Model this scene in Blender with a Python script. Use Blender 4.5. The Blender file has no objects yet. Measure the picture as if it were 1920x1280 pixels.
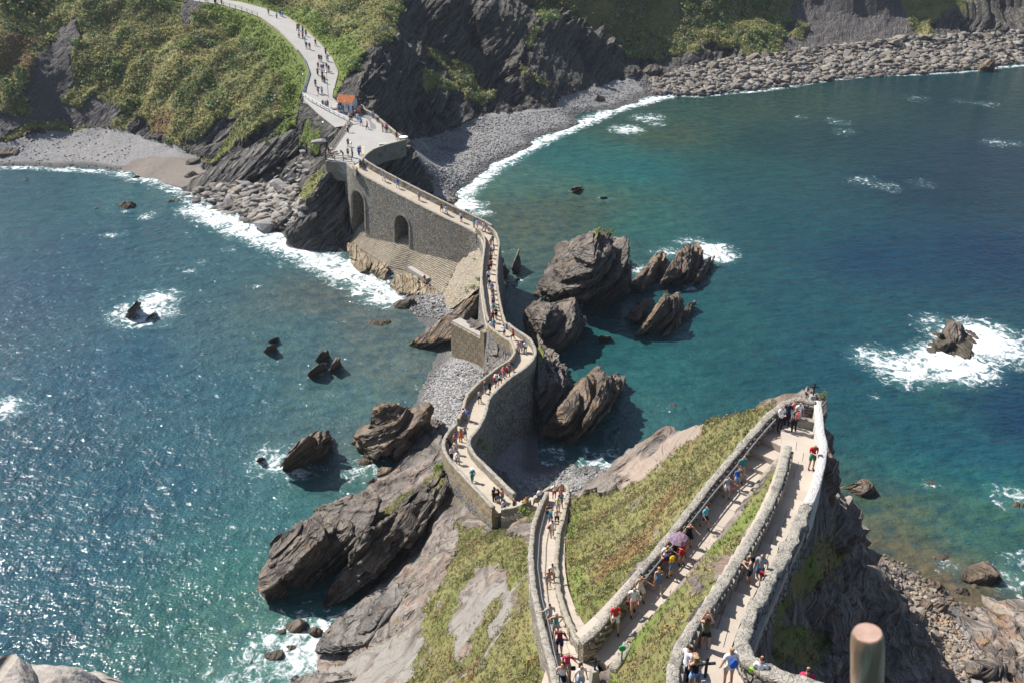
import bpy, bmesh, math, random
import numpy as np
from mathutils import Vector, Matrix
random.seed(7)
rng = np.random.default_rng(11)
SC = bpy.context.scene
COL = SC.collection

# ------------------------------------------------------------------ camera, world, sun, exposure
CAMZ, PITCH, F0 = 70.0, math.radians(28.0), 1867.0     # metres, down tilt, focal length in pixels of a 1920 wide picture
cam = bpy.data.cameras.new('camera')
camo = bpy.data.objects.new('camera', cam)
COL.objects.link(camo)
camo.location = (0, 0, CAMZ)
camo.rotation_euler = (math.pi/2 - PITCH, 0, 0)
cam.sensor_width = 36.0
cam.lens = 36.0*F0/1920.0
cam.clip_start, cam.clip_end = 0.2, 6000
cam.dof.use_dof = True
cam.dof.focus_distance = 75
cam.dof.aperture_fstop = 7.0
SC.camera = camo

SUN_AZ, SUN_EL = math.radians(-58), math.radians(50)    # azimuth from +Y, negative = to the left of the view
sdir = Vector((math.sin(SUN_AZ)*math.cos(SUN_EL), math.cos(SUN_AZ)*math.cos(SUN_EL), math.sin(SUN_EL)))
SC.world = bpy.data.worlds.new('World')
SC.world.use_nodes = True
wn = SC.world.node_tree
bg = wn.nodes['Background']
sky = wn.nodes.new('ShaderNodeTexSky')
sky.sky_type = 'NISHITA'; sky.sun_disc = False
sky.sun_elevation = SUN_EL; sky.sun_rotation = SUN_AZ
sky.dust_density = 1.2; sky.ozone_density = 1.5
wn.links.new(sky.outputs[0], bg.inputs[0])
bg.inputs[1].default_value = 0.085
sl = bpy.data.lights.new('sun', 'SUN')
sl.energy = 5.0; sl.angle = math.radians(0.5); sl.color = (1.0, 0.955, 0.88)
so = bpy.data.objects.new('sun', sl); COL.objects.link(so)
so.rotation_euler = (-sdir).to_track_quat('-Z', 'Y').to_euler()
so.location = (-60, 40, 120)
SC.view_settings.view_transform = 'Standard'
SC.view_settings.look = 'None'
SC.view_settings.exposure = 0.55
SC.view_settings.gamma = 1.0
SC.view_settings.use_curve_mapping = False
SC.cycles.max_bounces = 5
SC.cycles.diffuse_bounces = 2
SC.cycles.glossy_bounces = 2
SC.cycles.transmission_bounces = 2
SC.cycles.volume_bounces = 0
SC.cycles.caustics_reflective = False
SC.cycles.caustics_refractive = False
SC.cycles.sample_clamp_indirect = 4

# ------------------------------------------------------------------ measuring the photograph: pixel + height -> point
CP, SP = math.cos(PITCH), math.sin(PITCH)
def ray(u, v):
    a = (np.asarray(u, float)-960)/F0; b = (np.asarray(v, float)-640)/F0
    return np.stack([a, CP - b*SP, -SP - b*CP], -1)
def W(u, v, z=0.0):
    d = ray(u, v); t = (np.asarray(z, float)-CAMZ)/d[..., 2]
    return np.stack([d[..., 0]*t, d[..., 1]*t, np.zeros_like(t)+z], -1)
def WY(u, v, y):
    d = ray(u, v); t = y/d[..., 1]
    return np.stack([d[..., 0]*t, np.zeros_like(t)+y, CAMZ+d[..., 2]*t], -1)
def PX(p):
    p = np.asarray(p, float); q = p - np.array([0, 0, CAMZ])
    dep = q[..., 1]*CP - q[..., 2]*SP
    up = q[..., 1]*SP + q[..., 2]*CP
    return 960 + F0*q[..., 0]/dep, 640 - F0*up/dep, dep

# ------------------------------------------------------------------ numpy noise
def _h(i, j, k, s):
    n = (i.astype(np.int64)*374761393 + j.astype(np.int64)*668265263 + k.astype(np.int64)*2147483647 + s*1274126177) & 0xffffffff
    n = ((n ^ (n >> 13))*1274126177) & 0xffffffff
    return ((n ^ (n >> 16)) & 0xffff)/65535.0
def noise(p, s=0):
    p = np.asarray(p, float)
    i = np.floor(p).astype(np.int64); f = p-i; f = f*f*(3-2*f)
    x0, y0, z0 = i[:, 0], i[:, 1], i[:, 2]
    fx, fy, fz = f[:, 0], f[:, 1], f[:, 2]
    r = 0
    for a in (0, 1):
        for b in (0, 1):
            for c in (0, 1):
                r = r + _h(x0+a, y0+b, z0+c, s)*(fx if a else 1-fx)*(fy if b else 1-fy)*(fz if c else 1-fz)
    return r*2-1
def fbm(p, o=4, s=0, g=0.5):
    r = 0; a = 1.0; p = np.asarray(p, float)
    for k in range(o):
        r = r + a*noise(p*(2**k)+17.3*k, s+k); a *= g
    return r

# bedding of the flysch: planes rise to the right (+x) and a little away
BN = np.array([-0.80, -0.16, 1.0]); BN /= np.linalg.norm(BN)
BA = np.cross(BN, [0, 1, 0]); BA /= np.linalg.norm(BA)      # along strike-ish directions inside the bedding plane
BB = np.cross(BN, BA)
def layers(p, T, s=0, sharp=6.0):
    """value in -1..1 that is near constant inside a bed and jumps at the joints"""
    c = p@BN/T + 0.35*fbm(p*0.11, 2, s+31)
    k = np.floor(c); f = c-k
    a = _h(k.astype(np.int64), 0*k.astype(np.int64), 0*k.astype(np.int64), s)
    b = _h(k.astype(np.int64)+1, 0*k.astype(np.int64), 0*k.astype(np.int64), s)
    w = np.clip((f-0.5)*sharp+0.5, 0, 1)
    return (a*(1-w)+b*w)*2-1

# ------------------------------------------------------------------ mesh helpers
def mesh_obj(name, verts, faces, mat=None, parent=None, smooth=False, attrs=None):
    me = bpy.data.meshes.new(name)
    verts = np.asarray(verts, np.float32)
    if isinstance(faces, np.ndarray):
        n, k = faces.shape
        me.vertices.add(len(verts)); me.vertices.foreach_set('co', verts.ravel())
        me.loops.add(n*k); me.loops.foreach_set('vertex_index', faces.astype(np.int32).ravel())
        me.polygons.add(n)
        me.polygons.foreach_set('loop_start', np.arange(0, n*k, k, dtype=np.int32))
        me.update(calc_edges=True)
    else:
        me.from_pydata([tuple(map(float, v)) for v in verts], [], [tuple(f) for f in faces])
        me.update()
    if smooth:
        me.polygons.foreach_set('use_smooth', np.ones(len(me.polygons), bool))
    for k2, arr in (attrs or {}).items():
        arr = np.asarray(arr, np.float32)
        if arr.ndim == 1:
            a = me.attributes.new(k2, 'FLOAT', 'POINT'); a.data.foreach_set('value', arr)
        else:
            a = me.attributes.new(k2, 'FLOAT_COLOR', 'POINT')
            if arr.shape[1] == 3: arr = np.hstack([arr, np.ones((len(arr), 1), np.float32)])
            a.data.foreach_set('color', arr.ravel())
    if mat is not None:
        for m in (mat if isinstance(mat, (list, tuple)) else [mat]): me.materials.append(m)
    o = bpy.data.objects.new(name, me); COL.objects.link(o)
    if parent is not None: o.parent = parent
    return o
def tag(o, label=None, cat=None, group=None, kind=None):
    if label: o['label'] = label
    if cat: o['category'] = cat
    if group: o['group'] = group
    if kind: o['kind'] = kind
    return o
def empty(name, loc, label, cat, group=None, rz=0.0):
    o = bpy.data.objects.new(name, None); COL.objects.link(o)
    o.location = loc; o.rotation_euler = (0, 0, rz); o.empty_display_size = 0.3
    return tag(o, label, cat, group)
def inst(name, me, parent=None, loc=(0, 0, 0), rot=(0, 0, 0), sc=(1, 1, 1)):
    o = bpy.data.objects.new(name, me); COL.objects.link(o)
    o.location = loc; o.rotation_euler = rot; o.scale = sc
    if parent is not None: o.parent = parent
    return o
def grid_faces(nu, nv):
    """nu x nv vertices, index = i*nv + j"""
    i, j = np.meshgrid(np.arange(nu-1), np.arange(nv-1), indexing='ij')
    a = (i*nv+j).ravel()
    return np.stack([a, a+nv, a+nv+1, a+1], -1)
class MB:
    """collects boxes and tubes into one mesh"""
    def __init__(s): s.v = []; s.f = []; s.n = 0
    def add(s, v, f):
        s.v.append(np.asarray(v, float).reshape(-1, 3)); s.f += [tuple(int(i)+s.n for i in q) for q in f]; s.n += len(s.v[-1])
    def box(s, c, sz, rz=0.0, taper=1.0):
        x, y, z = np.array(sz)/2
        v = np.array([[-x, -y, -z], [x, -y, -z], [x, y, -z], [-x, y, -z], [-x*taper, -y*taper, z], [x*taper, -y*taper, z], [x*taper, y*taper, z], [-x*taper, y*taper, z]])
        cc, ss = math.cos(rz), math.sin(rz)
        v = v@np.array([[cc, ss, 0], [-ss, cc, 0], [0, 0, 1]]) + np.array(c)
        s.add(v, [(0, 3, 2, 1), (4, 5, 6, 7), (0, 1, 5, 4), (1, 2, 6, 5), (2, 3, 7, 6), (3, 0, 4, 7)])
    def bar(s, a, b, w, h=None):
        """square bar from a to b"""
        h = h or w
        a, b = np.array(a, float), np.array(b, float); d = b-a; d /= np.linalg.norm(d)+1e-9
        up = np.array([0, 0, 1.0]) if abs(d[2]) < 0.9 else np.array([0, 1.0, 0])
        r = np.cross(d, up); r /= np.linalg.norm(r); q = np.cross(r, d)
        o = [(-1, -1), (1, -1), (1, 1), (-1, 1)]
        v = [p + r*w/2*i + q*h/2*j for p in (a, b) for i, j in o]
        s.add(v, [(0, 3, 2, 1), (4, 5, 6, 7), (0, 1, 5, 4), (1, 2, 6, 5), (2, 3, 7, 6), (3, 0, 4, 7)])
    def tube(s, pts, r, n=8):
        pts = np.array(pts, float); rr = np.zeros(len(pts))+r
        rings = []
        for i, p in enumerate(pts):
            d = pts[min(i+1, len(pts)-1)]-pts[max(i-1, 0)]; d /= np.linalg.norm(d)+1e-9
            up = np.array([0, 0, 1.0]) if abs(d[2]) < 0.9 else np.array([0, 1.0, 0])
            x = np.cross(d, up); x /= np.linalg.norm(x); y = np.cross(x, d)
            t = np.arange(n)*2*np.pi/n
            rings.append(p + rr[i]*(np.cos(t)[:, None]*x + np.sin(t)[:, None]*y))
        v = np.vstack(rings); f = []
        for i in range(len(pts)-1):
            for k in range(n):
                f.append((i*n+k, (i+1)*n+k, (i+1)*n+(k+1) % n, i*n+(k+1) % n))
        f.append(tuple(range(n))); f.append(tuple((len(pts)-1)*n+k for k in reversed(range(n))))
        s.add(v, f)
    def build(s, name, mat, parent=None, smooth=False):
        return mesh_obj(name, np.vstack(s.v), s.f, mat, parent, smooth)

# ------------------------------------------------------------------ material helpers
class NT:
    def __init__(s, name):
        s.m = bpy.data.materials.new(name); s.m.use_nodes = True
        s.t = s.m.node_tree; s.t.nodes.clear()
        s.out = s.t.nodes.new('ShaderNodeOutputMaterial')
        s.b = s.t.nodes.new('ShaderNodeBsdfPrincipled')
        s.t.links.new(s.b.outputs[0], s.out.inputs[0])
        s.b.inputs['Roughness'].default_value = 0.85
        s.b.inputs['Specular IOR Level'].default_value = 0.25
        tc = s.t.nodes.new('ShaderNodeNewGeometry'); s.pos = tc.outputs['Position']; s.geo = tc
    def l(s, a, b): s.t.links.new(a, b)
    def val(s, x, sock):
        if isinstance(x, bpy.types.NodeSocket): s.l(x, sock)
        elif isinstance(x, (tuple, list)) and len(x) == 3 and sock.type == 'RGBA': sock.default_value = (*x, 1)
        else: sock.default_value = x
    def math(s, op, a, b=0.0, c=0.0, clamp=False):
        n = s.t.nodes.new('ShaderNodeMath'); n.operation = op; n.use_clamp = clamp
        s.val(a, n.inputs[0]); s.val(b, n.inputs[1]); s.val(c, n.inputs[2]); return n.outputs[0]
    def vmul(s, v, k):
        n = s.t.nodes.new('ShaderNodeVectorMath'); n.operation = 'MULTIPLY'
        s.val(v, n.inputs[0]); n.inputs[1].default_value = k if isinstance(k, (tuple, list)) else (k, k, k); return n.outputs[0]
    def dot(s, v, k):
        n = s.t.nodes.new('ShaderNodeVectorMath'); n.operation = 'DOT_PRODUCT'
        s.val(v, n.inputs[0]); n.inputs[1].default_value = tuple(k); return n.outputs['Value']
    def comb(s, x, y, z):
        n = s.t.nodes.new('ShaderNodeCombineXYZ')
        s.val(x, n.inputs[0]); s.val(y, n.inputs[1]); s.val(z, n.inputs[2]); return n.outputs[0]
    def noise(s, sc, det=3, vec=None, rough=0.55, dist=0.0):
        n = s.t.nodes.new('ShaderNodeTexNoise'); n.inputs['Scale'].default_value = sc
        n.inputs['Detail'].default_value = det; n.inputs['Roughness'].default_value = rough; n.inputs['Distortion'].default_value = dist
        s.l(vec if vec is not None else s.pos, n.inputs['Vector']); return n.outputs['Fac']
    def vor(s, sc, feat='F1', out='Distance', vec=None, rnd=1.0):
        n = s.t.nodes.new('ShaderNodeTexVoronoi'); n.feature = feat; n.inputs['Scale'].default_value = sc
        n.inputs['Randomness'].default_value = rnd
        s.l(vec if vec is not None else s.pos, n.inputs['Vector']); return n.outputs[out]
    def ramp(s, x, stops, interp='LINEAR'):
        n = s.t.nodes.new('ShaderNodeValToRGB'); e = n.color_ramp.elements; n.color_ramp.interpolation = interp
        while len(e) < len(stops): e.new(0.5)
        for k, (p, c) in enumerate(stops):
            e[k].position = p; e[k].color = (*c, 1) if isinstance(c, (tuple, list)) else (c, c, c, 1)
        s.val(x, n.inputs[0]); return n.outputs[0]
    def mix(s, f, a, b, mode='MIX'):
        n = s.t.nodes.new('ShaderNodeMix'); n.data_type = 'RGBA'; n.blend_type = mode
        s.val(f, n.inputs[0]); s.val(a, n.inputs[6]); s.val(b, n.inputs[7]); return n.outputs[2]
    def fmix(s, f, a, b):
        n = s.t.nodes.new('ShaderNodeMix'); n.data_type = 'FLOAT'
        s.val(f, n.inputs[0]); s.val(a, n.inputs[2]); s.val(b, n.inputs[3]); return n.outputs[0]
    def attr(s, name, out='Fac'):
        n = s.t.nodes.new('ShaderNodeAttribute'); n.attribute_name = name; return n.outputs[out]
    def step(s, x, lo, hi):
        n = s.t.nodes.new('ShaderNodeMapRange'); n.interpolation_type = 'SMOOTHSTEP'
        s.val(x, n.inputs[0]); n.inputs[1].default_value = lo; n.inputs[2].default_value = hi; return n.outputs[0]
    def bump(s, h, strength=0.6, dist=0.1, prev=None):
        n = s.t.nodes.new('ShaderNodeBump'); n.inputs['Strength'].default_value = strength; n.inputs['Distance'].default_value = dist
        s.l(h, n.inputs['Height'])
        if prev is not None: s.l(prev, n.inputs['Normal'])
        return n.outputs[0]
    def done(s, col=None, rough=None, normal=None, spec=None):
        if col is not None: s.val(col, s.b.inputs['Base Color'])
        if rough is not None: s.val(rough, s.b.inputs['Roughness'])
        if normal is not None: s.l(normal, s.b.inputs['Normal'])
        if spec is not None: s.val(spec, s.b.inputs['Specular IOR Level'])
        return s.m

def flat_mat(name, col, rough=0.8, var=0.0, metal=0.0, sc=20.0):
    t = NT(name); t.b.inputs['Metallic'].default_value = metal
    if var:
        n = t.noise(sc, 3)
        c = t.mix(n, tuple(x*(1-var) for x in col), tuple(min(1, x*(1+var)) for x in col))
        return t.done(c, rough)
    return t.done(col, rough)

def strata_nodes(t, pos=None):
    """noise stretched along the bedding: fine beds and coarse beds"""
    p = pos or t.pos
    w = t.noise(0.12, 2, p)
    s = t.math('ADD', t.dot(p, BN), t.math('MULTIPLY', w, 1.2))
    v1 = t.comb(t.math('MULTIPLY', t.dot(p, BA), 0.10), t.math('MULTIPLY', t.dot(p, BB), 0.10), t.math('MULTIPLY', s, 1.3))
    v2 = t.comb(t.math('MULTIPLY', t.dot(p, BA), 0.30), t.math('MULTIPLY', t.dot(p, BB), 0.30), t.math('MULTIPLY', s, 3.6))
    return t.noise(1.0, 3, v1, 0.6), t.noise(1.0, 3, v2, 0.65)

def joints(t):
    p = t.pos; s = t.math('ADD', t.dot(p, BN), t.math('MULTIPLY', t.noise(0.12, 2, p), 1.2))
    v = t.comb(t.math('MULTIPLY', t.dot(p, BA), 0.22), t.math('MULTIPLY', t.dot(p, BB), 0.22), t.math('MULTIPLY', s, 1.1))
    return t.step(t.vor(1.0, 'DISTANCE_TO_EDGE', 'Distance', v), 0.0, 0.085)
def rock_layer(t, dark=(0.065, 0.06, 0.058), light=(0.22, 0.185, 0.15), ochre=(0.25, 0.16, 0.085), ochre_amt=0.5):
    a, b = strata_nodes(t)
    big = t.noise(0.25, 4)
    fine = t.noise(6.0, 5)
    f = t.math('ADD', t.math('MULTIPLY', a, 0.38), t.math('ADD', t.math('MULTIPLY', b, 0.40), t.math('MULTIPLY', fine, 0.22)))
    c = t.mix(t.step(f, 0.38, 0.62), dark, light)
    o = t.math('MULTIPLY', t.step(t.noise(0.55, 4), 0.5, 0.68), ochre_amt)
    c = t.mix(o, c, t.mix(fine, tuple(x*0.6 for x in ochre), ochre))
    c = t.mix(t.math('MULTIPLY', t.step(big, 0.35, 0.65), 0.35), c, t.mix(0.5, c, (0.14, 0.14, 0.145)))
    h = t.math('ADD', t.math('MULTIPLY', t.step(a, .35, .65), 0.45), t.math('ADD', t.math('MULTIPLY', t.step(b, .35, .62), 0.42), t.math('MULTIPLY', fine, 0.22)))
    j = joints(t); c = t.mix(t.math('MULTIPLY', t.math('SUBTRACT', 1.0, j), .5), c, t.vmul(c, .35)); h = t.math('ADD', h, t.math('MULTIPLY', j, .35))
    return c, h

def make_rock_mat(name, wet=True, **k):
    t = NT(name)
    c, h = rock_layer(t, **k)
    if wet:     # dark, weedy band at the tide line
        z = t.dot(t.pos, (0, 0, 1))
        w = t.math('SUBTRACT', 1.0, t.step(t.math('ADD', z, t.math('MULTIPLY', t.noise(0.8, 3), 1.2)), 0.7, 1.9))
        c = t.mix(t.math('MULTIPLY', w, 0.65), c, t.mix(t.noise(3.0, 3), (0.03, 0.03, 0.022), (0.10, 0.075, 0.04)))
    moss = t.attr('veg')
    m = t.step(t.math('ADD', moss, t.math('MULTIPLY', t.math('SUBTRACT', t.noise(1.8, 4), 0.5), 0.9)), 0.45, 0.6)
    c = t.mix(m, c, t.mix(t.noise(5, 3), (0.10, 0.13, 0.03), (0.24, 0.24, 0.07)))
    n = t.bump(h, 1.0, 0.55)
    return t.done(c, 0.8, n)
# ------------------------------------------------------------------ terrain / water control points
def rbf(P, Z, Q, smooth=0.0):
    """linear-kernel interpolation of scattered values"""
    P = np.asarray(P, float); Z = np.asarray(Z, float)
    if Z.ndim == 1: Z = Z[:, None]
    n = len(P)
    D = np.sqrt(((P[:, None]-P[None])**2).sum(-1))
    A = np.zeros((n+3, n+3)); A[:n, :n] = -D + np.eye(n)*smooth
    A[:n, n] = 1; A[:n, n+1:] = P; A[n, :n] = 1; A[n+1:, :n] = P.T
    w = np.linalg.solve(A, np.vstack([Z, np.zeros((3, Z.shape[1]))]))
    out = np.empty((len(Q), Z.shape[1]))
    Pf = P.astype(np.float32)
    for s in range(0, len(Q), 20000):
        q = Q[s:s+20000].astype(np.float32)
        d2 = (q**2).sum(1)[:, None] + (Pf**2).sum(1)[None] - 2*q@Pf.T
        d = np.sqrt(np.maximum(d2, 0))
        out[s:s+20000] = -d@w[:n].astype(np.float32) + w[n] + q@w[n+1:].astype(np.float32)
    return out if out.shape[1] > 1 else out[:, 0]
def seg_dist(Q, L):
    """distance, fraction-along and segment index from 2D points Q to polyline L"""
    L = np.asarray(L, float)[:, :2]; best = np.full(len(Q), 1e9); par = np.zeros(len(Q))
    for i in range(len(L)-1):
        a, b = L[i], L[i+1]; d = b-a; n = d@d+1e-9
        t = np.clip(((Q-a)@d)/n, 0, 1)
        q = np.sqrt(((Q-a-t[:, None]*d)**2).sum(1))
        m = q < best; best[m] = q[m]; par[m] = i+t[m]
    return best, par
def inpoly(x, y, poly):
    r = np.zeros(len(x), bool); n = len(poly); j = n-1
    for i in range(n):
        xi, yi = poly[i]; xj, yj = poly[j]
        if yi != yj:
            c = ((yi > y) != (yj > y)) & (x < (xj-xi)*(y-yi)/(yj-yi)+xi)
            r ^= c
        j = i
    return r

# rocks awash or standing in the water, used for the foam as well: (u, v) at the waterline, radius of the foam in metres
FOAM_SPOTS = [(268, 588, 6.0, 1.1), (290, 562, 4.5, 1.05), (225, 440, 2.2, .6), (235, 395, 1.6, .6), (275, 405, 2.6, .8), (8, 765, 3.6, 1.0), (510, 660, 1.8, .5), (600, 700, 2.2, .5),
              (205, 441, 1.8, .9), (430, 468, 2.0, .55), (355, 508, 1.3, .7), (480, 537, 1.2, .7), (530, 495, 2.0, .6), (380, 490, 1.6, .6),
              (520, 865, 4.5, .85), (555, 880, 3.5, .8), (490, 868, 3, .7), (600, 845, 2, .4),
              (1780, 680, 7.0, 1.4), (1840, 640, 8.0, 1.4), (1760, 610, 4.5, .8), (1700, 690, 6.0, 1.15), (1640, 670, 4.5, .95), (1800, 705, 4.0, 1.0), (1860, 660, 4, .8), (1725, 690, 3.5, 1.2),
              (1250, 475, 3.5, .85), (1330, 470, 5.0, 1.25), (1345, 480, 4, 1.2), (1195, 505, 3.5, .8), (1165, 465, 2.0, .8), (1290, 455, 3.5, .8), (1290, 540, 1.6, .7),
              (1175, 243, 5.0, 1.1), (1215, 222, 5.5, .8), (1230, 232, 3, .8), (1085, 357, 2.5, .5), (1133, 372, 2.0, .8), (970, 525, 2.5, .7), (960, 470, 2, .4),
              (1040, 850, 3, .8), (1010, 880, 4, .8), (1130, 880, 5, .85), (1160, 870, 3, .6), (1080, 900, 4, .6), (990, 900, 3, .7),
              (700, 880, 4.5, .65), (740, 885, 4.0, .65), (720, 860, 3, .5), (700, 910, 2.5, .45),
              (560, 1200, 5.0, .95), (520, 1240, 5.0, .9), (600, 1180, 3.0, 1.0), (480, 1230, 4, .6), (450, 1265, 4, .6), (580, 1240, 4, 1.0), (540, 1170, 3, .5), (640, 1165, 3, .9), (520, 1200, 3, .7),
              (1905, 935, 3.6, .7), (1895, 1085, 3.0, .75), (1905, 1045, 2.4, .6), (1660, 1070, 2.2, .8), (1700, 1110, 2.2, .9), (1720, 1130, 2, .9), (1680, 1090, 2, .9), (1745, 910, 1.4, .6), (1780, 1060, 2, .6),
              (1870, 268, 4.5, .62), (1905, 270, 3.5, .6), (1585, 248, 4.0, .58), (1560, 225, 3.5, .52), (1620, 340, 4.5, .6), (1660, 350, 4.5, .6), (1730, 345, 4, .5), (1850, 195, 4.5, .55), (1720, 185, 5, .5), (1800, 190, 4, .45), (1500, 220, 2.5, .5), (1575, 230, 4, .55),
              (1640, 745, 1.2, .5), (1250, 765, 1.5, .5), (700, 520, 3, 1.1), (730, 540, 3, 1.0), (620, 490, 3, 1.1), (590, 470, 3, 1.2), (560, 460, 3, 1.2), (520, 440, 4, 1.2), (440, 410, 4, 1.1), (400, 395, 4, 1.0), (470, 430, 3, 1.1), (660, 500, 3, 1.2), (370, 385, 3, 1.0),
              (330, 340, 4, .9), (300, 350, 3, .6), (130, 312, 3, .8), (40, 312, 3, .8), (230, 325, 3, .9), (880, 385, 4, 1.2), (900, 400, 3, .9), (500, 420, 3, 1)]
# shorelines as pixel polylines at z = 0: (points, width in m, strength)
SHORE_LEFT = [(-60, 312), (0, 314), (60, 314), (120, 318), (200, 322), (260, 334), (300, 345), (335, 358), (380, 385), (440, 410), (500, 432), (560, 460), (600, 475), (650, 500), (700, 525), (745, 552)]
SHORE_RIGHT = [(850, 400), (865, 372), (885, 345), (920, 318), (960, 294), (1000, 272), (1040, 252), (1090, 232), (1150, 207), (1200, 193), (1250, 180), (1310, 181), (1370, 175), (1430, 170), (1500, 160), (1560, 150), (1640, 142), (1720, 140), (1800, 136), (1860, 128), (1990, 118)]
SHORE_MID = [(700, 560), (760, 600), (800, 640)]
SHORE_PEB = [(830, 690), (795, 715), (790, 760), (770, 790), (740, 870)]
FOAM_LINES = [(SHORE_LEFT, 2.2, 0.9), (SHORE_RIGHT[:11], 3.4, 1.25), (SHORE_RIGHT[10:], 1.8, 0.95), (SHORE_PEB, 3.0, .28),
              ([(560, 466), (620, 498), (690, 530), (730, 556)], 5.2, 1.3), ([(370, 392), (460, 432), (560, 470)], 4.8, 1.2),
              ([(960, 905), (1010, 890), (1060, 900), (1110, 895), (1150, 880)], 2.5, .6), ([(1655, 1062), (1700, 1110), (1730, 1140)], 1.2, .8),
              ([(260, 334), (330, 345), (380, 385)], 3.5, .9)]
# colour of the water body by place: (u, v, (r, g, b))
WC = [(50, 380, (.010, .062, .075)), (250, 360, (.018, .085, .090)), (30, 560, (.006, .048, .075)), (120, 480, (.008, .054, .076)), (300, 520, (.012, .068, .082)), (450, 480, (.020, .080, .085)),
      (620, 560, (.045, .075, .070)), (700, 600, (.050, .085, .080)), (740, 700, (.050, .088, .082)), (560, 620, (.022, .078, .085)), (200, 700, (.008, .060, .085)), (420, 740, (.012, .068, .085)),
      (650, 740, (.030, .092, .092)), (60, 850, (.007, .056, .076)), (300, 900, (.010, .066, .085)), (560, 960, (.022, .095, .095)), (450, 1080, (.020, .10, .085)), (150, 1050, (.008, .062, .082)),
      (50, 1180, (.008, .055, .070)), (300, 1180, (.018, .085, .075)), (480, 1180, (.035, .105, .09)), (580, 1110, (.012, .085, .075)), (650, 830, (.040, .085, .082)), (700, 950, (.03, .09, .08)),
      (950, 330, (.030, .098, .088)), (1000, 420, (.034, .066, .058)), (1100, 300, (.014, .092, .084)), (1180, 320, (.010, .088, .085)), (1080, 400, (.028, .062, .055)), (1250, 250, (.022, .058, .048)),
      (1300, 210, (.016, .056, .052)), (1400, 200, (.014, .048, .044)), (1500, 180, (.012, .044, .042)), (1600, 180, (.010, .042, .045)), (1200, 420, (.014, .080, .074)), (1400, 320, (.008, .058, .056)), (1450, 270, (.005, .038, .042)),
      (1600, 260, (.004, .034, .040)), (1800, 200, (.004, .032, .042)), (1900, 300, (.003, .026, .048)), (1750, 350, (.003, .026, .045)), (1500, 420, (.006, .052, .062)), (1650, 480, (.003, .034, .062)), (1880, 480, (.002, .026, .056)),
      (1350, 600, (.010, .066, .066)), (1500, 580, (.007, .054, .066)), (1250, 700, (.014, .086, .080)), (1180, 780, (.022, .088, .080)), (1400, 700, (.007, .055, .060)), (1550, 680, (.006, .052, .068)),
      (1100, 640, (.012, .072, .070)), (980, 480, (.030, .070, .065)), (1100, 800, (.03, .09, .085)),
      (1700, 780, (.005, .050, .072)), (1900, 780, (.002, .026, .060)), (1700, 880, (.006, .075, .080)), (1650, 800, (.010, .058, .060)), (1820, 860, (.004, .052, .075)), (1850, 900, (.008, .085, .095)), (1800, 1000, (.014, .088, .080)),
      (1700, 960, (.040, .070, .050)), (1680, 1020, (.055, .065, .045)), (1740, 1060, (.055, .068, .048)), (1880, 980, (.016, .070, .066)), (1900, 1040, (.012, .060, .060)), (1780, 1100, (.07, .065, .045)), (1630, 940, (.02, .06, .055))]
# ------------------------------------------------------------------ paths: centre line (u, v, z of the walking surface), half width in metres
class Path:
    def __init__(s, pts, hw):
        a = np.array([W(u, v, z) for u, v, z in pts])
        # smooth resample
        d = np.r_[0, np.cumsum(np.linalg.norm(np.diff(a, axis=0), axis=1))]
        n = max(8, int(d[-1]/0.6)); t = np.linspace(0, d[-1], n)
        q = np.stack([np.interp(t, d, a[:, k]) for k in range(3)], -1)
        for _ in range(3): q[1:-1] = 0.25*q[:-2]+0.5*q[1:-1]+0.25*q[2:]
        s.p = q; s.hw = hw; s.s = np.r_[0, np.cumsum(np.linalg.norm(np.diff(q[:, :2], axis=0), axis=1))]
    def z(s, xy):
        d, t = seg_dist(np.atleast_2d(xy)[:, :2], s.p)
        return np.interp(t, np.arange(len(s.p)), s.p[:, 2])
    def at(s, u, v, dz=0.0):
        z = float(s.p[:, 2].mean())
        for _ in range(25): z = 0.5*z + 0.5*(float(s.z(W(u, v, z+dz))[0]))
        return W(u, v, z+dz)
    def side(s, off):
        t = np.gradient(s.p[:, :2], axis=0); t /= np.linalg.norm(t, axis=1)[:, None]
        n = np.stack([t[:, 1], -t[:, 0]], -1)
        q = s.p.copy(); q[:, :2] += n*off; return q
PZ = {}
CAUSE = Path([(660, 300, 14.4), (672, 314, 14.2), (695, 328, 13.6), (735, 350, 12.7), (790, 378, 11.7), (850, 408, 10.6), (893, 428, 9.9), (916, 442, 9.5), (923, 462, 9.3), (919, 500, 8.9), (917, 535, 8.6),
              (922, 570, 8.3), (927, 600, 8.0), (934, 620, 8.0), (955, 636, 8.2), (978, 650, 8.4), (986, 672, 8.6), (974, 692, 8.8), (948, 708, 9.0), (918, 733, 9.3),
              (895, 757, 9.6), (888, 788, 10.0), (876, 812, 10.3), (860, 828, 10.5), (853, 846, 10.8), (866, 870, 11.2), (893, 898, 11.8), (922, 928, 12.3), (950, 957, 12.9)], 1.15)
CORNER = Path([(950, 957, 12.9), (968, 957, 13.2), (1000, 944, 14.6), (1025, 930, 15.8), (1045, 922, 16.5)], 1.0)
STAIR = Path([(1046, 918, 16.4), (1046, 935, 17.3), (1038, 965, 19.3), (1030, 1000, 22.0), (1025, 1060, 25.6), (1028, 1105, 28.0), (1040, 1150, 30.6), (1062, 1195, 33.2), (1080, 1235, 34.8), (1068, 1275, 35.2), (1050, 1330, 35.6)], 0.95)
LANE = Path([(1088, 1232, 34.9), (1118, 1212, 35.2), (1160, 1170, 35.6), (1205, 1120, 36.0), (1255, 1062, 36.3), (1305, 1003, 36.6), (1350, 943, 36.9), (1395, 884, 37.2), (1430, 840, 37.6), (1455, 812, 38.3), (1480, 792, 38.5)], 1.0)
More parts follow.
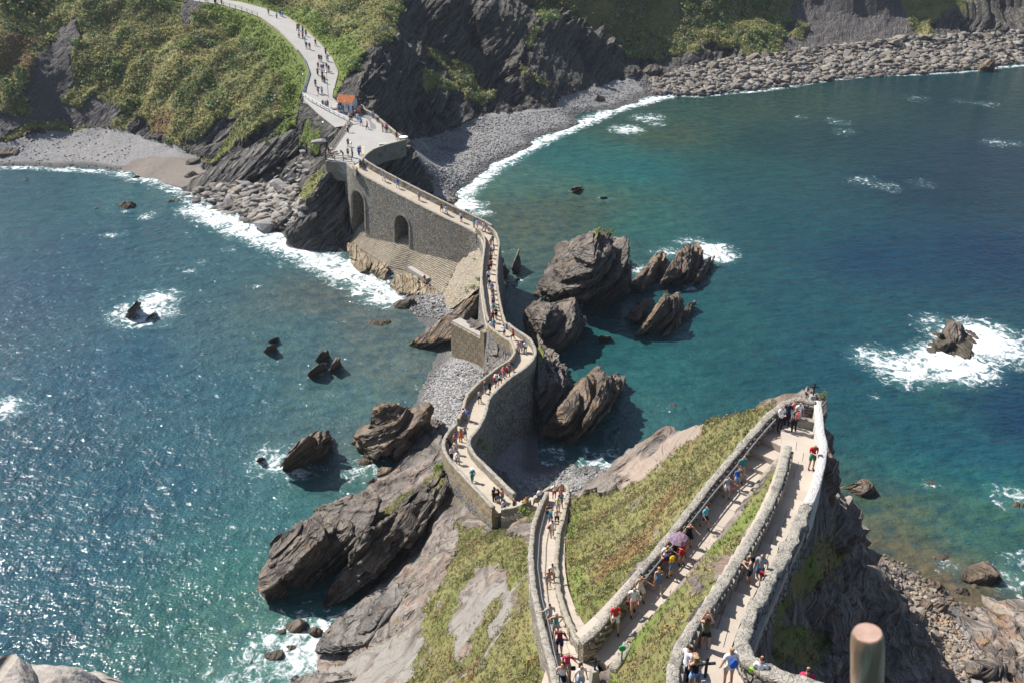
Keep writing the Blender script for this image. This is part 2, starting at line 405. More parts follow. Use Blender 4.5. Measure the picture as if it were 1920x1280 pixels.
UPPER = Path([(1498, 790, 38.5), (1508, 822, 38.5), (1504, 862, 38.7), (1490, 915, 39.1), (1470, 968, 39.7), (1447, 1018, 40.4), (1420, 1068, 41.4), (1400, 1108, 42.1), (1372, 1158, 43.0), (1350, 1205, 43.7), (1338, 1255, 44.3), (1345, 1330, 44.9)], 0.95)
ROAD = Path([(330, -14, 26.6), (385, 0, 25.8), (430, 6, 25.3), (475, 18, 24.7), (512, 32, 24.0), (545, 55, 23.0), (575, 84, 21.6), (597, 112, 20.3), (607, 138, 19.0), (600, 162, 17.8), (596, 185, 16.7), (625, 212, 15.9), (655, 235, 15.2)], 3.0)
PLAZA = [(568, 184), (600, 176), (640, 196), (668, 207), (700, 222), (728, 244), (760, 264), (725, 274), (692, 288), (676, 302), (664, 308), (612, 299), (618, 285), (655, 230), (615, 206)]
def plaza_z(v): return np.interp(v, [170, 200, 230, 262, 310], [17.0, 16.3, 15.2, 14.6, 14.4])

class Stop(Exception): pass
def terrain(name, pts, xr, yr, extra=(), fn=None):
    P = np.array([W(u, v, z) for u, v, z in pts] + [list(e) for e in extra])
    X, Y = np.meshgrid(xr, yr, indexing='ij')
    Q = np.stack([X.ravel(), Y.ravel()], -1)
    Z = rbf(P[:, :2], P[:, 2], Q, 0.4)
    return Q, Z, (len(xr), len(yr))

# ================================================================== mainland
MAIN = [  # waterline and beach, west bay
 (-80, 312, 0), (0, 314, 0), (100, 317, 0), (200, 322, 0), (260, 334, 0), (300, 345, 0), (340, 358, 0),
 (-80, 345, -3), (0, 350, -3), (100, 352, -3), (200, 355, -3), (270, 372, -3), (340, 395, -2.5), (430, 440, -2.5), (530, 480, -3), (620, 520, -3),
 (0, 290, 1.4), (100, 288, 1.6), (200, 292, 1.5), (290, 312, 1.3), (340, 335, .9), (370, 322, 1.6),
 (0, 264, 3), (60, 256, 3.4), (130, 244, 3.6), (200, 240, 4), (270, 252, 3.8), (330, 272, 3.2), (370, 292, 2.4), (390, 305, 2.2), (410, 320, 1.6),
 # west slope
 (-60, 240, 5), (0, 235, 7), (60, 225, 7), (140, 210, 7.5), (0, 160, 14), (60, 150, 14.5), (120, 160, 12.5), (180, 170, 11), (0, 60, 24), (90, 60, 22.5), (0, 0, 30), (100, 0, 28.5), (-80, 100, 20),
 (230, 185, 10), (300, 200, 9), (215, 225, 5.8), (290, 232, 6), (180, 90, 20), (260, 100, 18.5), (330, 130, 16), (200, 0, 28), (280, 20, 26), (250, 215, 7),
 (330, 60, 22), (340, 235, 7), (400, 200, 11), (380, 250, 6.5), (430, 150, 15.5), (390, 90, 19), (400, 55, 20.5), (440, 60, 20.5), (330, 0, 27), (370, 30, 24), (430, 28, 23.4), (460, 100, 18.5), (470, 45, 21.5),
 (450, 210, 11.5), (500, 180, 14), (480, 130, 17.5), (540, 120, 18.5), (560, 90, 20.2), (575, 125, 19), (560, 160, 16), (520, 75, 20.8), (490, 50, 22.2), (550, 200, 13), (510, 225, 11.5),
 # bedded spurs under the road, their dark undersides
 (400, 275, 4.5), (440, 262, 6.5), (480, 245, 9), (350, 345, .6), (395, 318, 3.0), (450, 290, 6.2), (500, 265, 8.4), (545, 238, 11), (568, 220, 12.5),
 (370, 350, 1.0), (420, 338, 1.8), (470, 320, 3.0), (520, 292, 5.0), (560, 262, 8.0), (430, 355, 1.4), (490, 345, 1.8), (520, 330, 2.8), (555, 300, 5.6), (590, 270, 8.8), (560, 330, 4.2), (600, 300, 8.8),
 (395, 372, .5), (450, 380, .9), (500, 385, 1.2), (540, 370, 2.4), (570, 345, 5.4), (470, 410, .4), (520, 415, .6), (550, 400, 2.4), (545, 425, .8), (500, 428, .2),
 (585, 240, 9.5), (620, 250, 10.2), (640, 258, 10.8), (590, 215, 12.2), (612, 282, 10.6),
 # nose under the viewing place
 (608, 318, 12.6), (612, 340, 11.0), (590, 365, 9.2), (565, 395, 6.6), (548, 415, 4.4), (560, 440, 1.8), (580, 458, .6), (560, 463, 0), (620, 464, .4), (650, 455, 1.2), (650, 400, 4.6), (620, 400, 5.4), (600, 425, 3.2), (645, 335, 10.2), (655, 430, 2.8),
 (660, 470, -.5), (690, 440, -1), (700, 470, -3),
 # seaward foot of the cliff under the plaza, behind the causeway wall
 (680, 300, 13.4), (700, 300, 11.0), (740, 290, 10.2), (770, 275, 11.0), (790, 300, 7.0), (805, 335, 3.6), (812, 362, 1.4), (780, 340, 4.5), (740, 330, 7), (700, 322, 9.5), (800, 368, 1.5), (770, 372, .6), (740, 380, .2),
 # crest beside the road and its dark side
 (625, 195, 16.6), (640, 178, 17.4), (628, 150, 18.6), (640, 130, 20.2), (650, 100, 22.0), (690, 92, 24.2), (660, 150, 20.8), (675, 165, 20.0), (700, 175, 18.0), (640, 60, 23.8), (600, 70, 22.4), (640, 20, 26.2), (690, 40, 26.4), (600, 30, 24.2), (560, 40, 23.6), (530, 8, 24.6),
 (745, 62, 25.2), (715, 20, 27.0), (700, -20, 29.5), (560, -20, 27.5), (600, -10, 27.4), (480, -8, 26.6), (640, -30, 30),
 (730, 110, 22.0), (715, 140, 20.6), (760, 150, 16.4), (740, 190, 14.0), (700, 205, 14.6), (722, 222, 12.6), (750, 235, 9.0), (775, 225, 7.0), (770, 200, 10), (765, 255, 3.6), (800, 252, 2.2), (790, 235, 4),
 (775, 90, 20.6), (790, 128, 14.6), (812, 140, 12.8), (840, 158, 10.2), (858, 166, 9.0), (880, 188, 6.0), (900, 212, 2.8), (840, 200, 6.4), (820, 225, 3.6), (800, 190, 9.6), (840, 246, 1.6), (890, 216, 2.0),
 # beach of the east bay
 (774, 266, 2.0), (785, 300, 1.8), (812, 350, 1.4), (840, 300, 1.8), (880, 260, 1.8), (940, 225, 2), (1000, 212, 2), (1060, 190, 2), (830, 370, 1), (850, 340, 1.2), (900, 290, 1.2), (960, 262, 1.2), (1050, 225, 1.2),
 (852, 396, 0), (865, 372, 0), (885, 345, 0), (920, 318, 0), (960, 294, 0), (1000, 272, 0), (1040, 252, 0), (1090, 232, 0), (1150, 207, 0), (1200, 193, 0), (1250, 180, 0),
 (1310, 181, 0), (1370, 175, 0), (1430, 170, 0), (1500, 160, 0), (1560, 150, 0), (1640, 142, 0), (1720, 140, 0), (1800, 136, 0), (1860, 128, 0), (1990, 118, 0),
 (860, 430, -3), (900, 385, -3), (960, 340, -3), (1040, 290, -3), (1130, 250, -3), (1240, 215, -3), (1400, 200, -2.5), (1560, 180, -2.5), (1720, 165, -2.5), (1900, 152, -2.5), (2000, 145, -3),
 # gullies and spurs behind the east beach
 (935, 206, 2.6), (905, 185, 5.0), (870, 165, 7.6), (850, 140, 10.5), (905, 160, 6.8), (940, 190, 4), (830, 110, 13.5), (900, 130, 8.4), (960, 205, 2.4), (970, 190, 3.2), (940, 160, 6),
 (968, 115, 12.4), (985, 133, 10.8), (1010, 143, 9.2), (1034, 156, 7.0), (1050, 170, 4.2), (1056, 185, 2.4), (1030, 200, 2.2), (1000, 180, 4.2), (940, 95, 14.0), (1040, 190, 2.6),
 (800, 60, 19.5), (860, 60, 19.4), (930, 60, 18.6), (800, 20, 24.5), (900, 20, 23.6), (800, 0, 26.8), (900, 0, 26.2), (980, 30, 20.6), (880, 100, 12.6), (760, 30, 24.6), (760, -10, 28.6), (850, -30, 31),
 (1010, 22, 20.4), (1050, 12, 22.0), (1085, 32, 18.8), (1110, 50, 15.8), (1134, 77, 11.8), (1160, 95, 8.6), (1100, 100, 7.6), (1060, 90, 9.4), (1030, 100, 8.2), (1080, 150, 2.6), (1120, 150, 2.6), (1010, 60, 13.6), (1070, 140, 3.4), (1060, 125, 5.2), (1130, 125, 4.2),
 (1180, 98, 6.6), (1205, 108, 5.0), (1212, 128, 2.8), (1180, 146, 2.4), (1190, 125, 3.6), (1150, 40, 15), (1200, 40, 13.6), (1080, -8, 25.5), (1180, 0, 19.5), (1230, 80, 7.6),
 # east slope above the rocky shore
 (1230, 140, 2.6), (1240, 128, 3.2), (1290, 118, 3.4), (1350, 112, 3.4), (1420, 104, 3.6), (1480, 92, 4.2), (1560, 86, 4.2), (1640, 76, 4.6), (1700, 68, 4.8), (1760, 72, 4.2), (1850, 66, 4.2), (1920, 60, 4.4), (2000, 52, 5),
 (1290, 90, 6.8), (1290, 50, 11), (1290, 0, 17), (1380, 80, 6.6), (1380, 40, 11), (1400, 0, 15.5), (1450, 60, 8.0), (1500, 30, 11), (1540, 0, 14.5), (1560, 50, 8.2), (1620, 20, 11.0), (1640, 50, 7.4), (1690, 0, 13.5), (1700, 40, 8.2), (1720, 20, 11.4),
 (1750, 45, 7.2), (1800, 20, 11.4), (1840, 10, 12.0), (1880, 38, 6.6), (1915, 20, 9), (1800, 45, 7.4), (1960, 0, 14), (1850, -12, 16),
 (1300, 155, 1.4), (1400, 140, 1.8), (1500, 128, 1.8), (1600, 115, 1.8), (1700, 105, 2), (1800, 100, 2), (1900, 92, 2),
]
MEX = [(-200, 290, 42), (-120, 330, 62), (-60, 340, 66), (0, 345, 60), (60, 350, 56), (120, 360, 52), (200, 360, 44), (260, 360, 36), (-200, 420, 90), (0, 430, 100), (200, 430, 90), (-110, 275, 34), (-50, 290, 38), (-20, 305, 42), (20, 315, 40), (-200, 240, 10), (-200, 200, -3), (260, 300, 2), (260, 250, -3), (320, 430, 80),
       (-200, 150, -4), (-60, 140, -4), (60, 200, -4), (200, 150, -5)]
for p in ROAD.p[::3]: MEX.append((p[0], p[1], p[2]))
xr = np.concatenate([np.arange(-200, -140, 1.6), np.arange(-140, 10, 0.47), np.arange(10, 215, 0.7), np.arange(215, 300, 3.0)])
yr = np.concatenate([np.arange(150, 165, 1.5), np.arange(165, 292, 0.32), np.arange(292, 345, 0.6), np.arange(345, 430, 5.0)])
Q, Z, dims = terrain('mainland', MAIN, xr, yr, MEX)
U0, V0, _ = PX(np.c_[Q, Z])
P3 = np.c_[Q, Z]
# cover classes painted over the photograph's outlines, kept as values of the ground itself
def cover(U, V, polys, jit=10.0, sc=0.35, P=None):
    u = U + jit*fbm(P*sc, 3, 5); v = V + jit*fbm(P*sc, 3, 9)
    r = np.zeros(len(U))
    for val, poly in polys:
        r[inpoly(u, v, poly)] = val
    return r
# 0 rock, 1 vegetation, 2 shingle, 3 scree
ROCK_M = [
 (1, [(-900, -900), (3000, -900), (3000, 62), (1920, 50), (1760, 72), (1700, 66), (1560, 84), (1430, 104), (1300, 118), (1230, 128), (1215, 100), (1134, 77), (1085, 32), (1010, 22), (985, -10), (770, -40), (745, 62), (700, 92), (640, 160), (618, 190), (570, 190), (500, 262), (420, 300), (375, 300), (330, 275), (270, 250), (200, 240), (100, 248), (-900, 270)]),
 (3, [(-60, 266), (60, 252), (160, 236), (215, 240), (240, 222), (215, 195), (180, 180), (150, 205), (110, 190), (60, 212), (-60, 226)]), (3, [(62, 215), (45, 170), (70, 110), (110, 60), (140, 30), (150, 60), (128, 100), (140, 150), (120, 200)]), (0, [(215, 200), (240, 215), (300, 250), (330, 268), (250, 250), (222, 232)]), (3, [(330, 20), (350, -10), (380, 5), (360, 50), (345, 60)]),
 (1, [(0, 262), (40, 235), (90, 225), (130, 228), (120, 240), (60, 248), (20, 262)]), (1, [(212, 240), (240, 205), (262, 195), (255, 225), (230, 245)]),
 (1, [(290, 240), (340, 200), (330, 250), (300, 252)]),
 (0, [(350, 288), (345, 270), (410, 228), (455, 205), (440, 240), (420, 275), (395, 292)]),
 (0, [(340, 350), (380, 330), (440, 278), (500, 240), (545, 210), (566, 190), (570, 225), (548, 245), (530, 262), (505, 290), (520, 320), (560, 300), (620, 250), (615, 300), (560, 400), (400, 400)]),
 (1, [(420, 290), (420, 270), (470, 235), (560, 195), (566, 205), (500, 250), (450, 275), (432, 292)]),
 (1, [(508, 288), (515, 262), (545, 228), (570, 222), (565, 245), (530, 275)]),
 (1, [(560, 282), (585, 268), (600, 272), (590, 290), (560, 292)]),
 (1, [(612, 318), (616, 350), (590, 375), (560, 398), (545, 396), (575, 345), (600, 315)]),
 (0, [(617, 190), (640, 150), (690, 102), (745, 68), (757, 60), (770, 30), (790, 40), (1000, 60), (1100, 60), (1134, 80), (1210, 110), (1215, 140), (1100, 180), (1000, 220), (800, 400), (640, 400), (600, 300)]),
 (1, [(786, 128), (800, 132), (850, 158), (860, 170), (830, 180), (812, 200), (806, 175), (795, 160)]),
 (1, [(975, 120), (1000, 130), (1035, 156), (1010, 156), (975, 150)]),
 (1, [(880, 200), (850, 150), (820, 120), (800, 95), (830, 100), (880, 130), (930, 200), (910, 205)]),
 (1, [(1005, 20), (1040, 0), (1085, 5), (1080, 32), (1035, 40), (1012, 52)]),
 (1, [(980, 90), (1000, 40), (1020, 60), (1000, 100)]),
 (0, [(1010, 50), (1085, 35), (1134, 80), (1180, 98), (1212, 112), (1210, 150), (1080, 170), (1010, 140), (990, 110)]),
 (1, [(1170, 95), (1195, 80), (1210, 108), (1180, 110)]),
 (0, [(1215, 130), (1240, 100), (1320, 95), (1380, 85), (1400, 110), (1300, 122)]),
 (3, [(1460, 96), (1470, 60), (1480, 20), (1500, -20), (1680, -20), (1705, 40), (1720, 66), (1640, 80), (1560, 88)]),
 (1, [(1480, 70), (1500, 40), (1515, 60), (1500, 80)]), (1, [(1700, 30), (1710, -20), (1815, -20), (1800, 30), (1750, 42)]),
 (0, [(1740, 50), (1810, 10), (1835, -20), (1920, -20), (1920, 50), (1850, 70), (1770, 76)]),
 (2, [(-400, 400), (-400, 268), (0, 266), (60, 256), (100, 248), (180, 238), (240, 246), (330, 275), (380, 300), (385, 312), (345, 350), (330, 400)]),
 (4, [(215, 322), (250, 300), (330, 290), (375, 300), (385, 318), (350, 350), (300, 348)]),
 (2, [(770, 262), (840, 248), (900, 216), (935, 208), (1040, 204), (1056, 180), (1180, 146), (1230, 138), (1250, 185), (1100, 240), (1000, 290), (900, 360), (860, 420), (815, 380), (812, 350), (785, 290)]),
 (3, [(1190, 150), (1215, 128), (1300, 118), (1430, 104), (1560, 88), (1700, 66), (1770, 74), (1920, 56), (2100, 40), (2100, 170), (1240, 200)]),
]
cl = cover(U0, V0, ROCK_M, 7.0, 0.2, P3)
veg = (cl == 1).astype(float); peb = ((cl == 2) | (cl == 4)).astype(float); scree = (cl == 3).astype(float); sand = (cl == 4).astype(float)
# level the ground under the road and the plaza
d, t = seg_dist(Q, ROAD.p); rz = np.interp(t, np.arange(len(ROAD.p)), ROAD.p[:, 2])
k = np.clip((d-3.3)/2.5, 0, 1); Zt = Z*k + (rz-0.12)*(1-k); Z = np.where(d < 5.8, Zt, Z)
PW = np.array([W(u, v, float(plaza_z(v))) for u, v in PLAZA])
ip = inpoly(Q[:, 0], Q[:, 1], PW[:, :2]); dp, _ = seg_dist(Q, np.vstack([PW, PW[:1]]))
pz = plaza_z(np.interp(Q[:, 1], [170, 205], [305, 195]))
cen = PW[:, :2].mean(0)
Z = np.where(ip, np.minimum(Z, pz-0.5), np.where(dp < 1.2, np.minimum(Z, pz-0.4), Z))
d, t = seg_dist(Q, CAUSE.p); cz = np.interp(t, np.arange(len(CAUSE.p)), CAUSE.p[:, 2])
Z = np.where(d < 2.0, np.minimum(Z, cz-0.6), Z)
near_path = np.minimum(np.where(ip, 0, dp), seg_dist(Q, ROAD.p)[0]-3.0)
# relief: gullies, hummocks, beds
rk = 1-np.clip(veg+peb+scree, 0, 1)
keep = np.clip(near_path/4.0, 0, 1)
P3 = np.c_[Q, Z]
Z = Z + keep*(veg*(2.0*fbm(np.c_[(P3[:, 0]-.5*P3[:, 1])*.115, (P3[:, 1]+P3[:, 0]*.5)*.05, P3[:, 2]*.03], 3, 3)+0.9*fbm(P3*0.16, 3, 13)+0.35*np.abs(fbm(P3*0.35, 2, 8))) + scree*0.45*fbm(P3*0.5, 3, 4) + rk*0.6*fbm(P3*0.16, 3, 6) + peb*0.12*fbm(P3*0.3, 2, 2))
P3 = np.c_[Q, Z]
gx, gy = [g.ravel() for g in np.gradient(Z.reshape(dims), xr, yr)]
N = np.stack([-gx, -gy, np.ones_like(gx)], -1); N /= np.linalg.norm(N, axis=1)[:, None]
amp = rk*keep*np.clip((Z-0.3)/1.5, 0, 1)
disp = 0.80*layers(P3, 1.7, 3, 10) + 0.42*layers(P3, 0.7, 5, 7) + 0.9*fbm(P3*0.22, 3, 14) + 0.25*fbm(P3*1.1, 2, 12)
P3 = P3 + N*(amp*disp)[:, None]*np.array([1, 1, 0.8])
steep = 1-N[:, 2]
vegc = np.clip(veg*(1.15-0.5*np.clip((steep-0.42)/0.25, 0, 1)) + rk*0.40*(fbm(P3*0.15, 3, 22) > 0.35)*(steep < 0.45), 0, 1)
def make_land_mat(name, near=False):
    t = NT(name)
    rc, rh = rock_layer(t, dark=(0.045, 0.045, 0.048), light=(0.19, 0.175, 0.155), ochre_amt=0.25) if not near else rock_layer(t, dark=(0.10, 0.085, 0.075), light=(0.31, 0.265, 0.23), ochre=(0.34, 0.22, 0.16), ochre_amt=0.6)
    veg, peb, scree, tint = t.attr('veg'), t.attr('peb'), t.attr('scree'), t.attr('tint')
    n1 = t.noise(0.10, 4, dist=0.3); n2 = t.noise(1.1, 5); n3 = t.noise(4.0, 3); n4 = t.noise(0.35, 3)
    jit = t.math('MULTIPLY', t.math('SUBTRACT', t.noise(1.6, 4), 0.5), 0.9)
    g = t.mix(t.step(n1, 0.40, 0.6), (0.16, 0.16, 0.06), (0.245, 0.23, 0.095))
    g = t.mix(t.math('MULTIPLY', t.step(n4, 0.5, 0.62), 0.6), g, (0.19, 0.165, 0.08))
    g = t.mix(t.math('MULTIPLY', t.step(n2, 0.5, 0.75), 0.5), g, (0.085, 0.11, 0.035))
    g = t.mix(t.step(tint, 0.2, 0.9), g, (0.23, 0.145, 0.062))
    g = t.mix(t.math('MULTIPLY', t.step(t.math('MULTIPLY', tint, -1.0), 0.2, 0.9), 0.85), g, (0.15, 0.20, 0.05))
    g = t.mix(t.math('MULTIPLY', n3, 0.45), g, t.vmul(g, 0.55))
    pv = t.vor(2.6, 'F1', 'Color'); pe = t.vor(2.6, 'DISTANCE_TO_EDGE'); pv2 = t.vor(6.5, 'F1', 'Color')
    pg = t.math('ADD', t.math('MULTIPLY', t.dot(pv, (0.33, 0.33, 0.33)), 0.5), t.math('MULTIPLY', t.dot(pv2, (0.33, 0.33, 0.33)), 0.5))
    pc = t.mix(pg, (0.17, 0.165, 0.17), (0.42, 0.41, 0.405))
    wet = t.math('SUBTRACT', 1.0, t.step(t.dot(t.pos, (0, 0, 1)), 0.25, 0.8))
    pc = t.mix(t.math('MULTIPLY', wet, 0.7), pc, (0.07, 0.068, 0.066))
    sc = t.mix(t.noise(2.5, 5), (0.075, 0.07, 0.075), (0.21, 0.19, 0.18)) if not near else t.mix(t.math('ADD', t.math('MULTIPLY', t.noise(1.0, 4, t.comb(t.math('MULTIPLY', t.dot(t.pos, (.8, .55, .2)), .25), t.math('MULTIPLY', t.dot(t.pos, (-.55, .8, 0)), 2.2), 0.0)), .6), t.math('MULTIPLY', t.noise(5, 5), .4)), (0.17, 0.155, 0.14), (0.34, 0.315, 0.285))
    mv = t.step(t.math('ADD', veg, jit), 0.42, 0.58)
    c = t.mix(t.step(t.math('ADD', scree, t.math('MULTIPLY', jit, .7)), 0.3, 0.75), rc, sc)
    c = t.mix(mv, c, g)
    c = t.mix(t.step(peb, 0.4, 0.6), c, pc)
    c = t.mix(t.attr('sand'), c, t.mix(n2, (0.22, 0.19, 0.165), (0.30, 0.265, 0.235)))
    c = t.mix(t.attr('dirt'), c, t.mix(n2, (0.27, 0.205, 0.165), (0.38, 0.31, 0.26)))
    hv = t.math('ADD', t.math('MULTIPLY', n2, 0.7), t.math('MULTIPLY', n3, 0.35))
    h = t.fmix(mv, t.fmix(t.step(peb, 0.4, 0.6), rh, t.math('MULTIPLY', t.step(pe, 0, 0.2), 0.16)), hv)
    n = t.bump(h, 1.0, 0.8 if not near else 0.35)
    return t.done(c, 0.9, n, 0.15)
M_LAND = make_land_mat('mainland_ground')
M_ISLET = make_land_mat('islet_ground', True)
M_ROCK = make_rock_mat('sea_rock', dark=(0.06, 0.053, 0.048), light=(0.225, 0.19, 0.16), ochre_amt=0.45)
M_ROCK2 = make_rock_mat('brown_sea_rock', dark=(0.07, 0.055, 0.045), light=(0.27, 0.205, 0.15), ochre=(0.33, 0.19, 0.09), ochre_amt=0.7)
M_ROCKG = make_rock_mat('grey_cliff_rock', wet=False, dark=(0.09, 0.082, 0.077), light=(0.27, 0.24, 0.215), ochre_amt=0.35)

tint = np.clip(0.9*fbm(P3*0.05, 3, 40)-0.15*0, -1, 1)
tint = np.where((U0 > 1050) & (U0 < 1260) & (V0 < 60), 0.45, np.where(tint > 0, tint*0.7, tint*0.6))
near_road = seg_dist(Q, ROAD.p)[0]
tint = np.where((near_road < 9) & (veg > 0), -1.0, tint)
vis = Z > -3.5
main_o = mesh_obj('hills', P3, grid_faces(*dims), M_LAND, None, True, dict(veg=vegc, peb=peb, scree=scree, tint=tint, sand=sand, dirt=np.zeros(len(P3))))
def facet(o, soft):
    f = np.empty(len(o.data.loops), np.int32); o.data.loops.foreach_get('vertex_index', f); f = f.reshape(-1, 4)
    o.data.polygons.foreach_set('use_smooth', soft[f].mean(1) > 0.5)
facet(main_o, np.clip(veg+peb, 0, 1))
tag(main_o, 'green and rocky mainland hillside dropping to shingle beaches', None, None, 'structure')
MAINV = dict(P=P3, N=N, veg=vegc*veg, U=U0, V=V0, steep=steep, dims=dims, tint=tint, near=near_path, scree=scree, peb=peb)
# ================================================================== low shore and seabed under the causeway
SH = [(660, 520, -3), (700, 600, -3), (760, 560, .2), (800, 560, .9), (830, 560, 1.2), (790, 590, .2), (740, 590, -.8), (840, 620, .6), (720, 700, -2.5), (780, 700, -.6), (830, 690, .5), (870, 680, 1.4), (910, 700, 1.8), (790, 740, .2), (830, 740, 1.2), (870, 740, 2.2), (770, 790, .1), (820, 790, 1.4), (860, 800, 3),
      (720, 780, -1.5), (700, 860, -1.2), (760, 850, .3), (800, 850, 1.5), (740, 900, -.4), (1010, 480, -2), (1060, 560, -3), (1120, 640, -3), (1060, 680, -.5), (1090, 720, -.8), (1040, 850, -.5), (1000, 880, .1), (960, 900, 1), (1000, 930, 1.4), (1060, 920, 1.2), (1120, 900, .6), (1150, 880, -.2), (1100, 860, -.3), (1060, 830, -.8),
      (1040, 780, -1.5), (1180, 840, -1.8), (1250, 800, -3), (1250, 600, -4), (600, 700, -4), (500, 800, -4), (640, 960, -3), (600, 1100, -3), (1300, 700, -4), (900, 560, 0), (950, 600, -.5), (950, 500, -1), (980, 560, -1.2)]
xs = np.arange(-55, 45, 0.45); ys = np.arange(62, 165, 0.45)
Qs, Zs, ds = terrain('shore', SH, xs, ys, [(-60, 60, -4), (60, 60, -3), (-60, 170, -4), (60, 170, -4), (0, 60, 0)])
Ps = np.c_[Qs, Zs]; Ps[:, 2] += 0.10*fbm(Ps*0.6, 3, 2)
Ps[:, 2] = np.where(Ps[:, 2] < 0, Ps[:, 2]*1.5-0.1, Ps[:, 2])
on = np.ones(len(Ps))
tag(mesh_obj('beach', Ps, grid_faces(*ds), M_LAND, None, True, dict(veg=on*0, peb=on, scree=on*0, tint=on*0, sand=on*0, dirt=on*0)), None, None, None, 'structure')

# ================================================================== islet
ISL = [ # foot of the south-west slope in the water, and the slope up to the stair
 (560, 1290, -1), (600, 1250, .2), (590, 1225, 0), (640, 1235, 1.6), (600, 1215, -.6), (640, 1172, .4), (700, 1120, 1.5), (660, 1120, -1), (590, 1160, -3), (520, 1200, -3), (480, 1290, -3), (700, 1180, 5.5), (760, 1100, 6), (740, 1060, 2.2),
 (650, 1290, 3), (700, 1290, 7.5), (760, 1240, 10), (800, 1290, 15), (800, 1180, 11.5), (800, 1080, 9.5), (830, 1020, 9.0), (860, 980, 8.6), (870, 960, 9.5), (900, 975, 10.6), (945, 992, 11.2), (850, 1130, 14.5), (900, 1100, 17), (890, 1040, 14), (930, 1020, 14.6), (970, 1000, 17), (985, 1030, 20.4),
 (950, 1100, 21.2), (985, 1090, 24), (900, 1200, 20.5), (950, 1180, 24), (995, 1160, 27.8), (900, 1290, 22.5), (960, 1290, 27.5), (1010, 1230, 31), (1025, 1290, 33), (850, 1240, 17),
 (990, 975, 18.2), (1010, 950, 16.2), (975, 985, 14.6), (860, 900, 9.4), (845, 885, 9.2), (820, 900, 7.2), (780, 930, 5.8), (740, 960, 4.5), (840, 940, 8.4), (700, 1000, 2), (800, 1000, 6.5), (820, 860, 5.6), (800, 880, 4.6), (760, 900, 2.2), (760, 1030, 3.5),
 (860, 860, 8.6), (840, 840, 6.8), (880, 900, 9.6), (900, 930, 10.2), (890, 880, 7.8), (930, 930, 7.2), (920, 900, 3), (960, 950, 4), (900, 860, 2), (960, 985, 12.4),
 # middle slope to the crest
 (1062, 935, 16.2), (1090, 928, 15.4), (1130, 905, 14.8), (1170, 880, 16.6), (1200, 858, 18.6), (1240, 832, 22), (1280, 802, 25.4), (1320, 784, 28.4), (1360, 770, 31), (1400, 755, 33.6), (1445, 742, 36), (1500, 738, 37.0), (1545, 740, 36.6),
 (1065, 990, 20.2), (1058, 1060, 25.2), (1070, 1120, 28.6), (1090, 1175, 32.4), (1130, 1120, 32.6), (1110, 1040, 26.6), (1160, 1070, 32), (1130, 960, 20.4), (1180, 1000, 27.6), (1200, 930, 23.6), (1250, 1000, 33), (1230, 880, 24), (1260, 930, 29.6), (1300, 920, 33.4), (1300, 850, 29.6), (1340, 880, 34.4), (1360, 820, 32.6), (1400, 820, 35.6), (1420, 780, 35.9), (1100, 1190, 34.2),
 # between the lanes
 (1180, 1190, 35.8), (1250, 1110, 36.4), (1320, 1030, 36.8), (1400, 935, 37.3), (1460, 860, 37.9), (1450, 900, 38.2), (1400, 1000, 38.6), (1370, 1060, 39.6), (1300, 1090, 38), (1320, 1130, 40.2), (1250, 1180, 37.8), (1270, 1200, 40.4), (1200, 1240, 36.8), (1230, 1260, 38.6), (1150, 1260, 35.4), (1230, 1300, 40), (1150, 1300, 36), (1280, 1240, 42),
 # right-hand cliff
 (1545, 780, 37.4), (1555, 800, 34.5), (1550, 860, 35), (1530, 930, 36), (1575, 850, 29), (1600, 900, 22), (1585, 960, 26.5), (1540, 1000, 33.4), (1520, 1020, 35), (1570, 1000, 29.8), (1592, 1030, 28.2), (1615, 950, 17), (1630, 1000, 9.5), (1640, 1050, 3.4), (1620, 1070, 8), (1600, 1060, 15), (1660, 1090, 2.6),
 (1500, 1080, 34.6), (1550, 1070, 30), (1590, 1050, 26.4), (1600, 1090, 18), (1560, 1140, 21), (1480, 1140, 33), (1450, 1180, 34.5), (1500, 1200, 29.6), (1440, 1230, 38), (1500, 1262, 36.5), (1560, 1210, 21), (1620, 1140, 10), (1640, 1200, 9), (1690, 1120, 1.4), (1700, 1180, 4.6), (1740, 1180, 1.6), (1700, 1240, 8), (1760, 1240, 2.4), (1790, 1280, 2.6), (1740, 1290, 9), (1650, 1290, 18), (1570, 1290, 29),
 (1465, 1040, 38.6), (1500, 960, 38.2), (1440, 1090, 40), (1410, 1150, 41.6), (1430, 1120, 38.5),
 # shore to the right of the cliff
 (1680, 1060, .2), (1700, 1090, .5), (1740, 1120, .7), (1780, 1170, 1), (1800, 1230, 1.2), (1820, 1290, 1.4), (1650, 1000, -1.2), (1700, 980, -1.5), (1750, 1050, -.7), (1800, 1110, -.4), (1860, 1150, .5), (1900, 1180, .9), (1850, 1200, .9), (1860, 1250, 1.8), (1920, 1250, 1.6), (1960, 1160, .8), (1900, 1125, .1), (1830, 1140, -.1), (1820, 1180, .1), (1830, 1060, -1.6), (1900, 1050, -1.4), (1800, 960, -3.5), (1920, 960, -2.5), (1750, 900, -3.5), (1650, 880, -2.5), (1960, 1040, -1.5),
]
IEX = [(p[0], p[1], p[2]-0.25) for pa in (STAIR, LANE, UPPER) for p in pa.p[::3]]
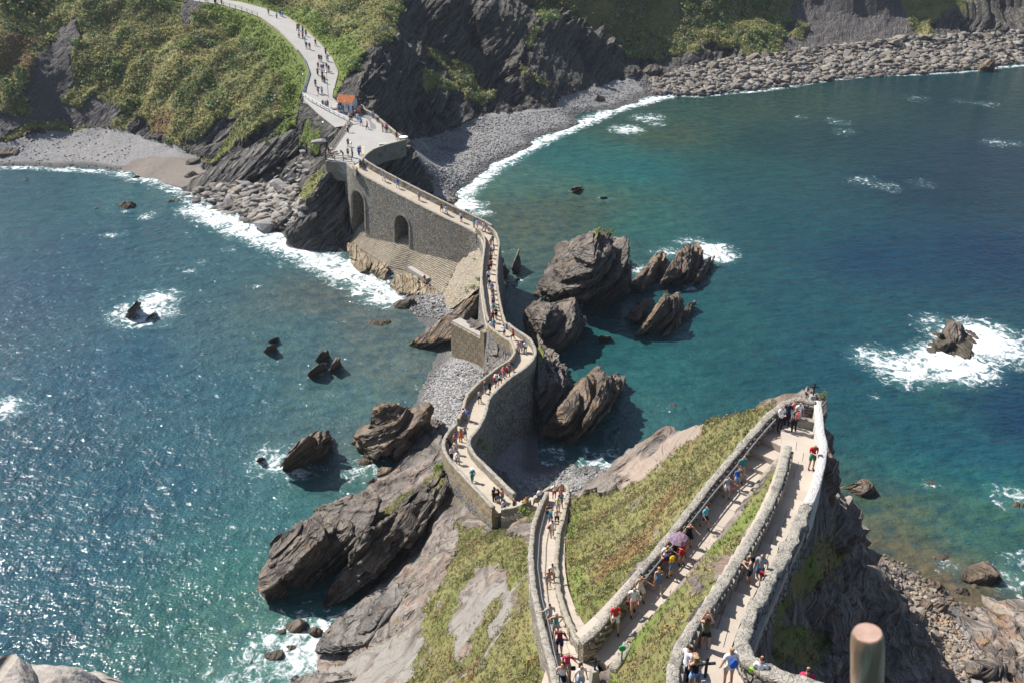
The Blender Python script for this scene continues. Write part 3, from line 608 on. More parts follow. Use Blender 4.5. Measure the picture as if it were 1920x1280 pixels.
IEX += [(11.5, 27, 36), (13, 29, 33), (12.2, 25, 38), (16, 26, 33), (20, 25, 31), (9.8, 28.6, 39), (15, 24, 37), (-12, 38, 26), (0, 28, 37), (10, 22, 43), (20, 18, 46), (34, 18, 34), (48, 22, 24), (62, 26, 4), (80, 20, 1), (90, 60, 0), (-25, 40, 12), (-40, 45, 0), (-60, 60, -3), (-60, 95, -4), (30, 100, -4), (60, 105, -4), (0, 10, 48), (30, 5, 48), (60, 8, 20), (-40, 10, 20), (100, 100, -4), (20, 80, -3), (35, 76, -3), (48, 85, -4)]
for u, v, z in [(1020, 925, 15.0), (1062, 925, 15.4), (1090, 928, 15.4), (1130, 905, 14.8), (1170, 880, 16.6), (1200, 858, 18.6), (1240, 832, 22), (1280, 802, 25.4), (1320, 784, 28.4), (1360, 770, 31), (1400, 755, 33.6), (1445, 742, 36), (1500, 738, 37.0), (1545, 740, 36.6)]:
    p = W(u, v, z); IEX += [(p[0]+1.0, p[1]+4.5, z*0.55), (p[0]+2, p[1]+9, z*0.2-0.5), (p[0]+3, p[1]+15, -3)]
xi = np.arange(-44, 92, 0.27); yi = np.arange(17, 98, 0.27)
Qi, Zi, di = terrain('islet', ISL, xi, yi, IEX)
Ui, Vi, _ = PX(np.c_[Qi, Zi])
Pi = np.c_[Qi, Zi]
GRASS_I = [
 (1, [(1062, 940), (1085, 925), (1140, 930), (1200, 890), (1230, 880), (1300, 810), (1360, 768), (1430, 748), (1455, 762), (1335, 905), (1200, 1060), (1120, 1160), (1088, 1185), (1055, 1110), (1045, 1000)]),
 (1, [(1120, 1300), (1180, 1190), (1300, 1080), (1400, 950), (1475, 855), (1470, 880), (1400, 990), (1330, 1100), (1270, 1190), (1255, 1300)]),
 (5, [(1290, 1110), (1320, 1040), (1380, 985), (1420, 930), (1430, 950), (1400, 1000), (1350, 1070), (1310, 1120)]),
 (1, [(1000, 1010), (990, 1060), (1000, 1170), (1030, 1250), (1045, 1300), (870, 1300), (900, 1230), (940, 1170), (955, 1120), (950, 1080), (960, 1030)]),
 (1, [(860, 985), (930, 990), (990, 1000), (960, 1060), (900, 1060), (860, 1120), (840, 1180), (800, 1230), (770, 1290), (790, 1200), (800, 1130), (850, 1060)]),
 (1, [(770, 1290), (800, 1180), (850, 1190), (860, 1300)]),
 (1, [(840, 865), (850, 900), (790, 940), (740, 970), (690, 985), (720, 950), (780, 915)]),
 (5, [(900, 1140), (990, 1080), (995, 1110), (940, 1190), (880, 1290), (860, 1240)]),
 (0, [(1010, 940), (1000, 975), (985, 1000), (950, 1010), (975, 985), (1000, 950)]),
 (1, [(985, 960), (1010, 945), (1012, 960), (990, 975)]),
 (6, [(1130, 905), (1200, 858), (1290, 800), (1330, 790), (1230, 880), (1200, 900), (1150, 925), (1180, 890)]),
 (0, [(1340, 780), (1450, 738), (1550, 730), (1560, 800), (1520, 745), (1450, 755)]),
 (1, [(1500, 1060), (1540, 1010), (1585, 1030), (1560, 1075), (1480, 1130), (1460, 1180), (1440, 1170), (1470, 1100)]),
 (1, [(1440, 1190), (1500, 1170), (1560, 1200), (1520, 1255), (1450, 1230)]),
 (2, [(1640, 1060), (1700, 1090), (1760, 1160), (1800, 1300), (1790, 1300), (1850, 1300), (1800, 1150), (1830, 1130), (1760, 1090), (1700, 1040)]),
]
ci = cover(Ui, Vi, GRASS_I, 9.0, 0.9, Pi)
vg = (ci == 1).astype(float); dirt = ((ci == 6)).astype(float); peb_i = (ci == 2).astype(float)
# even out below paths
Zi = Pi[:, 2].copy(); npth = np.full(len(Qi), 99.0)
for pa, hw in ((STAIR, 1.15), (LANE, 1.25), (UPPER, 1.15), (CAUSE, 1.5), (CORNER, 1.3)):
    d, t = seg_dist(Qi, pa.p); z0 = np.interp(t, np.arange(len(pa.p)), pa.p[:, 2])
    Zi = np.where(d < hw+0.15, np.minimum(Zi, z0-0.45), Zi); npth = np.minimum(npth, d-hw)
    if pa in (CAUSE, CORNER): Zi = np.where(d < 2.2, np.minimum(Zi, z0-1.2), Zi)
keep = np.clip((npth-0.3)/1.5, 0, 1)
Pi = np.c_[Qi, Zi]
rki = np.clip(1-vg-dirt-peb_i, 0, 1)
land = np.clip((Zi-0.2)/1.0, 0, 1)
Zi = Zi + keep*land*(0.16*fbm(Pi*0.55, 4, 3) + vg*0.10*fbm(Pi*1.7, 2, 9) + rki*0.45*fbm(Pi*0.3, 3, 12)) - (1-land)*np.clip(-Zi, 0, 2)*0.3
Pi = np.c_[Qi, Zi]
gx, gy = [g.ravel() for g in np.gradient(Zi.reshape(di), xi, yi)]
Ni = np.stack([-gx, -gy, np.ones_like(gx)], -1); Ni /= np.linalg.norm(Ni, axis=1)[:, None]
stp = 1-Ni[:, 2]
smooth_face = np.clip((Ui < 960)*(Vi > 980)*(Vi > 1290-0.55*(Ui-560))*1.0, 0, 1)
east = (Ui > 1500)*1.0
amp = rki*keep*land*(1-0.55*smooth_face)
disp = 0.42*layers(Pi, 1.1, 3, 8) + 0.16*layers(Pi, 0.4, 5, 5) + 0.16*fbm(Pi*1.6, 3, 12) + east*(1.1*fbm(Pi*0.35, 4, 77)+0.35*fbm(Pi*1.1, 3, 79)+0.25*np.abs(fbm(Pi*1.2, 2, 5)))
Pi = Pi + Ni*(amp*disp)[:, None]
patch = (ci == 5)*1.0
vgc = np.clip(vg*1.1 + patch*(0.55+0.5*fbm(Pi*0.5, 3, 5)) + rki*0.42*(fbm(Pi*0.4, 3, 8) > 0.45)*(stp < 0.5)*(Zi > 4), 0, 1)
vgc = np.where(vg > 0, vgc-0.6*(fbm(Pi*0.45, 3, 61) > 0.75), vgc)
ti = np.clip(1.2*fbm(Pi*0.22, 3, 40), -0.8, 1)
mid = inpoly(Ui, Vi, [(1180, 1080), (1100, 1100), (1150, 950), (1230, 870), (1330, 800), (1380, 790), (1350, 880), (1200, 1050)])
ti = np.where(mid, np.clip(0.25+0.9*fbm(Pi*0.3, 3, 44), -0.3, .75), ti*0.55)
ti = np.where((npth < 1.0) & (Ui > 1040) & (fbm(Pi*.5, 2, 3) > 0), -0.7, ti)
isl_o = tag(mesh_obj('ground', Pi, grid_faces(*di), M_ISLET, None, True, dict(veg=vgc, peb=peb_i, scree=np.clip(smooth_face*rki*(.75+.5*fbm(Pi*.5, 3, 71)), 0, 1), tint=ti, sand=rki*0, dirt=np.clip(dirt, 0, 1))), None, None, None, 'structure')
facet(isl_o, np.clip(vgc+dirt+smooth_face, 0, 1))
ISLV = dict(P=Pi, N=Ni, veg=vgc, U=Ui, V=Vi, tint=ti, npth=npth, dims=di)
class HF:
    def __init__(s, xr, yr, Z, dims): s.x, s.y, s.Z = xr, yr, Z.reshape(dims)
    def __call__(s, x, y):
        i = np.clip(np.searchsorted(s.x, x)-1, 0, len(s.x)-2); j = np.clip(np.searchsorted(s.y, y)-1, 0, len(s.y)-2)
        fx = np.clip((x-s.x[i])/(s.x[i+1]-s.x[i]), 0, 1); fy = np.clip((y-s.y[j])/(s.y[j+1]-s.y[j]), 0, 1)
        Z = s.Z
        return (Z[i, j]*(1-fx)*(1-fy)+Z[i+1, j]*fx*(1-fy)+Z[i, j+1]*(1-fx)*fy+Z[i+1, j+1]*fx*fy)
HM = HF(xr, yr, Z, dims); HI = HF(xi, yi, Zi, di); HS = HF(xs, ys, Ps[:, 2], ds)
def ground(x, y):
    z = -3.0
    if -200 <= x <= 300 and 150 <= y <= 430: z = max(z, float(HM(x, y)))
    if -44 <= x <= 92 and 17 <= y <= 98: z = max(z, float(HI(x, y)))
    if -55 <= x <= 45 and 62 <= y <= 165: z = max(z, float(HS(x, y)))
    return z
def GP(u, v, z0=2.0):
    z = z0
    for _ in range(20):
        p = W(u, v, z); z = 0.5*z+0.5*max(ground(p[0], p[1]), -0.5)
    return W(u, v, z)

# ================================================================== sea
t = NT('sea_water')
wc = t.attr('wcol', 'Color'); fo = t.attr('foam')
big = t.noise(0.10, 3); patch_n = t.noise(0.45, 5, dist=0.6)
bed = t.vor(0.55, 'F1', 'Distance')
sh = t.attr('shal'); swell = t.noise(1.0, 4, t.comb(t.math('MULTIPLY', t.dot(t.pos, (1, .25, 0)), .16), t.math('MULTIPLY', t.dot(t.pos, (-.25, 1, 0)), .55), 0.0), .62)
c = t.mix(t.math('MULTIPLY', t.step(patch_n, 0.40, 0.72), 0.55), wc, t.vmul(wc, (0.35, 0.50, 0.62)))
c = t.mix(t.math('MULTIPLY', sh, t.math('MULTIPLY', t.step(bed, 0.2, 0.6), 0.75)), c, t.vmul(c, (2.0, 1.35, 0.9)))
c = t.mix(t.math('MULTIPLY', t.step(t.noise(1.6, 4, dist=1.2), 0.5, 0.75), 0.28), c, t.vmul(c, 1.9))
c = t.mix(t.math('MULTIPLY', t.step(swell, .38, .62), .42), t.vmul(c, (.72, .78, .82)), t.vmul(c, (1.35, 1.25, 1.15)))  # light and dark sides of the ripples put into the water colour
fn = t.noise(0.55, 6, rough=0.68, dist=1.2); fv = t.vor(1.1, 'DISTANCE_TO_EDGE', vec=None)
lace = t.math('SUBTRACT', 1.0, t.step(t.math('ADD', fv, t.math('MULTIPLY', t.noise(3, 4), 0.12)), 0.03, 0.22))
fx = t.math('ADD', fo, t.math('ADD', t.math('MULTIPLY', t.math('SUBTRACT', fn, 0.5), 2.6), t.math('MULTIPLY', lace, 0.18)))
F = t.math('MULTIPLY', t.step(fx, 0.50, 1.10), 0.92)
F = t.math('MULTIPLY', F, t.step(fo, 0.02, 0.2))
halo = t.math('MULTIPLY', t.step(fo, 0.1, 0.9), 0.30)
c = t.mix(halo, c, (0.10, 0.26, 0.25))
c = t.mix(F, c, (0.80, 0.83, 0.85))
r = t.fmix(F, 0.075, 0.7)
rip = t.vmul(t.pos, (1.0, 1.0, 1.0))
w1 = t.noise(1.0, 2, rough=0.5); w2 = t.noise(3.0, 2, rough=0.5); w3 = t.noise(0.22, 2)
hh = t.math('ADD', t.math('MULTIPLY', w1, 0.50), t.math('ADD', t.math('MULTIPLY', w2, 0.17), t.math('MULTIPLY', w3, 0.9)))
hh = t.math('ADD', hh, t.math('ADD', t.math('MULTIPLY', F, 0.12), t.math('MULTIPLY', swell, .45)))
n = t.bump(hh, 1.0, 0.59)
t.b.inputs['IOR'].default_value = 1.33
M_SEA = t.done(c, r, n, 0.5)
xw = np.concatenate([[-3000, -800, -300], np.arange(-190, -60, 1.3), np.arange(-60, 75, 0.5), np.arange(75, 240, 1.0), [300, 800, 3000]])
yw = np.concatenate([[-3000, -500, 0], np.arange(30, 190, 0.5), np.arange(190, 345, 0.9), [400, 900, 3000]])
X, Y = np.meshgrid(xw, yw, indexing='ij'); Qw = np.stack([X.ravel(), Y.ravel()], -1)
wp = np.array([W(u, v, 0)[:2] for u, v, c_ in WC]); wcv = np.array([c_ for u, v, c_ in WC])
ext = np.array([(-300, 0), (-800, 400), (300, 0), (800, 300), (-3000, 0), (3000, 0), (0, 3000), (0, -3000)]); wp = np.vstack([wp, ext]); wcv = np.vstack([wcv, np.tile([[.004, .040, .065]], (len(ext), 1))])
# inverse-distance blend keeps the tones inside their range
wcol = np.zeros((len(Qw), 3)); tot = np.zeros(len(Qw))
for p, c_ in zip(wp, wcv):
    d2 = ((Qw-p)**2).sum(1); k = 1/(d2+20)**1.6; wcol += k[:, None]*c_; tot += k
wcol /= tot[:, None]
_u, _v, _ = PX(np.c_[Qw, np.zeros(len(Qw))])
west = np.clip((0.0-Qw[:, 0]+0.05*(Qw[:, 1]-100))/25, 0, 1)[:, None]
wcol = wcol*(1.18+0.02*west)*np.array([[1.0, .90, .96]]) + west*np.array([[.010, .008, .010]])
foam = np.zeros(len(Qw))
for u, v, rr, st in FOAM_SPOTS:
    p = W(u, v, 0)[:2]; d = np.sqrt(((Qw-p)**2).sum(1)); foam = np.maximum(foam, st*0.8*np.clip(1.25-d/rr, 0, 1)**0.7)
for L, wd, st in FOAM_LINES:
    d, _ = seg_dist(Qw, np.array([W(u, v, 0)[:2] for u, v in L])); foam = np.maximum(foam, min(st, 1.15)*0.78*np.clip(1.2-d/wd, 0, 1)**0.6)
shal = np.zeros(len(Qw))
for u, v, rr in [(950, 400, 30), (1080, 380, 22), (1250, 240, 26), (1380, 200, 25), (1550, 190, 22), (650, 560, 20), (720, 700, 20), (1690, 990, 12), (1750, 1070, 12), (1800, 1130, 9), (1900, 960, 9), (480, 1230, 12), (600, 620, 18), (1780, 745, 8), (740, 880, 12)]:
    p = W(u, v, 0)[:2]; d = np.sqrt(((Qw-p)**2).sum(1)); shal = np.maximum(shal, np.clip(1.4-d/rr, 0, 1)*(.45 if u < 900 else 1.0))
so_ = mesh_obj('sea', np.c_[Qw, np.zeros(len(Qw))], grid_faces(len(xw), len(yw)), M_SEA, None, True, dict(wcol=wcol, foam=foam, shal=shal))
tag(so_, None, None, None, 'structure')
# ------------------------------------------------------------------ sea rocks: bedded solids grown from a hull of surveyed points
def tri_subdiv(v, f, n):
    for _ in range(n):
        e = np.sort(np.vstack([f[:, [0, 1]], f[:, [1, 2]], f[:, [2, 0]]]), axis=1)
        ue, inv = np.unique(e, axis=0, return_inverse=True); inv = inv.ravel()
        mid = (v[ue[:, 0]]+v[ue[:, 1]])/2; k = len(v); v = np.vstack([v, mid]); m = len(f)
        a, b, c = inv[:m]+k, inv[m:2*m]+k, inv[2*m:]+k
        f = np.vstack([np.c_[f[:, 0], a, c], np.c_[a, f[:, 1], b], np.c_[c, b, f[:, 2]], np.c_[a, b, c]])
    return v, f
def hull(P):
    bm = bmesh.new()
    for p in P: bm.verts.new(p)
    bmesh.ops.convex_hull(bm, input=bm.verts)
    bmesh.ops.delete(bm, geom=[v for v in bm.verts if not v.link_faces], context='VERTS')
    bmesh.ops.triangulate(bm, faces=bm.faces)
    # split long edges so that facets are even
    for _ in range(4):
        L = max((e.calc_length() for e in bm.edges), default=0)
        es = [e for e in bm.edges if e.calc_length() > max(0.5*L, 2.2)]
        if L < 2.6: break
        bmesh.ops.subdivide_edges(bm, edges=es, cuts=1); bmesh.ops.triangulate(bm, faces=bm.faces)
    bm.verts.index_update()
    v = np.array([x.co[:] for x in bm.verts]); f = np.array([[w.index for w in q.verts] for q in bm.faces]); bm.free()
    return v, f
def vnormals(v, f):
    n = np.cross(v[f[:, 1]]-v[f[:, 0]], v[f[:, 2]]-v[f[:, 0]]); N = np.zeros_like(v)
    for k in range(3): np.add.at(N, f[:, k], n)
    return N/(np.linalg.norm(N, axis=1)[:, None]+1e-9)
def fit_hull(P):
    bm = bmesh.new()
    for p in P: bm.verts.new(p)
    bmesh.ops.convex_hull(bm, input=bm.verts)
    bmesh.ops.delete(bm, geom=[v for v in bm.verts if not v.link_faces], context='VERTS')
    return bm
def rock_shape(pieces, step=0.35, amp=0.45, seed=0, T=0.7):
    """every piece is cut along the bedding into beds of uneven thickness; each bed is shifted and trimmed on its own"""
    g = np.random.default_rng(seed+1); V, Fc, k = [], [], 0
    for P in pieces:
        P = np.array(P, float); base = fit_hull(P); cs = P@BN; c0, c1 = cs.min(), cs.max(); c = c0
        ext = P.max(0)-P.min(0); size = min(1.0, np.sort(ext)[1]/5.0)
        cen = P.mean(0)
        while c < c1-0.05:
            th = T*g.choice([.35, .55, .8, 1.1, 1.7]); a, b_ = c, min(c1, c+th); c = b_
            bm = base.copy()
            for cc, sg in ((a, -1), (b_, 1)):
                geom = list(bm.verts)+list(bm.edges)+list(bm.faces)
                r = bmesh.ops.bisect_plane(bm, geom=geom, plane_co=Vector(BN*cc), plane_no=Vector(BN*sg), clear_outer=True)
                ed = [e for e in r['geom_cut'] if isinstance(e, bmesh.types.BMEdge)]
                if ed: bmesh.ops.contextual_create(bm, geom=ed)
            pts = np.array([v.co[:] for v in bm.verts]); bm.free()
            if len(pts) < 4: continue
            m = pts.mean(0); sc_ = 1+amp*0.68*g.uniform(-1, .55)*size; sh = (BA*g.normal()+BB*g.normal())*amp*0.6*size
            d = pts-m; dn = (d@BN)[:, None]*BN; pts = m+dn*1.02+(d-dn)*sc_+sh
            try: v, f = hull(pts)
            except Exception: continue
            L = np.median(np.linalg.norm(v[f[:, 0]]-v[f[:, 1]], axis=1)); n = int(np.clip(round(math.log2(max(L/step, 1))), 1, 3))
            v, f = tri_subdiv(v, f, n); N = vnormals(v, f)
            lat = 1-0.8*np.abs(N@BN)
            A = amp*size*lat*(0.75*layers(v, max(.18, th*.45), seed+3, 6) + 0.6*fbm(v*0.45, 3, seed) + 0.8*fbm(v*1.4, 3, seed+7, .65)) + 0.12*size*fbm(v*1.0, 4, seed+9, .65)
            v = v+N*A[:, None]
            V.append(v); Fc.append(f+k); k += len(v)
        base.free()
    return np.vstack(V), np.vstack(Fc)
def P3(*a):
    """waterline point (u, v), or (u, v, z)"""
    return [W(*(q if len(q) == 3 else (*q, -1.0))) for q in a]
def rock(name, label, pieces, mat=None, cat='rock', group=None, amp=0.45, step=0.35, T=0.8, vegtop=None, seed=None, kids=None):
    s = seed if seed is not None else (hash(label) if False else sum(map(ord, label)) % 97)
    v, f = rock_shape(pieces, step, amp, s, T)
    veg = np.zeros(len(v))
    if vegtop is not None: veg = np.clip((v[:, 2]-vegtop)/1.0, 0, 1)*0.75
    o = mesh_obj(name, v, f, mat or M_ROCK, None, False, dict(veg=veg))
    return tag(o, label, cat, group)

# bedded spurs and dark noses of the mainland coast, cut to the same beds
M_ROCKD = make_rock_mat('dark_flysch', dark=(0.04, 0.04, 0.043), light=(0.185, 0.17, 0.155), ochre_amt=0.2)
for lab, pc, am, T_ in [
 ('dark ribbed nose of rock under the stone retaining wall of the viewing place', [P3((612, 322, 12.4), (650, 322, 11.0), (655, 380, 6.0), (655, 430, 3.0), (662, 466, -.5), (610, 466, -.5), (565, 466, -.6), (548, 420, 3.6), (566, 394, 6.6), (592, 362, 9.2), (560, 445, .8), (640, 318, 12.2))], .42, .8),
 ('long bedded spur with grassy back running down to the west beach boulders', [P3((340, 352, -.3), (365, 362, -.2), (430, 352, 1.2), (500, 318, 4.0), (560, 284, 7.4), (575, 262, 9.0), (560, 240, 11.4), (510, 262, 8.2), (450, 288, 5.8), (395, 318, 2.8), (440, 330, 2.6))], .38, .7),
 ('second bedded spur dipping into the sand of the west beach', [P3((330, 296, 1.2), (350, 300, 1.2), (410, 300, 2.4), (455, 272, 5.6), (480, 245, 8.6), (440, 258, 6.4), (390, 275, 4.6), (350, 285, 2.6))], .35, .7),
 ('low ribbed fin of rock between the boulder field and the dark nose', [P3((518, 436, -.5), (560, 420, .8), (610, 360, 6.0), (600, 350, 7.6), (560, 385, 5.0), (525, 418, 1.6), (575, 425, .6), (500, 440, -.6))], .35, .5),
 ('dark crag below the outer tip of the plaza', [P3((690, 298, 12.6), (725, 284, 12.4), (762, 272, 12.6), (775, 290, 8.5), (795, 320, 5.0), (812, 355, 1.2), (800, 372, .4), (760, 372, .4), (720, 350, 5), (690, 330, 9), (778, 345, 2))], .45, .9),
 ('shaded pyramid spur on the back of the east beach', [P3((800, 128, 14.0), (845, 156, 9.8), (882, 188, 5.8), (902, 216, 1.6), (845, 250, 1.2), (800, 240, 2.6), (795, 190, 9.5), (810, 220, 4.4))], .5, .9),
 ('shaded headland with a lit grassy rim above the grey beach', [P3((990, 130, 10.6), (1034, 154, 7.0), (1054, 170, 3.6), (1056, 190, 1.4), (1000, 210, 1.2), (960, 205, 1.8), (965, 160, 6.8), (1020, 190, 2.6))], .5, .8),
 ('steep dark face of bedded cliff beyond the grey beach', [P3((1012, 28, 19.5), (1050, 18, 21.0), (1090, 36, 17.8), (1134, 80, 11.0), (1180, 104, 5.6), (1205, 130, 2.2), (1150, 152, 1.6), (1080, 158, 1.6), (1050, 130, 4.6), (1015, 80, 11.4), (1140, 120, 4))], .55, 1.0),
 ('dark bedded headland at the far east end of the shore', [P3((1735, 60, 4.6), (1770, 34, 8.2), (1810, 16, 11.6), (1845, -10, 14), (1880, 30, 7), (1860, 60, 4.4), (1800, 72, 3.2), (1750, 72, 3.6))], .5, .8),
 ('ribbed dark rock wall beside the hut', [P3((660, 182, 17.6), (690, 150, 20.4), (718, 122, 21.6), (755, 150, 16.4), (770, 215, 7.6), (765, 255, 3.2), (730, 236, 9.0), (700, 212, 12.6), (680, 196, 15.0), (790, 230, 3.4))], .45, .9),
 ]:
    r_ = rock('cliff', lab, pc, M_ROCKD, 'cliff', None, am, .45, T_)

# big slab with the long lit bedding plane, south of the revetment
rock('sea_rock', 'long tilted slab of rock running down beside the block wall, flat brown upper plane', [
    P3((757, 658), (775, 664), (905, 610), (905, 570, 4), (905, 545, 7.6), (880, 560, 6.6), (830, 597, 3.8), (770, 645, .6), (845, 640, 2.2), (905, 580, 5.2), (880, 625, -1)),
    P3((785, 664), (840, 640), (870, 630), (905, 612, 1), (880, 600, 3.4), (845, 612, 3.0), (800, 645, 1.0), (905, 600, 3.6))], M_ROCK2, amp=0.28, T=0.9)
rock('sea_rock', 'massive dark pyramid of rock with grassy peak, largest in the bay', [
    P3((1005, 555), (1030, 570), (1075, 580), (1120, 575), (1172, 555), (1172, 530), (1130, 435, 13.0), (1110, 440, 13.2), (1143, 432, 13.0), (1080, 470, 10.5), (1040, 500, 6), (1148, 470, 11.5), (1165, 510, 5.5), (1010, 540, 1.2), (1075, 520, 7.5), (1115, 500, 10.8), (1170, 545, 1), (1040, 470), (1100, 500)),
    P3((1150, 520), (1175, 500), (1172, 470), (1160, 458, 3.6), (1168, 460, 3.4), (1150, 480, 3))], M_ROCK, amp=0.75, T=1.0, vegtop=12.6)
rock('sea_rock', 'spiky upright fin of rock with whitewater behind it', [
    P3((1175, 550), (1215, 553), (1240, 530), (1248, 490), (1240, 468, 4.2), (1246, 468, 4.0), (1220, 500, 3.2), (1190, 530, 2), (1195, 510)),
    P3((1150, 545), (1190, 552), (1200, 530), (1180, 515, 1.2), (1160, 530, 1.4))], M_ROCK2, amp=0.4)
rock('sea_rock', 'broad leaning brown slab beside a patch of surf', [
    P3((1235, 540), (1262, 541), (1300, 535), (1312, 500), (1314, 465, 1.5), (1305, 455, 4.8), (1285, 455, 5.2), (1260, 490, 4.6), (1245, 520, 2.4), (1290, 510, 3.0), (1312, 480, 2.4)),
    ], M_ROCK2, amp=0.45)
rock('sea_rock', 'narrow tilted ridge rock standing alone at the surf edge', [
    P3((1297, 540), (1325, 530), (1338, 500), (1338, 478, 1.8), (1332, 480, 2.2), (1310, 515, 1.8), (1300, 532, .8))], M_ROCK2, amp=0.35)
rock('sea_rock', 'ochre sided slab rock with a deep cleft in the middle of the bay', [
    P3((1165, 605), (1195, 612), (1205, 560), (1225, 556, 2.2), (1190, 580, 2.6), (1200, 600, 1.4)),
    P3((1190, 632), (1215, 638), (1250, 625), (1275, 600), (1278, 560), (1275, 545, 4.0), (1255, 541, 5.2), (1240, 560, 5.4), (1215, 600, 3), (1196, 622, 1.2), (1265, 580, 3.4)),
    P3((1262, 610), (1290, 595), (1304, 575), (1302, 564, 1.4), (1280, 580, 1.8), (1240, 635, .3), (1265, 630, -.4), (1255, 620, 1))], M_ROCK2, amp=0.4)
rock('sea_rock', 'small ribbed rock alone between the two big outcrops', [P3((1117, 640), (1130, 645), (1146, 634), (1144, 630, 1.0), (1125, 630, 1.2), (1120, 636, .8))], M_ROCK2, amp=0.25)
rock('sea_rock', 'rounded pale boulder at the tip of the dark stacks', [P3((1076, 584), (1088, 585), (1098, 575), (1092, 569, 1.6), (1082, 572, 1.8))], M_ROCK, amp=0.2)
rock('sea_rock', 'slanting grey stack of beds just below the causeway bend', [
    P3((985, 600), (990, 640), (1012, 660), (1040, 668), (1075, 650), (1103, 622), (1100, 610), (1068, 573, 5), (1040, 575, 6.4), (1020, 590, 6.8), (1000, 565, 5.6), (1085, 600, 3.5), (1060, 630, 3.0), (1015, 632, 4.4), (985, 580, 4.6)),
    P3((1012, 660), (1030, 668), (1062, 655), (1070, 640), (1050, 630, 2.2), (1030, 645, 2.2)),
    P3((985, 600), (1000, 610), (1018, 585), (1015, 562, 4.4), (1000, 566, 4.8), (1000, 590, 3))], M_ROCK, amp=0.6, T=1.0)
rock('sea_rock', 'dark rough crag propping the outer side of the causeway elbow', [
    P3((990, 690), (1000, 780), (1020, 830), (1050, 790), (1055, 740), (1060, 700), (1035, 670, 5.5), (1010, 650, 7.6), (1000, 660, 8.0), (1018, 665, 7.4), (1045, 720, 5), (1052, 760, 2.6), (1000, 720, 7.0), (1030, 700, 6.6))], M_ROCKG, amp=0.65, T=1.0, vegtop=7.2)
rock('sea_rock', 'twin finned rock with sunlit ochre planes beside the shaded cove', [
    P3((1020, 830), (1075, 828), (1120, 800), (1130, 745), (1100, 705), (1060, 735), (1118, 702, 5.0), (1112, 697, 5.2), (1125, 708, 4.2), (1050, 760, 5.6), (1080, 730, 5.8), (1030, 790, 3), (1060, 790, 4.2), (1100, 760, 5)),
    P3((1090, 825), (1120, 800), (1150, 760), (1168, 730), (1168, 712), (1152, 698, 5.2), (1135, 715, 6.6), (1166, 706, 3.8), (1112, 765, 6.0), (1100, 790, 4.6), (1145, 745, 5))], M_ROCK2, amp=0.42, T=0.9)
rock('sea_rock', 'thin spikes of rock behind the outer parapet', [
    P3((958, 520), (972, 522), (975, 500), (974, 468, 3.6), (971, 468, 3.5), (960, 500, 2)),
    P3((935, 520), (955, 524), (952, 500, 2.6), (940, 480, 4), (936, 470, 4.6), (934, 500, 3.6))], M_ROCK, amp=0.2)
rock('sea_rock', 'low flat boulder awash off the outer parapet', [P3((965, 528), (975, 535), (982, 525), (970, 521, .7))], M_ROCK, amp=0.15)
rock('sea_rock', 'two thin parallel slabs awash near the shingle beach', [
    P3((1063, 364), (1072, 369), (1098, 357), (1090, 352, .9), (1078, 357, 1.0)), P3((1066, 358), (1080, 355), (1095, 350, .8), (1084, 349, .9), (1072, 354, .7))], M_ROCK2, amp=0.15, T=0.5)
rock('sea_rock', 'weedy hump of rock showing through the foam off the beach', [P3((1120, 374), (1132, 377), (1148, 372), (1136, 369, .5), (1126, 370, .5))], M_ROCK2, amp=0.12)
# west bay
rock('sea_rock', 'lit jagged slab rock ringed with surf in the west bay', [
    P3((512, 896), (530, 898), (575, 880), (612, 862), (625, 845), (620, 810), (590, 812, 5.2), (583, 818, 4.2), (560, 830, 5.2), (535, 860, 3.6), (520, 885, 1.0), (600, 840, 3.2)),
    P3((590, 845), (618, 850), (626, 830), (622, 813, 3.6), (610, 815, 3.8), (596, 830, 2.6))], M_ROCK2, amp=0.4, T=0.9)
rock('sea_rock', 'small ridged rock awash at the tip of the jagged slab', [P3((478, 868), (488, 873), (498, 862), (494, 855, 1.2), (484, 858, 1.2))], M_ROCK2, amp=0.2)
rock('sea_rock', 'sharp wedge of rock sunk in churning foam', [P3((230, 598), (240, 602), (262, 580), (265, 565, 2.6), (255, 566, 3.0), (240, 585, 1.8)), P3((268, 603), (280, 602), (296, 588), (292, 584, 1.2), (278, 594, 1.1))], M_ROCK2, amp=0.25, T=0.7)
rock('sea_rock', 'pair of stubby ribbed rocks between the surf and the causeway', [P3((490, 664), (500, 668), (522, 660), (515, 645, 1.8), (500, 650, 1.8)), P3((498, 645), (510, 648), (526, 638), (522, 631, 1.1), (508, 637, 1.1))], M_ROCK2, amp=0.25, T=0.6)
rock('sea_rock', 'lower slab in a cluster of three leaning rocks', [P3((572, 708), (585, 713), (612, 700), (614, 685), (608, 678, 2.2), (592, 686, 2.4), (578, 700, 1.2))], M_ROCK2, 'rock', 'cluster of leaning rocks', amp=0.25, T=0.7)
rock('sea_rock', 'upper slab in a cluster of three leaning rocks', [P3((588, 682), (600, 684), (618, 672), (616, 658, 2.0), (606, 655, 2.4), (596, 668, 1.6))], M_ROCK2, 'rock', 'cluster of leaning rocks', amp=0.25, T=0.7)
rock('sea_rock', 'outer upright slab in a cluster of three leaning rocks', [P3((614, 702), (626, 703), (638, 690), (637, 670, 2.2), (630, 670, 2.2), (622, 685, 1.8))], M_ROCK2, 'rock', 'cluster of leaning rocks', amp=0.25, T=0.7)
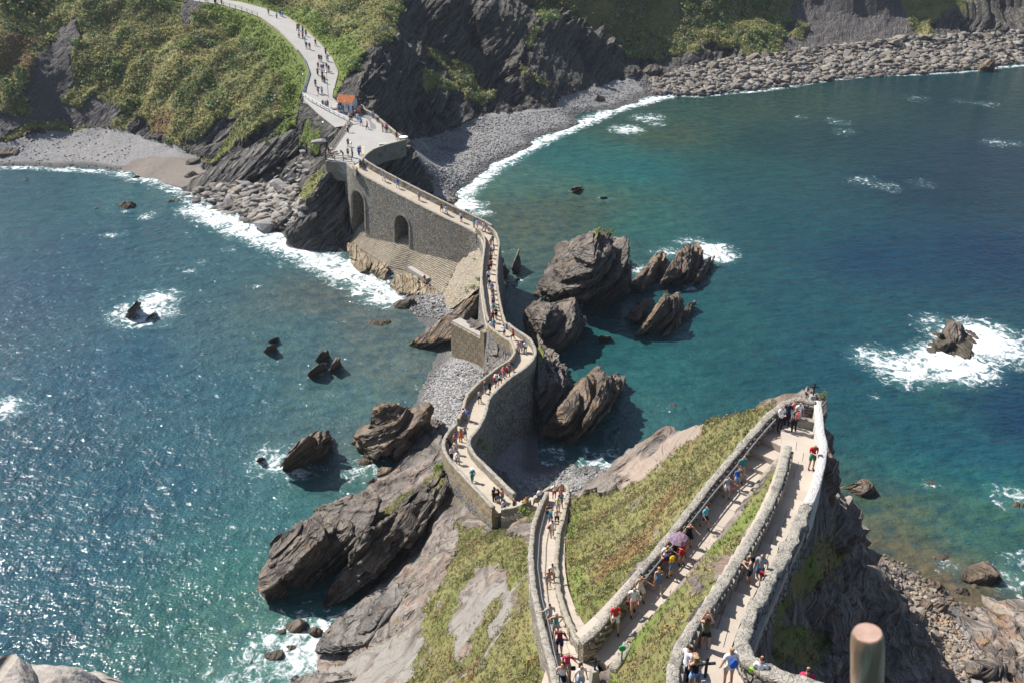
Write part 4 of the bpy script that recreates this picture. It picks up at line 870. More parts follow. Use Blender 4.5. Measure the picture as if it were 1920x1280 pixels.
rock('sea_rock', 'big brown crag beside the pale shingle, pierced by a dark hollow', [
    P3((660, 835), (672, 858), (740, 866), (790, 866), (826, 842), (832, 815), (825, 800, 3.8), (800, 760, 7.6), (770, 758, 8.4), (718, 754, 7.4), (735, 757, 8.4), (690, 775, 5.6), (668, 815, 2.6), (760, 800, 6.4), (800, 790, 6.0), (700, 860, 1.0)),
    P3((735, 862), (765, 868), (778, 850), (775, 822, 3.6), (752, 822, 4.0), (738, 845, 2.6))], M_ROCK2, amp=0.6, T=1.0)
rock('sea_rock', 'tilted fan of beds leading from the brown crag up to the causeway', [
    P3((790, 870), (820, 900), (850, 880), (850, 850, 5.6), (835, 812, 5.6), (808, 790, 4.6), (795, 830, 3.2), (780, 860, 2.4), (770, 900), (730, 930), (712, 925), (760, 895, 1.6), (735, 915, 1.2), (830, 870, 5.4))], M_ROCKG, amp=0.5, T=0.8)
rock('cliff', 'long whaleback of rock with hollow dark flank reaching into the west bay', [
    P3((488, 1148), (505, 1155), (560, 1125), (590, 1060), (640, 1040), (700, 990, 6.6), (715, 945, 7.6), (650, 945, 7.8), (600, 965, 7.2), (560, 985, 6.6), (525, 1010, 5.6), (498, 1060, 3.6), (490, 1120, 1.4), (620, 1000, 7.6), (560, 1060, 4.6), (530, 1110, 3.0), (520, 1040), (600, 960), (680, 940)),
    P3((485, 1150), (500, 1156), (540, 1140), (560, 1080, 2.5), (520, 1060, 3.5), (495, 1090, 2.0))], M_ROCK, 'cliff', amp=0.8, T=1.1, vegtop=8.5, step=0.3)
rock('cliff', 'great overhanging block of dark bedded rock under the parapet corner', [
    P3((612, 1132, -.5), (650, 1128, -.5), (700, 1100), (740, 1060), (790, 1010, 3), (865, 955, 8.0), (862, 915, 9.6), (848, 895, 10.0), (800, 925, 9.0), (740, 960, 8.4), (700, 985, 7.8), (668, 1010, 6.8), (640, 1060, 4.0), (620, 1100, 2.0), (760, 1000, 7.0), (820, 960, 8.0), (700, 1050, 4.6)),
    P3((640, 1060, 4), (700, 985, 8.2), (800, 920, 9.4), (840, 880, 10), (780, 930, 9.0), (720, 975, 8.4), (660, 1030, 6.0), (650, 1075, 2.4))], M_ROCK, 'cliff', amp=0.75, T=0.8, step=0.3)
rock('cliff', 'ribbed grey fins at the foot of the scree slope', [
    P3((585, 1228, -.5), (610, 1240, -.3), (650, 1240, 1.0), (700, 1180, 6.4), (750, 1120, 8), (760, 1095, 8), (700, 1110, 6.2), (650, 1150, 3.6), (615, 1180, 1.8), (592, 1210, .6), (680, 1200, 4)),
    P3((520, 1290, -1), (560, 1262, .6), (600, 1258, 1.6), (640, 1262, 2.6), (690, 1262, 5.2), (660, 1300, 2.6), (580, 1310, -1), (540, 1300, -1))], M_ROCKG, 'cliff', amp=0.55, T=0.45, step=0.25)
rock('sea_rock', 'rusty brown rock awash at the tip of the whaleback', [P3((500, 1030), (510, 1038), (535, 1022), (538, 1008, 1.8), (520, 1002, 2.6), (508, 1015, 1.8))], M_ROCK2, amp=0.3)
for lab, uv, r, h in [('dark pointed rock in the glittering shallows below the scree', (553, 1190), 1.3, 1.4), ('brown boulder leaning on the ribbed fins', (588, 1198), 1.0, 1.1), ('small black rock nearest the surf below the scree', (528, 1194), .6, .7), ('slanting dark rock in the glitter of the shallows', (512, 1242), 1.1, .9),
                      ('dark wedge rock alone in the bright shallows', (545, 1225), .8, .6), ('black rock poking out west of the fins', (470, 1255), .7, .4), ('rock ringed by ripples under the brown crag', (682, 876), 1.2, .9), ('flat dark rock in the channel under the brown crag', (722, 891), 1.2, .9), ('second flat rock in the channel under the brown crag', (700, 872), 1.2, .8),
                      ('low rounded rock at the mouth of the channel', (696, 905), .8, .5), ('dark slab rock at the edge of the grey shingle', (752, 582), 2.2, 1.4), ('knobbly pale rock beside the slab at the shingle', (772, 573), 1.3, 1.6), ('fan of thin slabs awash off the shingle', (708, 615), 2.2, .7),
                      ('brown boulder alone off the west beach', (236, 395), 1.9, 1.6), ('small dark boulder close under the bedded spurs', (322, 384), 1.7, 1.0), ('black rock in the wash off the west beach', (253, 338), 1.2, .8), ('tiny dark rock farthest out off the west beach', (48, 344), .9, .6), ('flat dark rock west of the brown boulder', (180, 396), 1.1, .5),
                      ('dark slab lying on the sand of the west beach', (362, 308), 2.0, 1.2), ('second dark slab on the sand below the spurs', (357, 332), 1.7, 1.1), ('brown rock at the far end of the west beach', (8, 292), 3.0, 1.6),
                      ('brown stack standing in surf off the rocky shore', (1852, 138), 3.6, 4.0), ('dark pointed boulder at the foot of the cliff', (1222, 140), 3.2, 3.0), ('pale block of rock resting on the shingle', (1122, 190), 1.9, 1.6), ('brown rock just breaking the surface off the surf line', (1218, 201), 1.4, .5),
                      ('large ochre boulder in the green shallows', (1842, 1100), 2.3, 1.9), ('flat ochre boulder nearer the cliff foot', (1757, 1110), 1.2, .9), ('slanting flat boulder beside the pebbles', (1800, 1118), 1.1, .8), ('round boulder touching the ochre one', (1826, 1110), .7, .6), ('tall ochre boulder on the pebble beach', (1762, 1148), .95, 1.1), ('squarish ochre boulder on the pebbles', (1735, 1142), .9, .7),
                      ('low brown rock awash in the green shallows', (1765, 1055), 1.5, .5), ('dark rock just awash east of the cliff', (1745, 915), 1.1, .4), ('brown rock wedged at the foot of the tall cliff', (1615, 935), 2.0, 1.9), ('weathered grey boulder on the rock shelf', (1852, 1270), 2.0, 1.3), ('brown rock awash at the edge of the east shelf', (1915, 958), 1.2, .6),
                      ('pale rock breaking the surface off the crest', (1262, 768), 1.0, .4), ('brown rock tip awash beyond the crest', (1640, 745), .9, .4)]:
    c = GP(uv[0], uv[1], 0.0); a = rng.normal(size=(22, 3)); a /= np.linalg.norm(a, axis=1)[:, None]
    a[:, :2] *= r*np.array([1.0, 0.7]); a[:, 2] = np.clip(a[:, 2], -0.35, 1)*h
    a += np.outer(a@BN, BA)*0.0; a[:, 0] += a[:, 2]*0.3
    z0 = max(ground(c[0], c[1]), -0.3)
    rock('sea_rock' if z0 < 0.3 else 'boulder', lab, [a+np.array([c[0], c[1]+r*0.4, z0])], M_ROCK2 if any(w in lab for w in ('brown', 'ochre')) else M_ROCK, amp=0.28, step=0.25, T=0.6)
rock('sea_rock', 'cluster of brown knobs on a shoal ringed by heavy surf', [
    P3((1758, 640, -.3), (1785, 665, -.3), (1812, 640, -.3), (1805, 615, -.3), (1790, 606, 1.9), (1778, 614, 1.5), (1802, 608, 1.6), (1775, 600, -.3)),
    P3((1757, 632, -.3), (1762, 640, -.3), (1775, 640, -.3), (1770, 626, 1.2), (1762, 625, 1.2)),
    P3((1755, 655, -.3), (1775, 664, -.3), (1795, 650, -.3), (1790, 638, 1.3), (1778, 643, 1.3), (1765, 648, 1.1)),
    P3((1720, 660, -.5), (1755, 690, -.6), (1830, 690, -.6), (1845, 640, -.4), (1815, 600, -.5), (1760, 595, -.6), (1780, 640, .25), (1820, 630, .2), (1820, 665, .22), (1740, 650, .15))], M_ROCK, amp=0.22, T=0.8)
rock('rock_shelf', 'flat ochre and grey shelf of rock at the bottom east corner', [
    P3((1808, 1200, -.2), (1800, 1260, -.2), (1830, 1340, .2), (1990, 1340, .5), (1990, 1130, -.2), (1900, 1118, -.3), (1840, 1128, -.3), (1850, 1160, .7), (1920, 1160, .9), (1960, 1250, 1.3), (1850, 1290, 1.4), (1830, 1215, .9))], make_rock_mat('ochre_shelf', wet=False, dark=(0.17, 0.135, 0.11), light=(0.38, 0.32, 0.27), ochre=(0.38, 0.22, 0.10), ochre_amt=0.9), 'rock', amp=0.42, T=0.5, step=0.22)
# pale rock at the photographer's feet
t = NT('lichen_rock'); n1 = t.noise(1.6, 6); n2 = t.noise(9, 5); cr = t.vor(.9, 'DISTANCE_TO_EDGE', 'Distance', None)
c = t.mix(n1, (.30, .265, .235), (.46, .42, .38)); c = t.mix(t.math('MULTIPLY', t.step(t.noise(1.1, 4), .5, .62), .6), c, (.36, .27, .21)); c = t.mix(t.math('MULTIPLY', t.step(n2, .5, .62), .35), c, (.22, .205, .19)); c = t.mix(t.math('SUBTRACT', 1.0, t.step(cr, 0, .025)), c, (.13, .115, .10))
M_LICH = t.done(c, .92, t.bump(t.math('ADD', t.math('ADD', n1, t.math('MULTIPLY', n2, .4)), t.step(cr, 0, .06)), .9, .12))
z_ = 64.0
rock('rock_ledge', 'pale lichen covered rock ledge at the very bottom beside the water view', [
    [W(-80, 1235, 63.6), W(20, 1240, 63.8), W(55, 1246, 63.6), W(55, 1300, 63.8), W(-80, 1400, 63.8), W(-80, 1260, 64.2), W(30, 1400, 64.2), W(-60, 1330, 61), W(20, 1330, 61.5)],
    [W(45, 1262, 63.2), W(65, 1249, 63.6), W(120, 1252, 63.6), W(150, 1262, 63.4), W(200, 1276, 63.1), W(240, 1288, 62.9), W(260, 1400, 63), W(40, 1400, 63.8), W(120, 1300, 61), W(200, 1340, 60.5)],
    ], M_LICH, 'rock', amp=0.08, T=4.0, step=0.06)
# ------------------------------------------------------------------ masonry materials
def stone_mat(name, c1, c2, mortar, sc=3.0, lich=0.3, depth=0.08, rough=0.9, stretch=(1, 1, 1.6), stain=0.3):
    t = NT(name)
    v = t.vmul(t.pos, stretch)
    wob = t.t.nodes.new('ShaderNodeVectorMath'); wob.operation = 'ADD'
    nn = t.t.nodes.new('ShaderNodeTexNoise'); nn.inputs['Scale'].default_value = sc*1.5; t.l(t.pos, nn.inputs['Vector'])
    t.l(v, wob.inputs[0]); t.l(t.vmul(nn.outputs['Color'], 0.12), wob.inputs[1]); v = wob.outputs[0]
    cell = t.vor(sc, 'F1', 'Color', v); ed = t.vor(sc, 'DISTANCE_TO_EDGE', 'Distance', v)
    f = t.dot(cell, (0.5, 0.3, 0.2))
    c = t.mix(f, c1, c2)
    c = t.mix(t.math('MULTIPLY', t.step(t.noise(9, 4), 0.35, 0.75), 0.45), c, t.vmul(c, 0.55))
    m = t.math('SUBTRACT', 1.0, t.step(ed, 0.015, 0.09))
    c = t.mix(m, c, mortar)
    c = t.mix(t.math('MULTIPLY', t.step(t.noise(0.8, 5), 0.5, 0.7), lich), c, (0.055, 0.052, 0.048))
    c = t.mix(t.math('MULTIPLY', t.step(t.noise(0.35, 3), 0.45, 0.7), stain), c, (0.30, 0.225, 0.13))
    h = t.math('ADD', t.step(ed, 0.0, 0.14), t.math('MULTIPLY', t.noise(14, 4), 0.35))
    return t.done(c, rough, t.bump(h, 1.0, depth))
M_WALL = stone_mat('rubble_wall', (0.19, 0.17, 0.145), (0.43, 0.38, 0.32), (0.33, 0.30, 0.25), 3.2, 0.45, 0.07)
M_WALLD = stone_mat('tall_grey_wall', (0.13, 0.13, 0.13), (0.52, 0.50, 0.47), (0.11, 0.105, 0.10), 2.6, 0.30, 0.22, stain=0.25)
M_WALLO = stone_mat('ochre_wall', (0.26, 0.20, 0.13), (0.46, 0.36, 0.23), (0.34, 0.28, 0.2), 2.6, 0.12, 0.07)
M_FACE = stone_mat('arcade_wall', (0.20, 0.18, 0.155), (0.54, 0.49, 0.42), (0.14, 0.13, 0.11), 2.5, 0.22, 0.14, stain=0.3)
M_APRON = stone_mat('apron_stone', (0.30, 0.26, 0.20), (0.44, 0.385, 0.30), (0.20, 0.17, 0.135), 3.0, 0.22, 0.05, stretch=(.45, 1, 1), stain=0.35)
def cap_mat(name, base, dark, amt):
    t = NT(name)
    n = t.noise(1.3, 6, rough=0.65); n2 = t.noise(11, 4); n3 = t.noise(4.5, 5, rough=0.7)
    c = t.mix(n2, tuple(x*0.8 for x in base), tuple(min(1, x*1.12) for x in base))
    ce = t.vor(3.6, 'DISTANCE_TO_EDGE', 'Distance', t.vmul(t.pos, (1, 1, .6))); cc = t.vor(3.6, 'F1', 'Color', t.vmul(t.pos, (1, 1, .6)))
    c = t.mix(t.math('MULTIPLY', t.dot(cc, (.4, .3, .3)), 0.3), c, t.vmul(c, 0.6))
    c = t.mix(t.math('MULTIPLY', t.step(t.math('ADD', t.math('MULTIPLY', n, 0.45), t.math('MULTIPLY', n3, 0.55)), 0.47, 0.58), amt), c, dark)
    c = t.mix(t.math('MULTIPLY', t.step(t.noise(13, 3), 0.58, 0.68), 0.45), c, (0.60, 0.575, 0.52))
    c = t.mix(t.math('MULTIPLY', t.math('SUBTRACT', 1.0, t.step(ce, 0.0, 0.05)), 0.16*amt), c, dark)
    return t.done(c, 0.9, t.bump(t.math('ADD', t.math('ADD', n2, n3), t.math('MULTIPLY', t.step(ce, 0, .1), .25)), 1.0, 0.09))
M_CAP = cap_mat('weathered_coping', (0.42, 0.385, 0.33), (0.15, 0.143, 0.132), 0.75)
M_CAPL = cap_mat('pale_coping', (0.42, 0.375, 0.30), (0.22, 0.195, 0.165), 0.55)
M_PLASTER = cap_mat('white_plaster', (0.66, 0.64, 0.62), (0.48, 0.47, 0.45), 0.5)
def pave_mat(name, a, b, joint=0.0):
    t = NT(name)
    n = t.noise(1.1, 5); n2 = t.noise(16, 4)
    inf = t.t.nodes.new('ShaderNodeObjectInfo')
    c = t.mix(n, a, b); c = t.mix(t.math('MULTIPLY', inf.outputs['Random'], 0.4), c, t.vmul(c, 0.72)); c = t.mix(t.math('MULTIPLY', n2, 0.3), c, t.vmul(c, 0.6))
    return t.done(c, 0.88, t.bump(n2, 0.5, 0.03))
M_PAVE = pave_mat('sandstone_paving', (0.44, 0.375, 0.31), (0.56, 0.49, 0.42))
M_DECK = pave_mat('causeway_paving', (0.42, 0.36, 0.29), (0.54, 0.47, 0.38))
t = NT('asphalt_pale')
c = t.mix(t.noise(0.35, 4), (0.30, 0.29, 0.275), (0.43, 0.415, 0.395)); c = t.mix(t.math('MULTIPLY', t.noise(6, 4), 0.25), c, (0.18, 0.18, 0.18))
M_ASPH = t.done(c, 0.9)
M_CONC = flat_mat('concrete', (0.36, 0.34, 0.31), 0.9, 0.25, sc=1.5)
M_OCHRE = make_rock_mat('ochre_platform', wet=False, dark=(0.23, 0.18, 0.12), light=(0.42, 0.34, 0.235), ochre=(0.38, 0.26, 0.13), ochre_amt=0.5)

def resample(a, step):
    a = np.asarray(a, float); d = np.r_[0, np.cumsum(np.linalg.norm(np.diff(a, axis=0), axis=1))]
    n = max(2, int(d[-1]/step)+1); t = np.linspace(0, d[-1], n)
    return np.stack([np.interp(t, d, a[:, k]) for k in range(a.shape[1])], -1)
def smoothl(a, n):
    a = a.copy()
    for _ in range(n): a[1:-1] = .25*a[:-2]+.5*a[1:-1]+.25*a[2:]
    return a
def wall(name, label, top, w=0.5, depth=1.3, mat=None, cap=None, cat='wall', group=None, step=0.3, rough=0.05, capr=0.07, batter=0.0, closed=False, sm=2):
    """low stone wall along TOP (3D points of the coping), body + coping"""
    q = smoothl(resample(top, step), sm)
    t = np.gradient(q[:, :2], axis=0); t /= np.linalg.norm(t, axis=1)[:, None]+1e-9
    n = np.stack([t[:, 1], -t[:, 0]], -1)
    dep = np.zeros(len(q))+depth if np.isscalar(depth) else np.interp(np.linspace(0, 1, len(q)), np.linspace(0, 1, len(depth)), depth)
    K = max(3, int(dep.max()/0.3)+1)
    def build(prof, nm, m, amp, parent, ends):
        V = []
        for off, frac, ddz in prof:
            x = q.copy(); x[:, :2] += n*(off*w/2*(1+0*frac) + np.sign(off)*0)[..., None] if False else n*(off*w/2+np.sign(off)*batter*frac)
            x[:, 2] += ddz - frac*(dep)
            V.append(x)
        V = np.stack(V, 1); nu, nv, _ = V.shape; V = V.reshape(-1, 3)
        V = V + amp*np.stack([fbm(V*1.7, 4, 3, .7), fbm(V*1.7, 4, 4, .7), 0.8*fbm(V*1.9, 4, 5, .7)], -1)
        F = [tuple(f) for f in grid_faces(nu, nv)]
        F.append(tuple(range(nv))); F.append(tuple((nu-1)*nv+k for k in reversed(range(nv))))
        return mesh_obj(nm, V, F, m, parent, False)
    w = w*0.74
    e = empty(name, tuple(q[len(q)//2]), label, cat, group)
    body = [(-1, k/K, 0) for k in range(K, -1, -1)] + [(1, k/K, 0) for k in range(0, K+1)]
    o1 = build(body, 'wall_body', mat or M_WALL, rough, e, True)
    capp = [(-1.1, 0, -0.10), (-1.12, 0, 0.02), (-0.86, 0, capr*0.75), (-0.3, 0, capr), (0.3, 0, capr), (0.86, 0, capr*0.75), (1.12, 0, 0.02), (1.1, 0, -0.10)]
    o2 = build(capp, 'coping', cap or M_CAP, rough*0.8, e, True)
    o2.data.polygons.foreach_set('use_smooth', np.ones(len(o2.data.polygons), bool))
    bpy.context.view_layer.update() if False else None
    for o in (o1, o2):
        o.matrix_parent_inverse = Matrix.Translation(-Vector(q[len(q)//2]))
    return e, q, n
def pxl(path, pts, h):
    """points given as pixels on a surface h above PATH"""
    return np.array([path.at(u, v, h) for u, v in pts])

# loose stones set in the near walls, shared meshes
STONES = []
for k in range(6):
    g = np.random.default_rng(100+k); bm = bmesh.new()
    for sx in (-1, 1):
        for sy in (-1, 1):
            for sz in (-1, 1):
                bm.verts.new((sx*(0.5-0.12*g.random()), sy*(0.5-0.05*g.random()), sz*(0.5-0.14*g.random())))
    for _ in range(3): bm.verts.new((g.uniform(-.55, .55), -0.62, g.uniform(-.3, .3)))
    bmesh.ops.convex_hull(bm, input=bm.verts)
    me = bpy.data.meshes.new('stone'); bm.to_mesh(me); bm.free(); STONES.append(me)
def stone_single(name, a, b):
    t = NT(name); inf = t.t.nodes.new('ShaderNodeObjectInfo')
    c = t.mix(inf.outputs['Random'], a, b); c = t.mix(t.math('MULTIPLY', t.step(t.noise(7, 5), 0.4, 0.65), 0.5), c, t.vmul(c, 0.45))
    return t.done(c, 0.9, t.bump(t.noise(18, 4), 0.6, 0.03))
M_STONE = stone_single('wall_stone', (0.17, 0.15, 0.13), (0.36, 0.315, 0.255))
for me in STONES: me.materials.append(M_STONE)
def face_stones(parent, q, n, side, w, h0, h1, rows, length, limit=290, s0=0.0, s1=1e9):
    """courses of stones on one side of a wall"""
    d = np.r_[0, np.cumsum(np.linalg.norm(np.diff(q[:, :2], axis=0), axis=1))]
    rh = (h1-h0)/rows; cnt = 0; inv = Matrix.Translation(-parent.location)
    for r in range(rows):
        s = max(0.1, s0) + random.random()*0.2
        while s < min(d[-1]-0.3, s1) and cnt < limit:
            L = length*random.uniform(0.65, 1.4)
            p = np.array([np.interp(s+L/2, d, q[:, k]) for k in range(3)]); nn = np.array([np.interp(s+L/2, d, n[:, k]) for k in range(2)])
            a = math.atan2(nn[1], nn[0]) + (math.pi/2 if side > 0 else -math.pi/2)
            o = inst('stone', STONES[random.randrange(6)], parent, sc=(L*0.9, 0.13, rh*random.uniform(0.75, 0.9)))
            sl = (np.interp(s+L, d, q[:, 2])-np.interp(s, d, q[:, 2]))/L
            o.location = (p[0]+side*nn[0]*w/2, p[1]+side*nn[1]*w/2, p[2]-(h0+(r+0.5)*rh))
            o.rotation_euler = (0, random.uniform(-.06, .06) - math.atan(sl)*(1 if side > 0 else -1)*(-1), a)
            o.matrix_parent_inverse = inv; s += L; cnt += 1

def treads(name, label, path, s0, s1, L, stepped, cat, mat=M_PAVE, over=0.25, split=0.5, pname='step', group=None, thick=0.45):
    """paving slabs or steps across a path, each a part of its own"""
    q = path.p; s = path.s; t = np.gradient(q[:, :2], axis=0); t /= np.linalg.norm(t, axis=1)[:, None]; n = np.stack([t[:, 1], -t[:, 0]], -1)
    s1 = min(s1, s[-1]); k = max(1, round((s1-s0)/L)); b = np.linspace(s0, s1, k+1)
    mid = np.array([np.interp((s0+s1)/2, s, q[:, j]) for j in range(3)])
    e = empty(name, tuple(mid), label, cat, group)
    up = q[-1, 2] > q[0, 2]
    for i in range(k):
        A = [np.interp(b[i], s, q[:, j]) for j in range(3)]; B = [np.interp(b[i+1], s, q[:, j]) for j in range(3)]
        na = np.array([np.interp(b[i], s, n[:, j]) for j in range(2)]); nb = np.array([np.interp(b[i+1], s, n[:, j]) for j in range(2)])
        za, zb = A[2], B[2]
        if stepped:
            z = max(za, zb) if True else za; za = zb = z - 0.01
        hw = path.hw+over
        cuts = [-hw, hw]
        if split and random.random() < split: cuts = [-hw, random.uniform(-0.35, 0.35)*hw, hw]
        for c in range(len(cuts)-1):
            g = 0.012
            o0, o1 = cuts[c]+g, cuts[c+1]-g
            ta = np.array([B[0]-A[0], B[1]-A[1]]); ta /= np.linalg.norm(ta)+1e-9
            dz = random.uniform(-0.008, 0.008)
            P = [(A[0]+na[0]*o0+ta[0]*g, A[1]+na[1]*o0+ta[1]*g, za+dz), (A[0]+na[0]*o1+ta[0]*g, A[1]+na[1]*o1+ta[1]*g, za+dz), (B[0]+nb[0]*o1-ta[0]*g, B[1]+nb[1]*o1-ta[1]*g, zb+dz), (B[0]+nb[0]*o0-ta[0]*g, B[1]+nb[1]*o0-ta[1]*g, zb+dz)]
            P = np.array(P)-mid; V = np.vstack([P, P-[0, 0, thick]])
            mesh_obj(pname, V, [(0, 1, 2, 3), (7, 6, 5, 4), (0, 4, 5, 1), (1, 5, 6, 2), (2, 6, 7, 3), (3, 7, 4, 0)], mat, e)
    return e
treads('stone_staircase', 'long straight flight of pale steps climbing away between two parapets', STAIR, 0, 34.5, 0.42, True, 'staircase', split=0.3)
treads('stone_landing', 'pale paved landing where the two flights fold back on each other', STAIR, 34.5, 60, 1.4, False, 'landing', pname='flagstone', split=1.0)
treads('stone_ramp', 'shaded paved ramp with metal rail running up between grass banks', LANE, 0.6, LANE.s[-1]-6.2, 1.5, False, 'ramp', split=0.7, pname='flagstone')
treads('stone_staircase', 'few wide turning steps joining the ramp to the top landing', LANE, LANE.s[-1]-6.2, LANE.s[-1]+0.1, 1.05, True, 'staircase', split=0)
treads('stone_staircase', 'broad shallow steps of the upper flight beside the whitewashed parapet', UPPER, 0.0, UPPER.s[-1], 1.15, True, 'staircase', split=0.75)
lp = [W(u, v, 38.44) for u, v in ((1462, 802), (1470, 778), (1500, 752), (1536, 752), (1542, 830), (1500, 838), (1482, 826))]
lp = [(a[0], a[1], a[2]) for a in lp]; nlp = len(lp)
o = mesh_obj('stone_landing', [(*a[:2], 38.42) for a in lp]+[(*a[:2], 37.2) for a in lp], [tuple(reversed(range(nlp)))]+[tuple(i+nlp for i in range(nlp))]+[(i, (i+1) % nlp, (i+1) % nlp+nlp, i+nlp) for i in range(nlp)], M_PAVE)
tag(o, 'sunny top landing where a small crowd looks out by the bench wall', 'landing')
bx = MB(); a_, b_ = W(1494, 786, 38.9), W(1534, 792, 38.9)
bx.bar(a_+np.array([0, .1, -.25]), b_+np.array([0, .1, -.25]), 0.55, 0.5)
tag(bx.build('stone_bench', M_CAPL), 'built-in stone bench against the end wall of the top landing', 'bench')

# parapets of the islet paths
e, q, n = wall('parapet_wall', 'weathered parapet along the downhill side of the long flight of steps', pxl(STAIR, [(1026, 922), (1012, 950), (1000, 985), (995, 1040), (1000, 1100), (1012, 1160), (1028, 1220), (1045, 1285), (1050, 1330)], 1.0), 0.42, 1.9)
RAIL_STAIR = pxl(STAIR, [(1022, 960), (1012, 1000), (1008, 1060), (1016, 1120), (1030, 1175), (1040, 1225), (1055, 1290)], 0.95)
wall('parapet_wall', 'low pale parapet between the long flight and the flowery bank', np.vstack([pxl(STAIR, [(1066, 925), (1058, 960), (1048, 1000), (1042, 1050), (1048, 1110), (1062, 1155)], 0.55), pxl(STAIR, [(1078, 1190), (1090, 1206)], 0.7)]), 0.38, 1.6, cap=M_CAPL)
e, q, n = wall('parapet_wall', 'long stone parapet with a metal rail above the ramp', pxl(LANE, [(1090, 1203), (1105, 1192), (1125, 1172), (1140, 1150), (1200, 1072), (1265, 992), (1330, 908), (1385, 842), (1430, 790), (1465, 758), (1490, 747), (1530, 755)], 1.05), 0.5, 1.9)
sidev = 1
face_stones(e, q, n, 1, 0.5, 0.08, 1.0, 5, 0.42, 290)
e, q, n = wall('parapet_wall', 'thick lichened parapet between the grass strip and the upper flight', pxl(UPPER, [(1478, 838), (1468, 880), (1450, 930), (1425, 980), (1398, 1025), (1365, 1080), (1330, 1130), (1300, 1172), (1276, 1212), (1262, 1260), (1258, 1330)], 0.95), 0.5, 1.7)
face_stones(e, q, n, -1, 0.5, 0.08, 0.9, 4, 0.45, 260)
wall('parapet_wall', 'smooth whitewashed parapet on the cliff side of the top landing', pxl(UPPER, [(1533, 752), (1536, 780), (1538, 808), (1545, 835), (1540, 870), (1528, 915), (1515, 945)], 1.0), 0.55, 2.2, M_PLASTER, M_PLASTER, rough=0.015)
wall('parapet_wall', 'rough crumbling parapet above the dark hollow of the cliff', pxl(UPPER, [(1514, 948), (1500, 975), (1480, 1020), (1455, 1065), (1430, 1110), (1405, 1160), (1390, 1200), (1395, 1230), (1425, 1252), (1480, 1272), (1560, 1300)], 0.95), 0.62, 2.6, M_WALLD, rough=0.12)
wall('kerb_wall', 'low kerb of stones along the grass strip side of the ramp', pxl(LANE, [(1180, 1200), (1210, 1172), (1250, 1130), (1300, 1072), (1350, 1010), (1400, 938), (1440, 880), (1478, 846)], 0.22), 0.34, 0.7, cap=M_CAPL, capr=0.07)
wall('kerb_wall', 'rubble wing wall at the foot of the ramp by the green post', np.array([W(1148, 1252, 35.8), W(1160, 1240, 36.0), W(1168, 1225, 36.1), W(1178, 1208, 36.1)]), 0.5, 1.2, rough=0.08)

# ------------------------------------------------------------------ causeway
def body_path(path, i0, i1, hw, zb, batter, inset=0.0):
    q = path.p[i0:i1]; t = np.gradient(path.p[:, :2], axis=0)[i0:i1]; t /= np.linalg.norm(t, axis=1)[:, None]; n = np.stack([t[:, 1], -t[:, 0]], -1)
    zb = zb(q) if callable(zb) else np.full(len(q), zb)
    K = 12; cols = []
    for k in range(K+1):
        f = 1-k/K; x = q.copy(); x[:, :2] -= n*(hw+batter*f*(q[:, 2]-zb))[:, None]; x[:, 2] = zb+(q[:, 2]-0.06-zb)*(1-f); cols.append(x)
    for k in range(K+1):
        f = k/K; x = q.copy(); x[:, :2] += n*(hw+batter*f*(q[:, 2]-zb))[:, None]; x[:, 2] = zb+(q[:, 2]-0.06-zb)*(1-f); cols.append(x)
    V = np.stack(cols, 1); nu, nv, _ = V.shape
    F = [tuple(f) for f in grid_faces(nu, nv)] + [tuple(range(nv)), tuple((nu-1)*nv+k for k in reversed(range(nv)))] + [(i*nv, (i+1)*nv, (i+1)*nv+nv-1, i*nv+nv-1)[::-1] for i in range(nu-1)]
    return V.reshape(-1, 3), F
def idx(path, u, v):
    U, V, _ = PX(path.p); return int(np.argmin((U-u)**2+(V-v)**2))
iA = idx(CAUSE, 905, 436); iB = idx(CAUSE, 934, 622)
V, F = body_path(CAUSE, 0, iA+1, 1.45, -0.8, 0.05)
arc = mesh_obj('arcade_wall', V, F, M_FACE)
bm = bmesh.new(); bm.from_mesh(arc.data); bmesh.ops.recalc_face_normals(bm, faces=bm.faces); bm.to_mesh(arc.data); bm.free()
tag(arc, 'long sloping grey stone wall with two round arches carrying the upper causeway', 'wall')
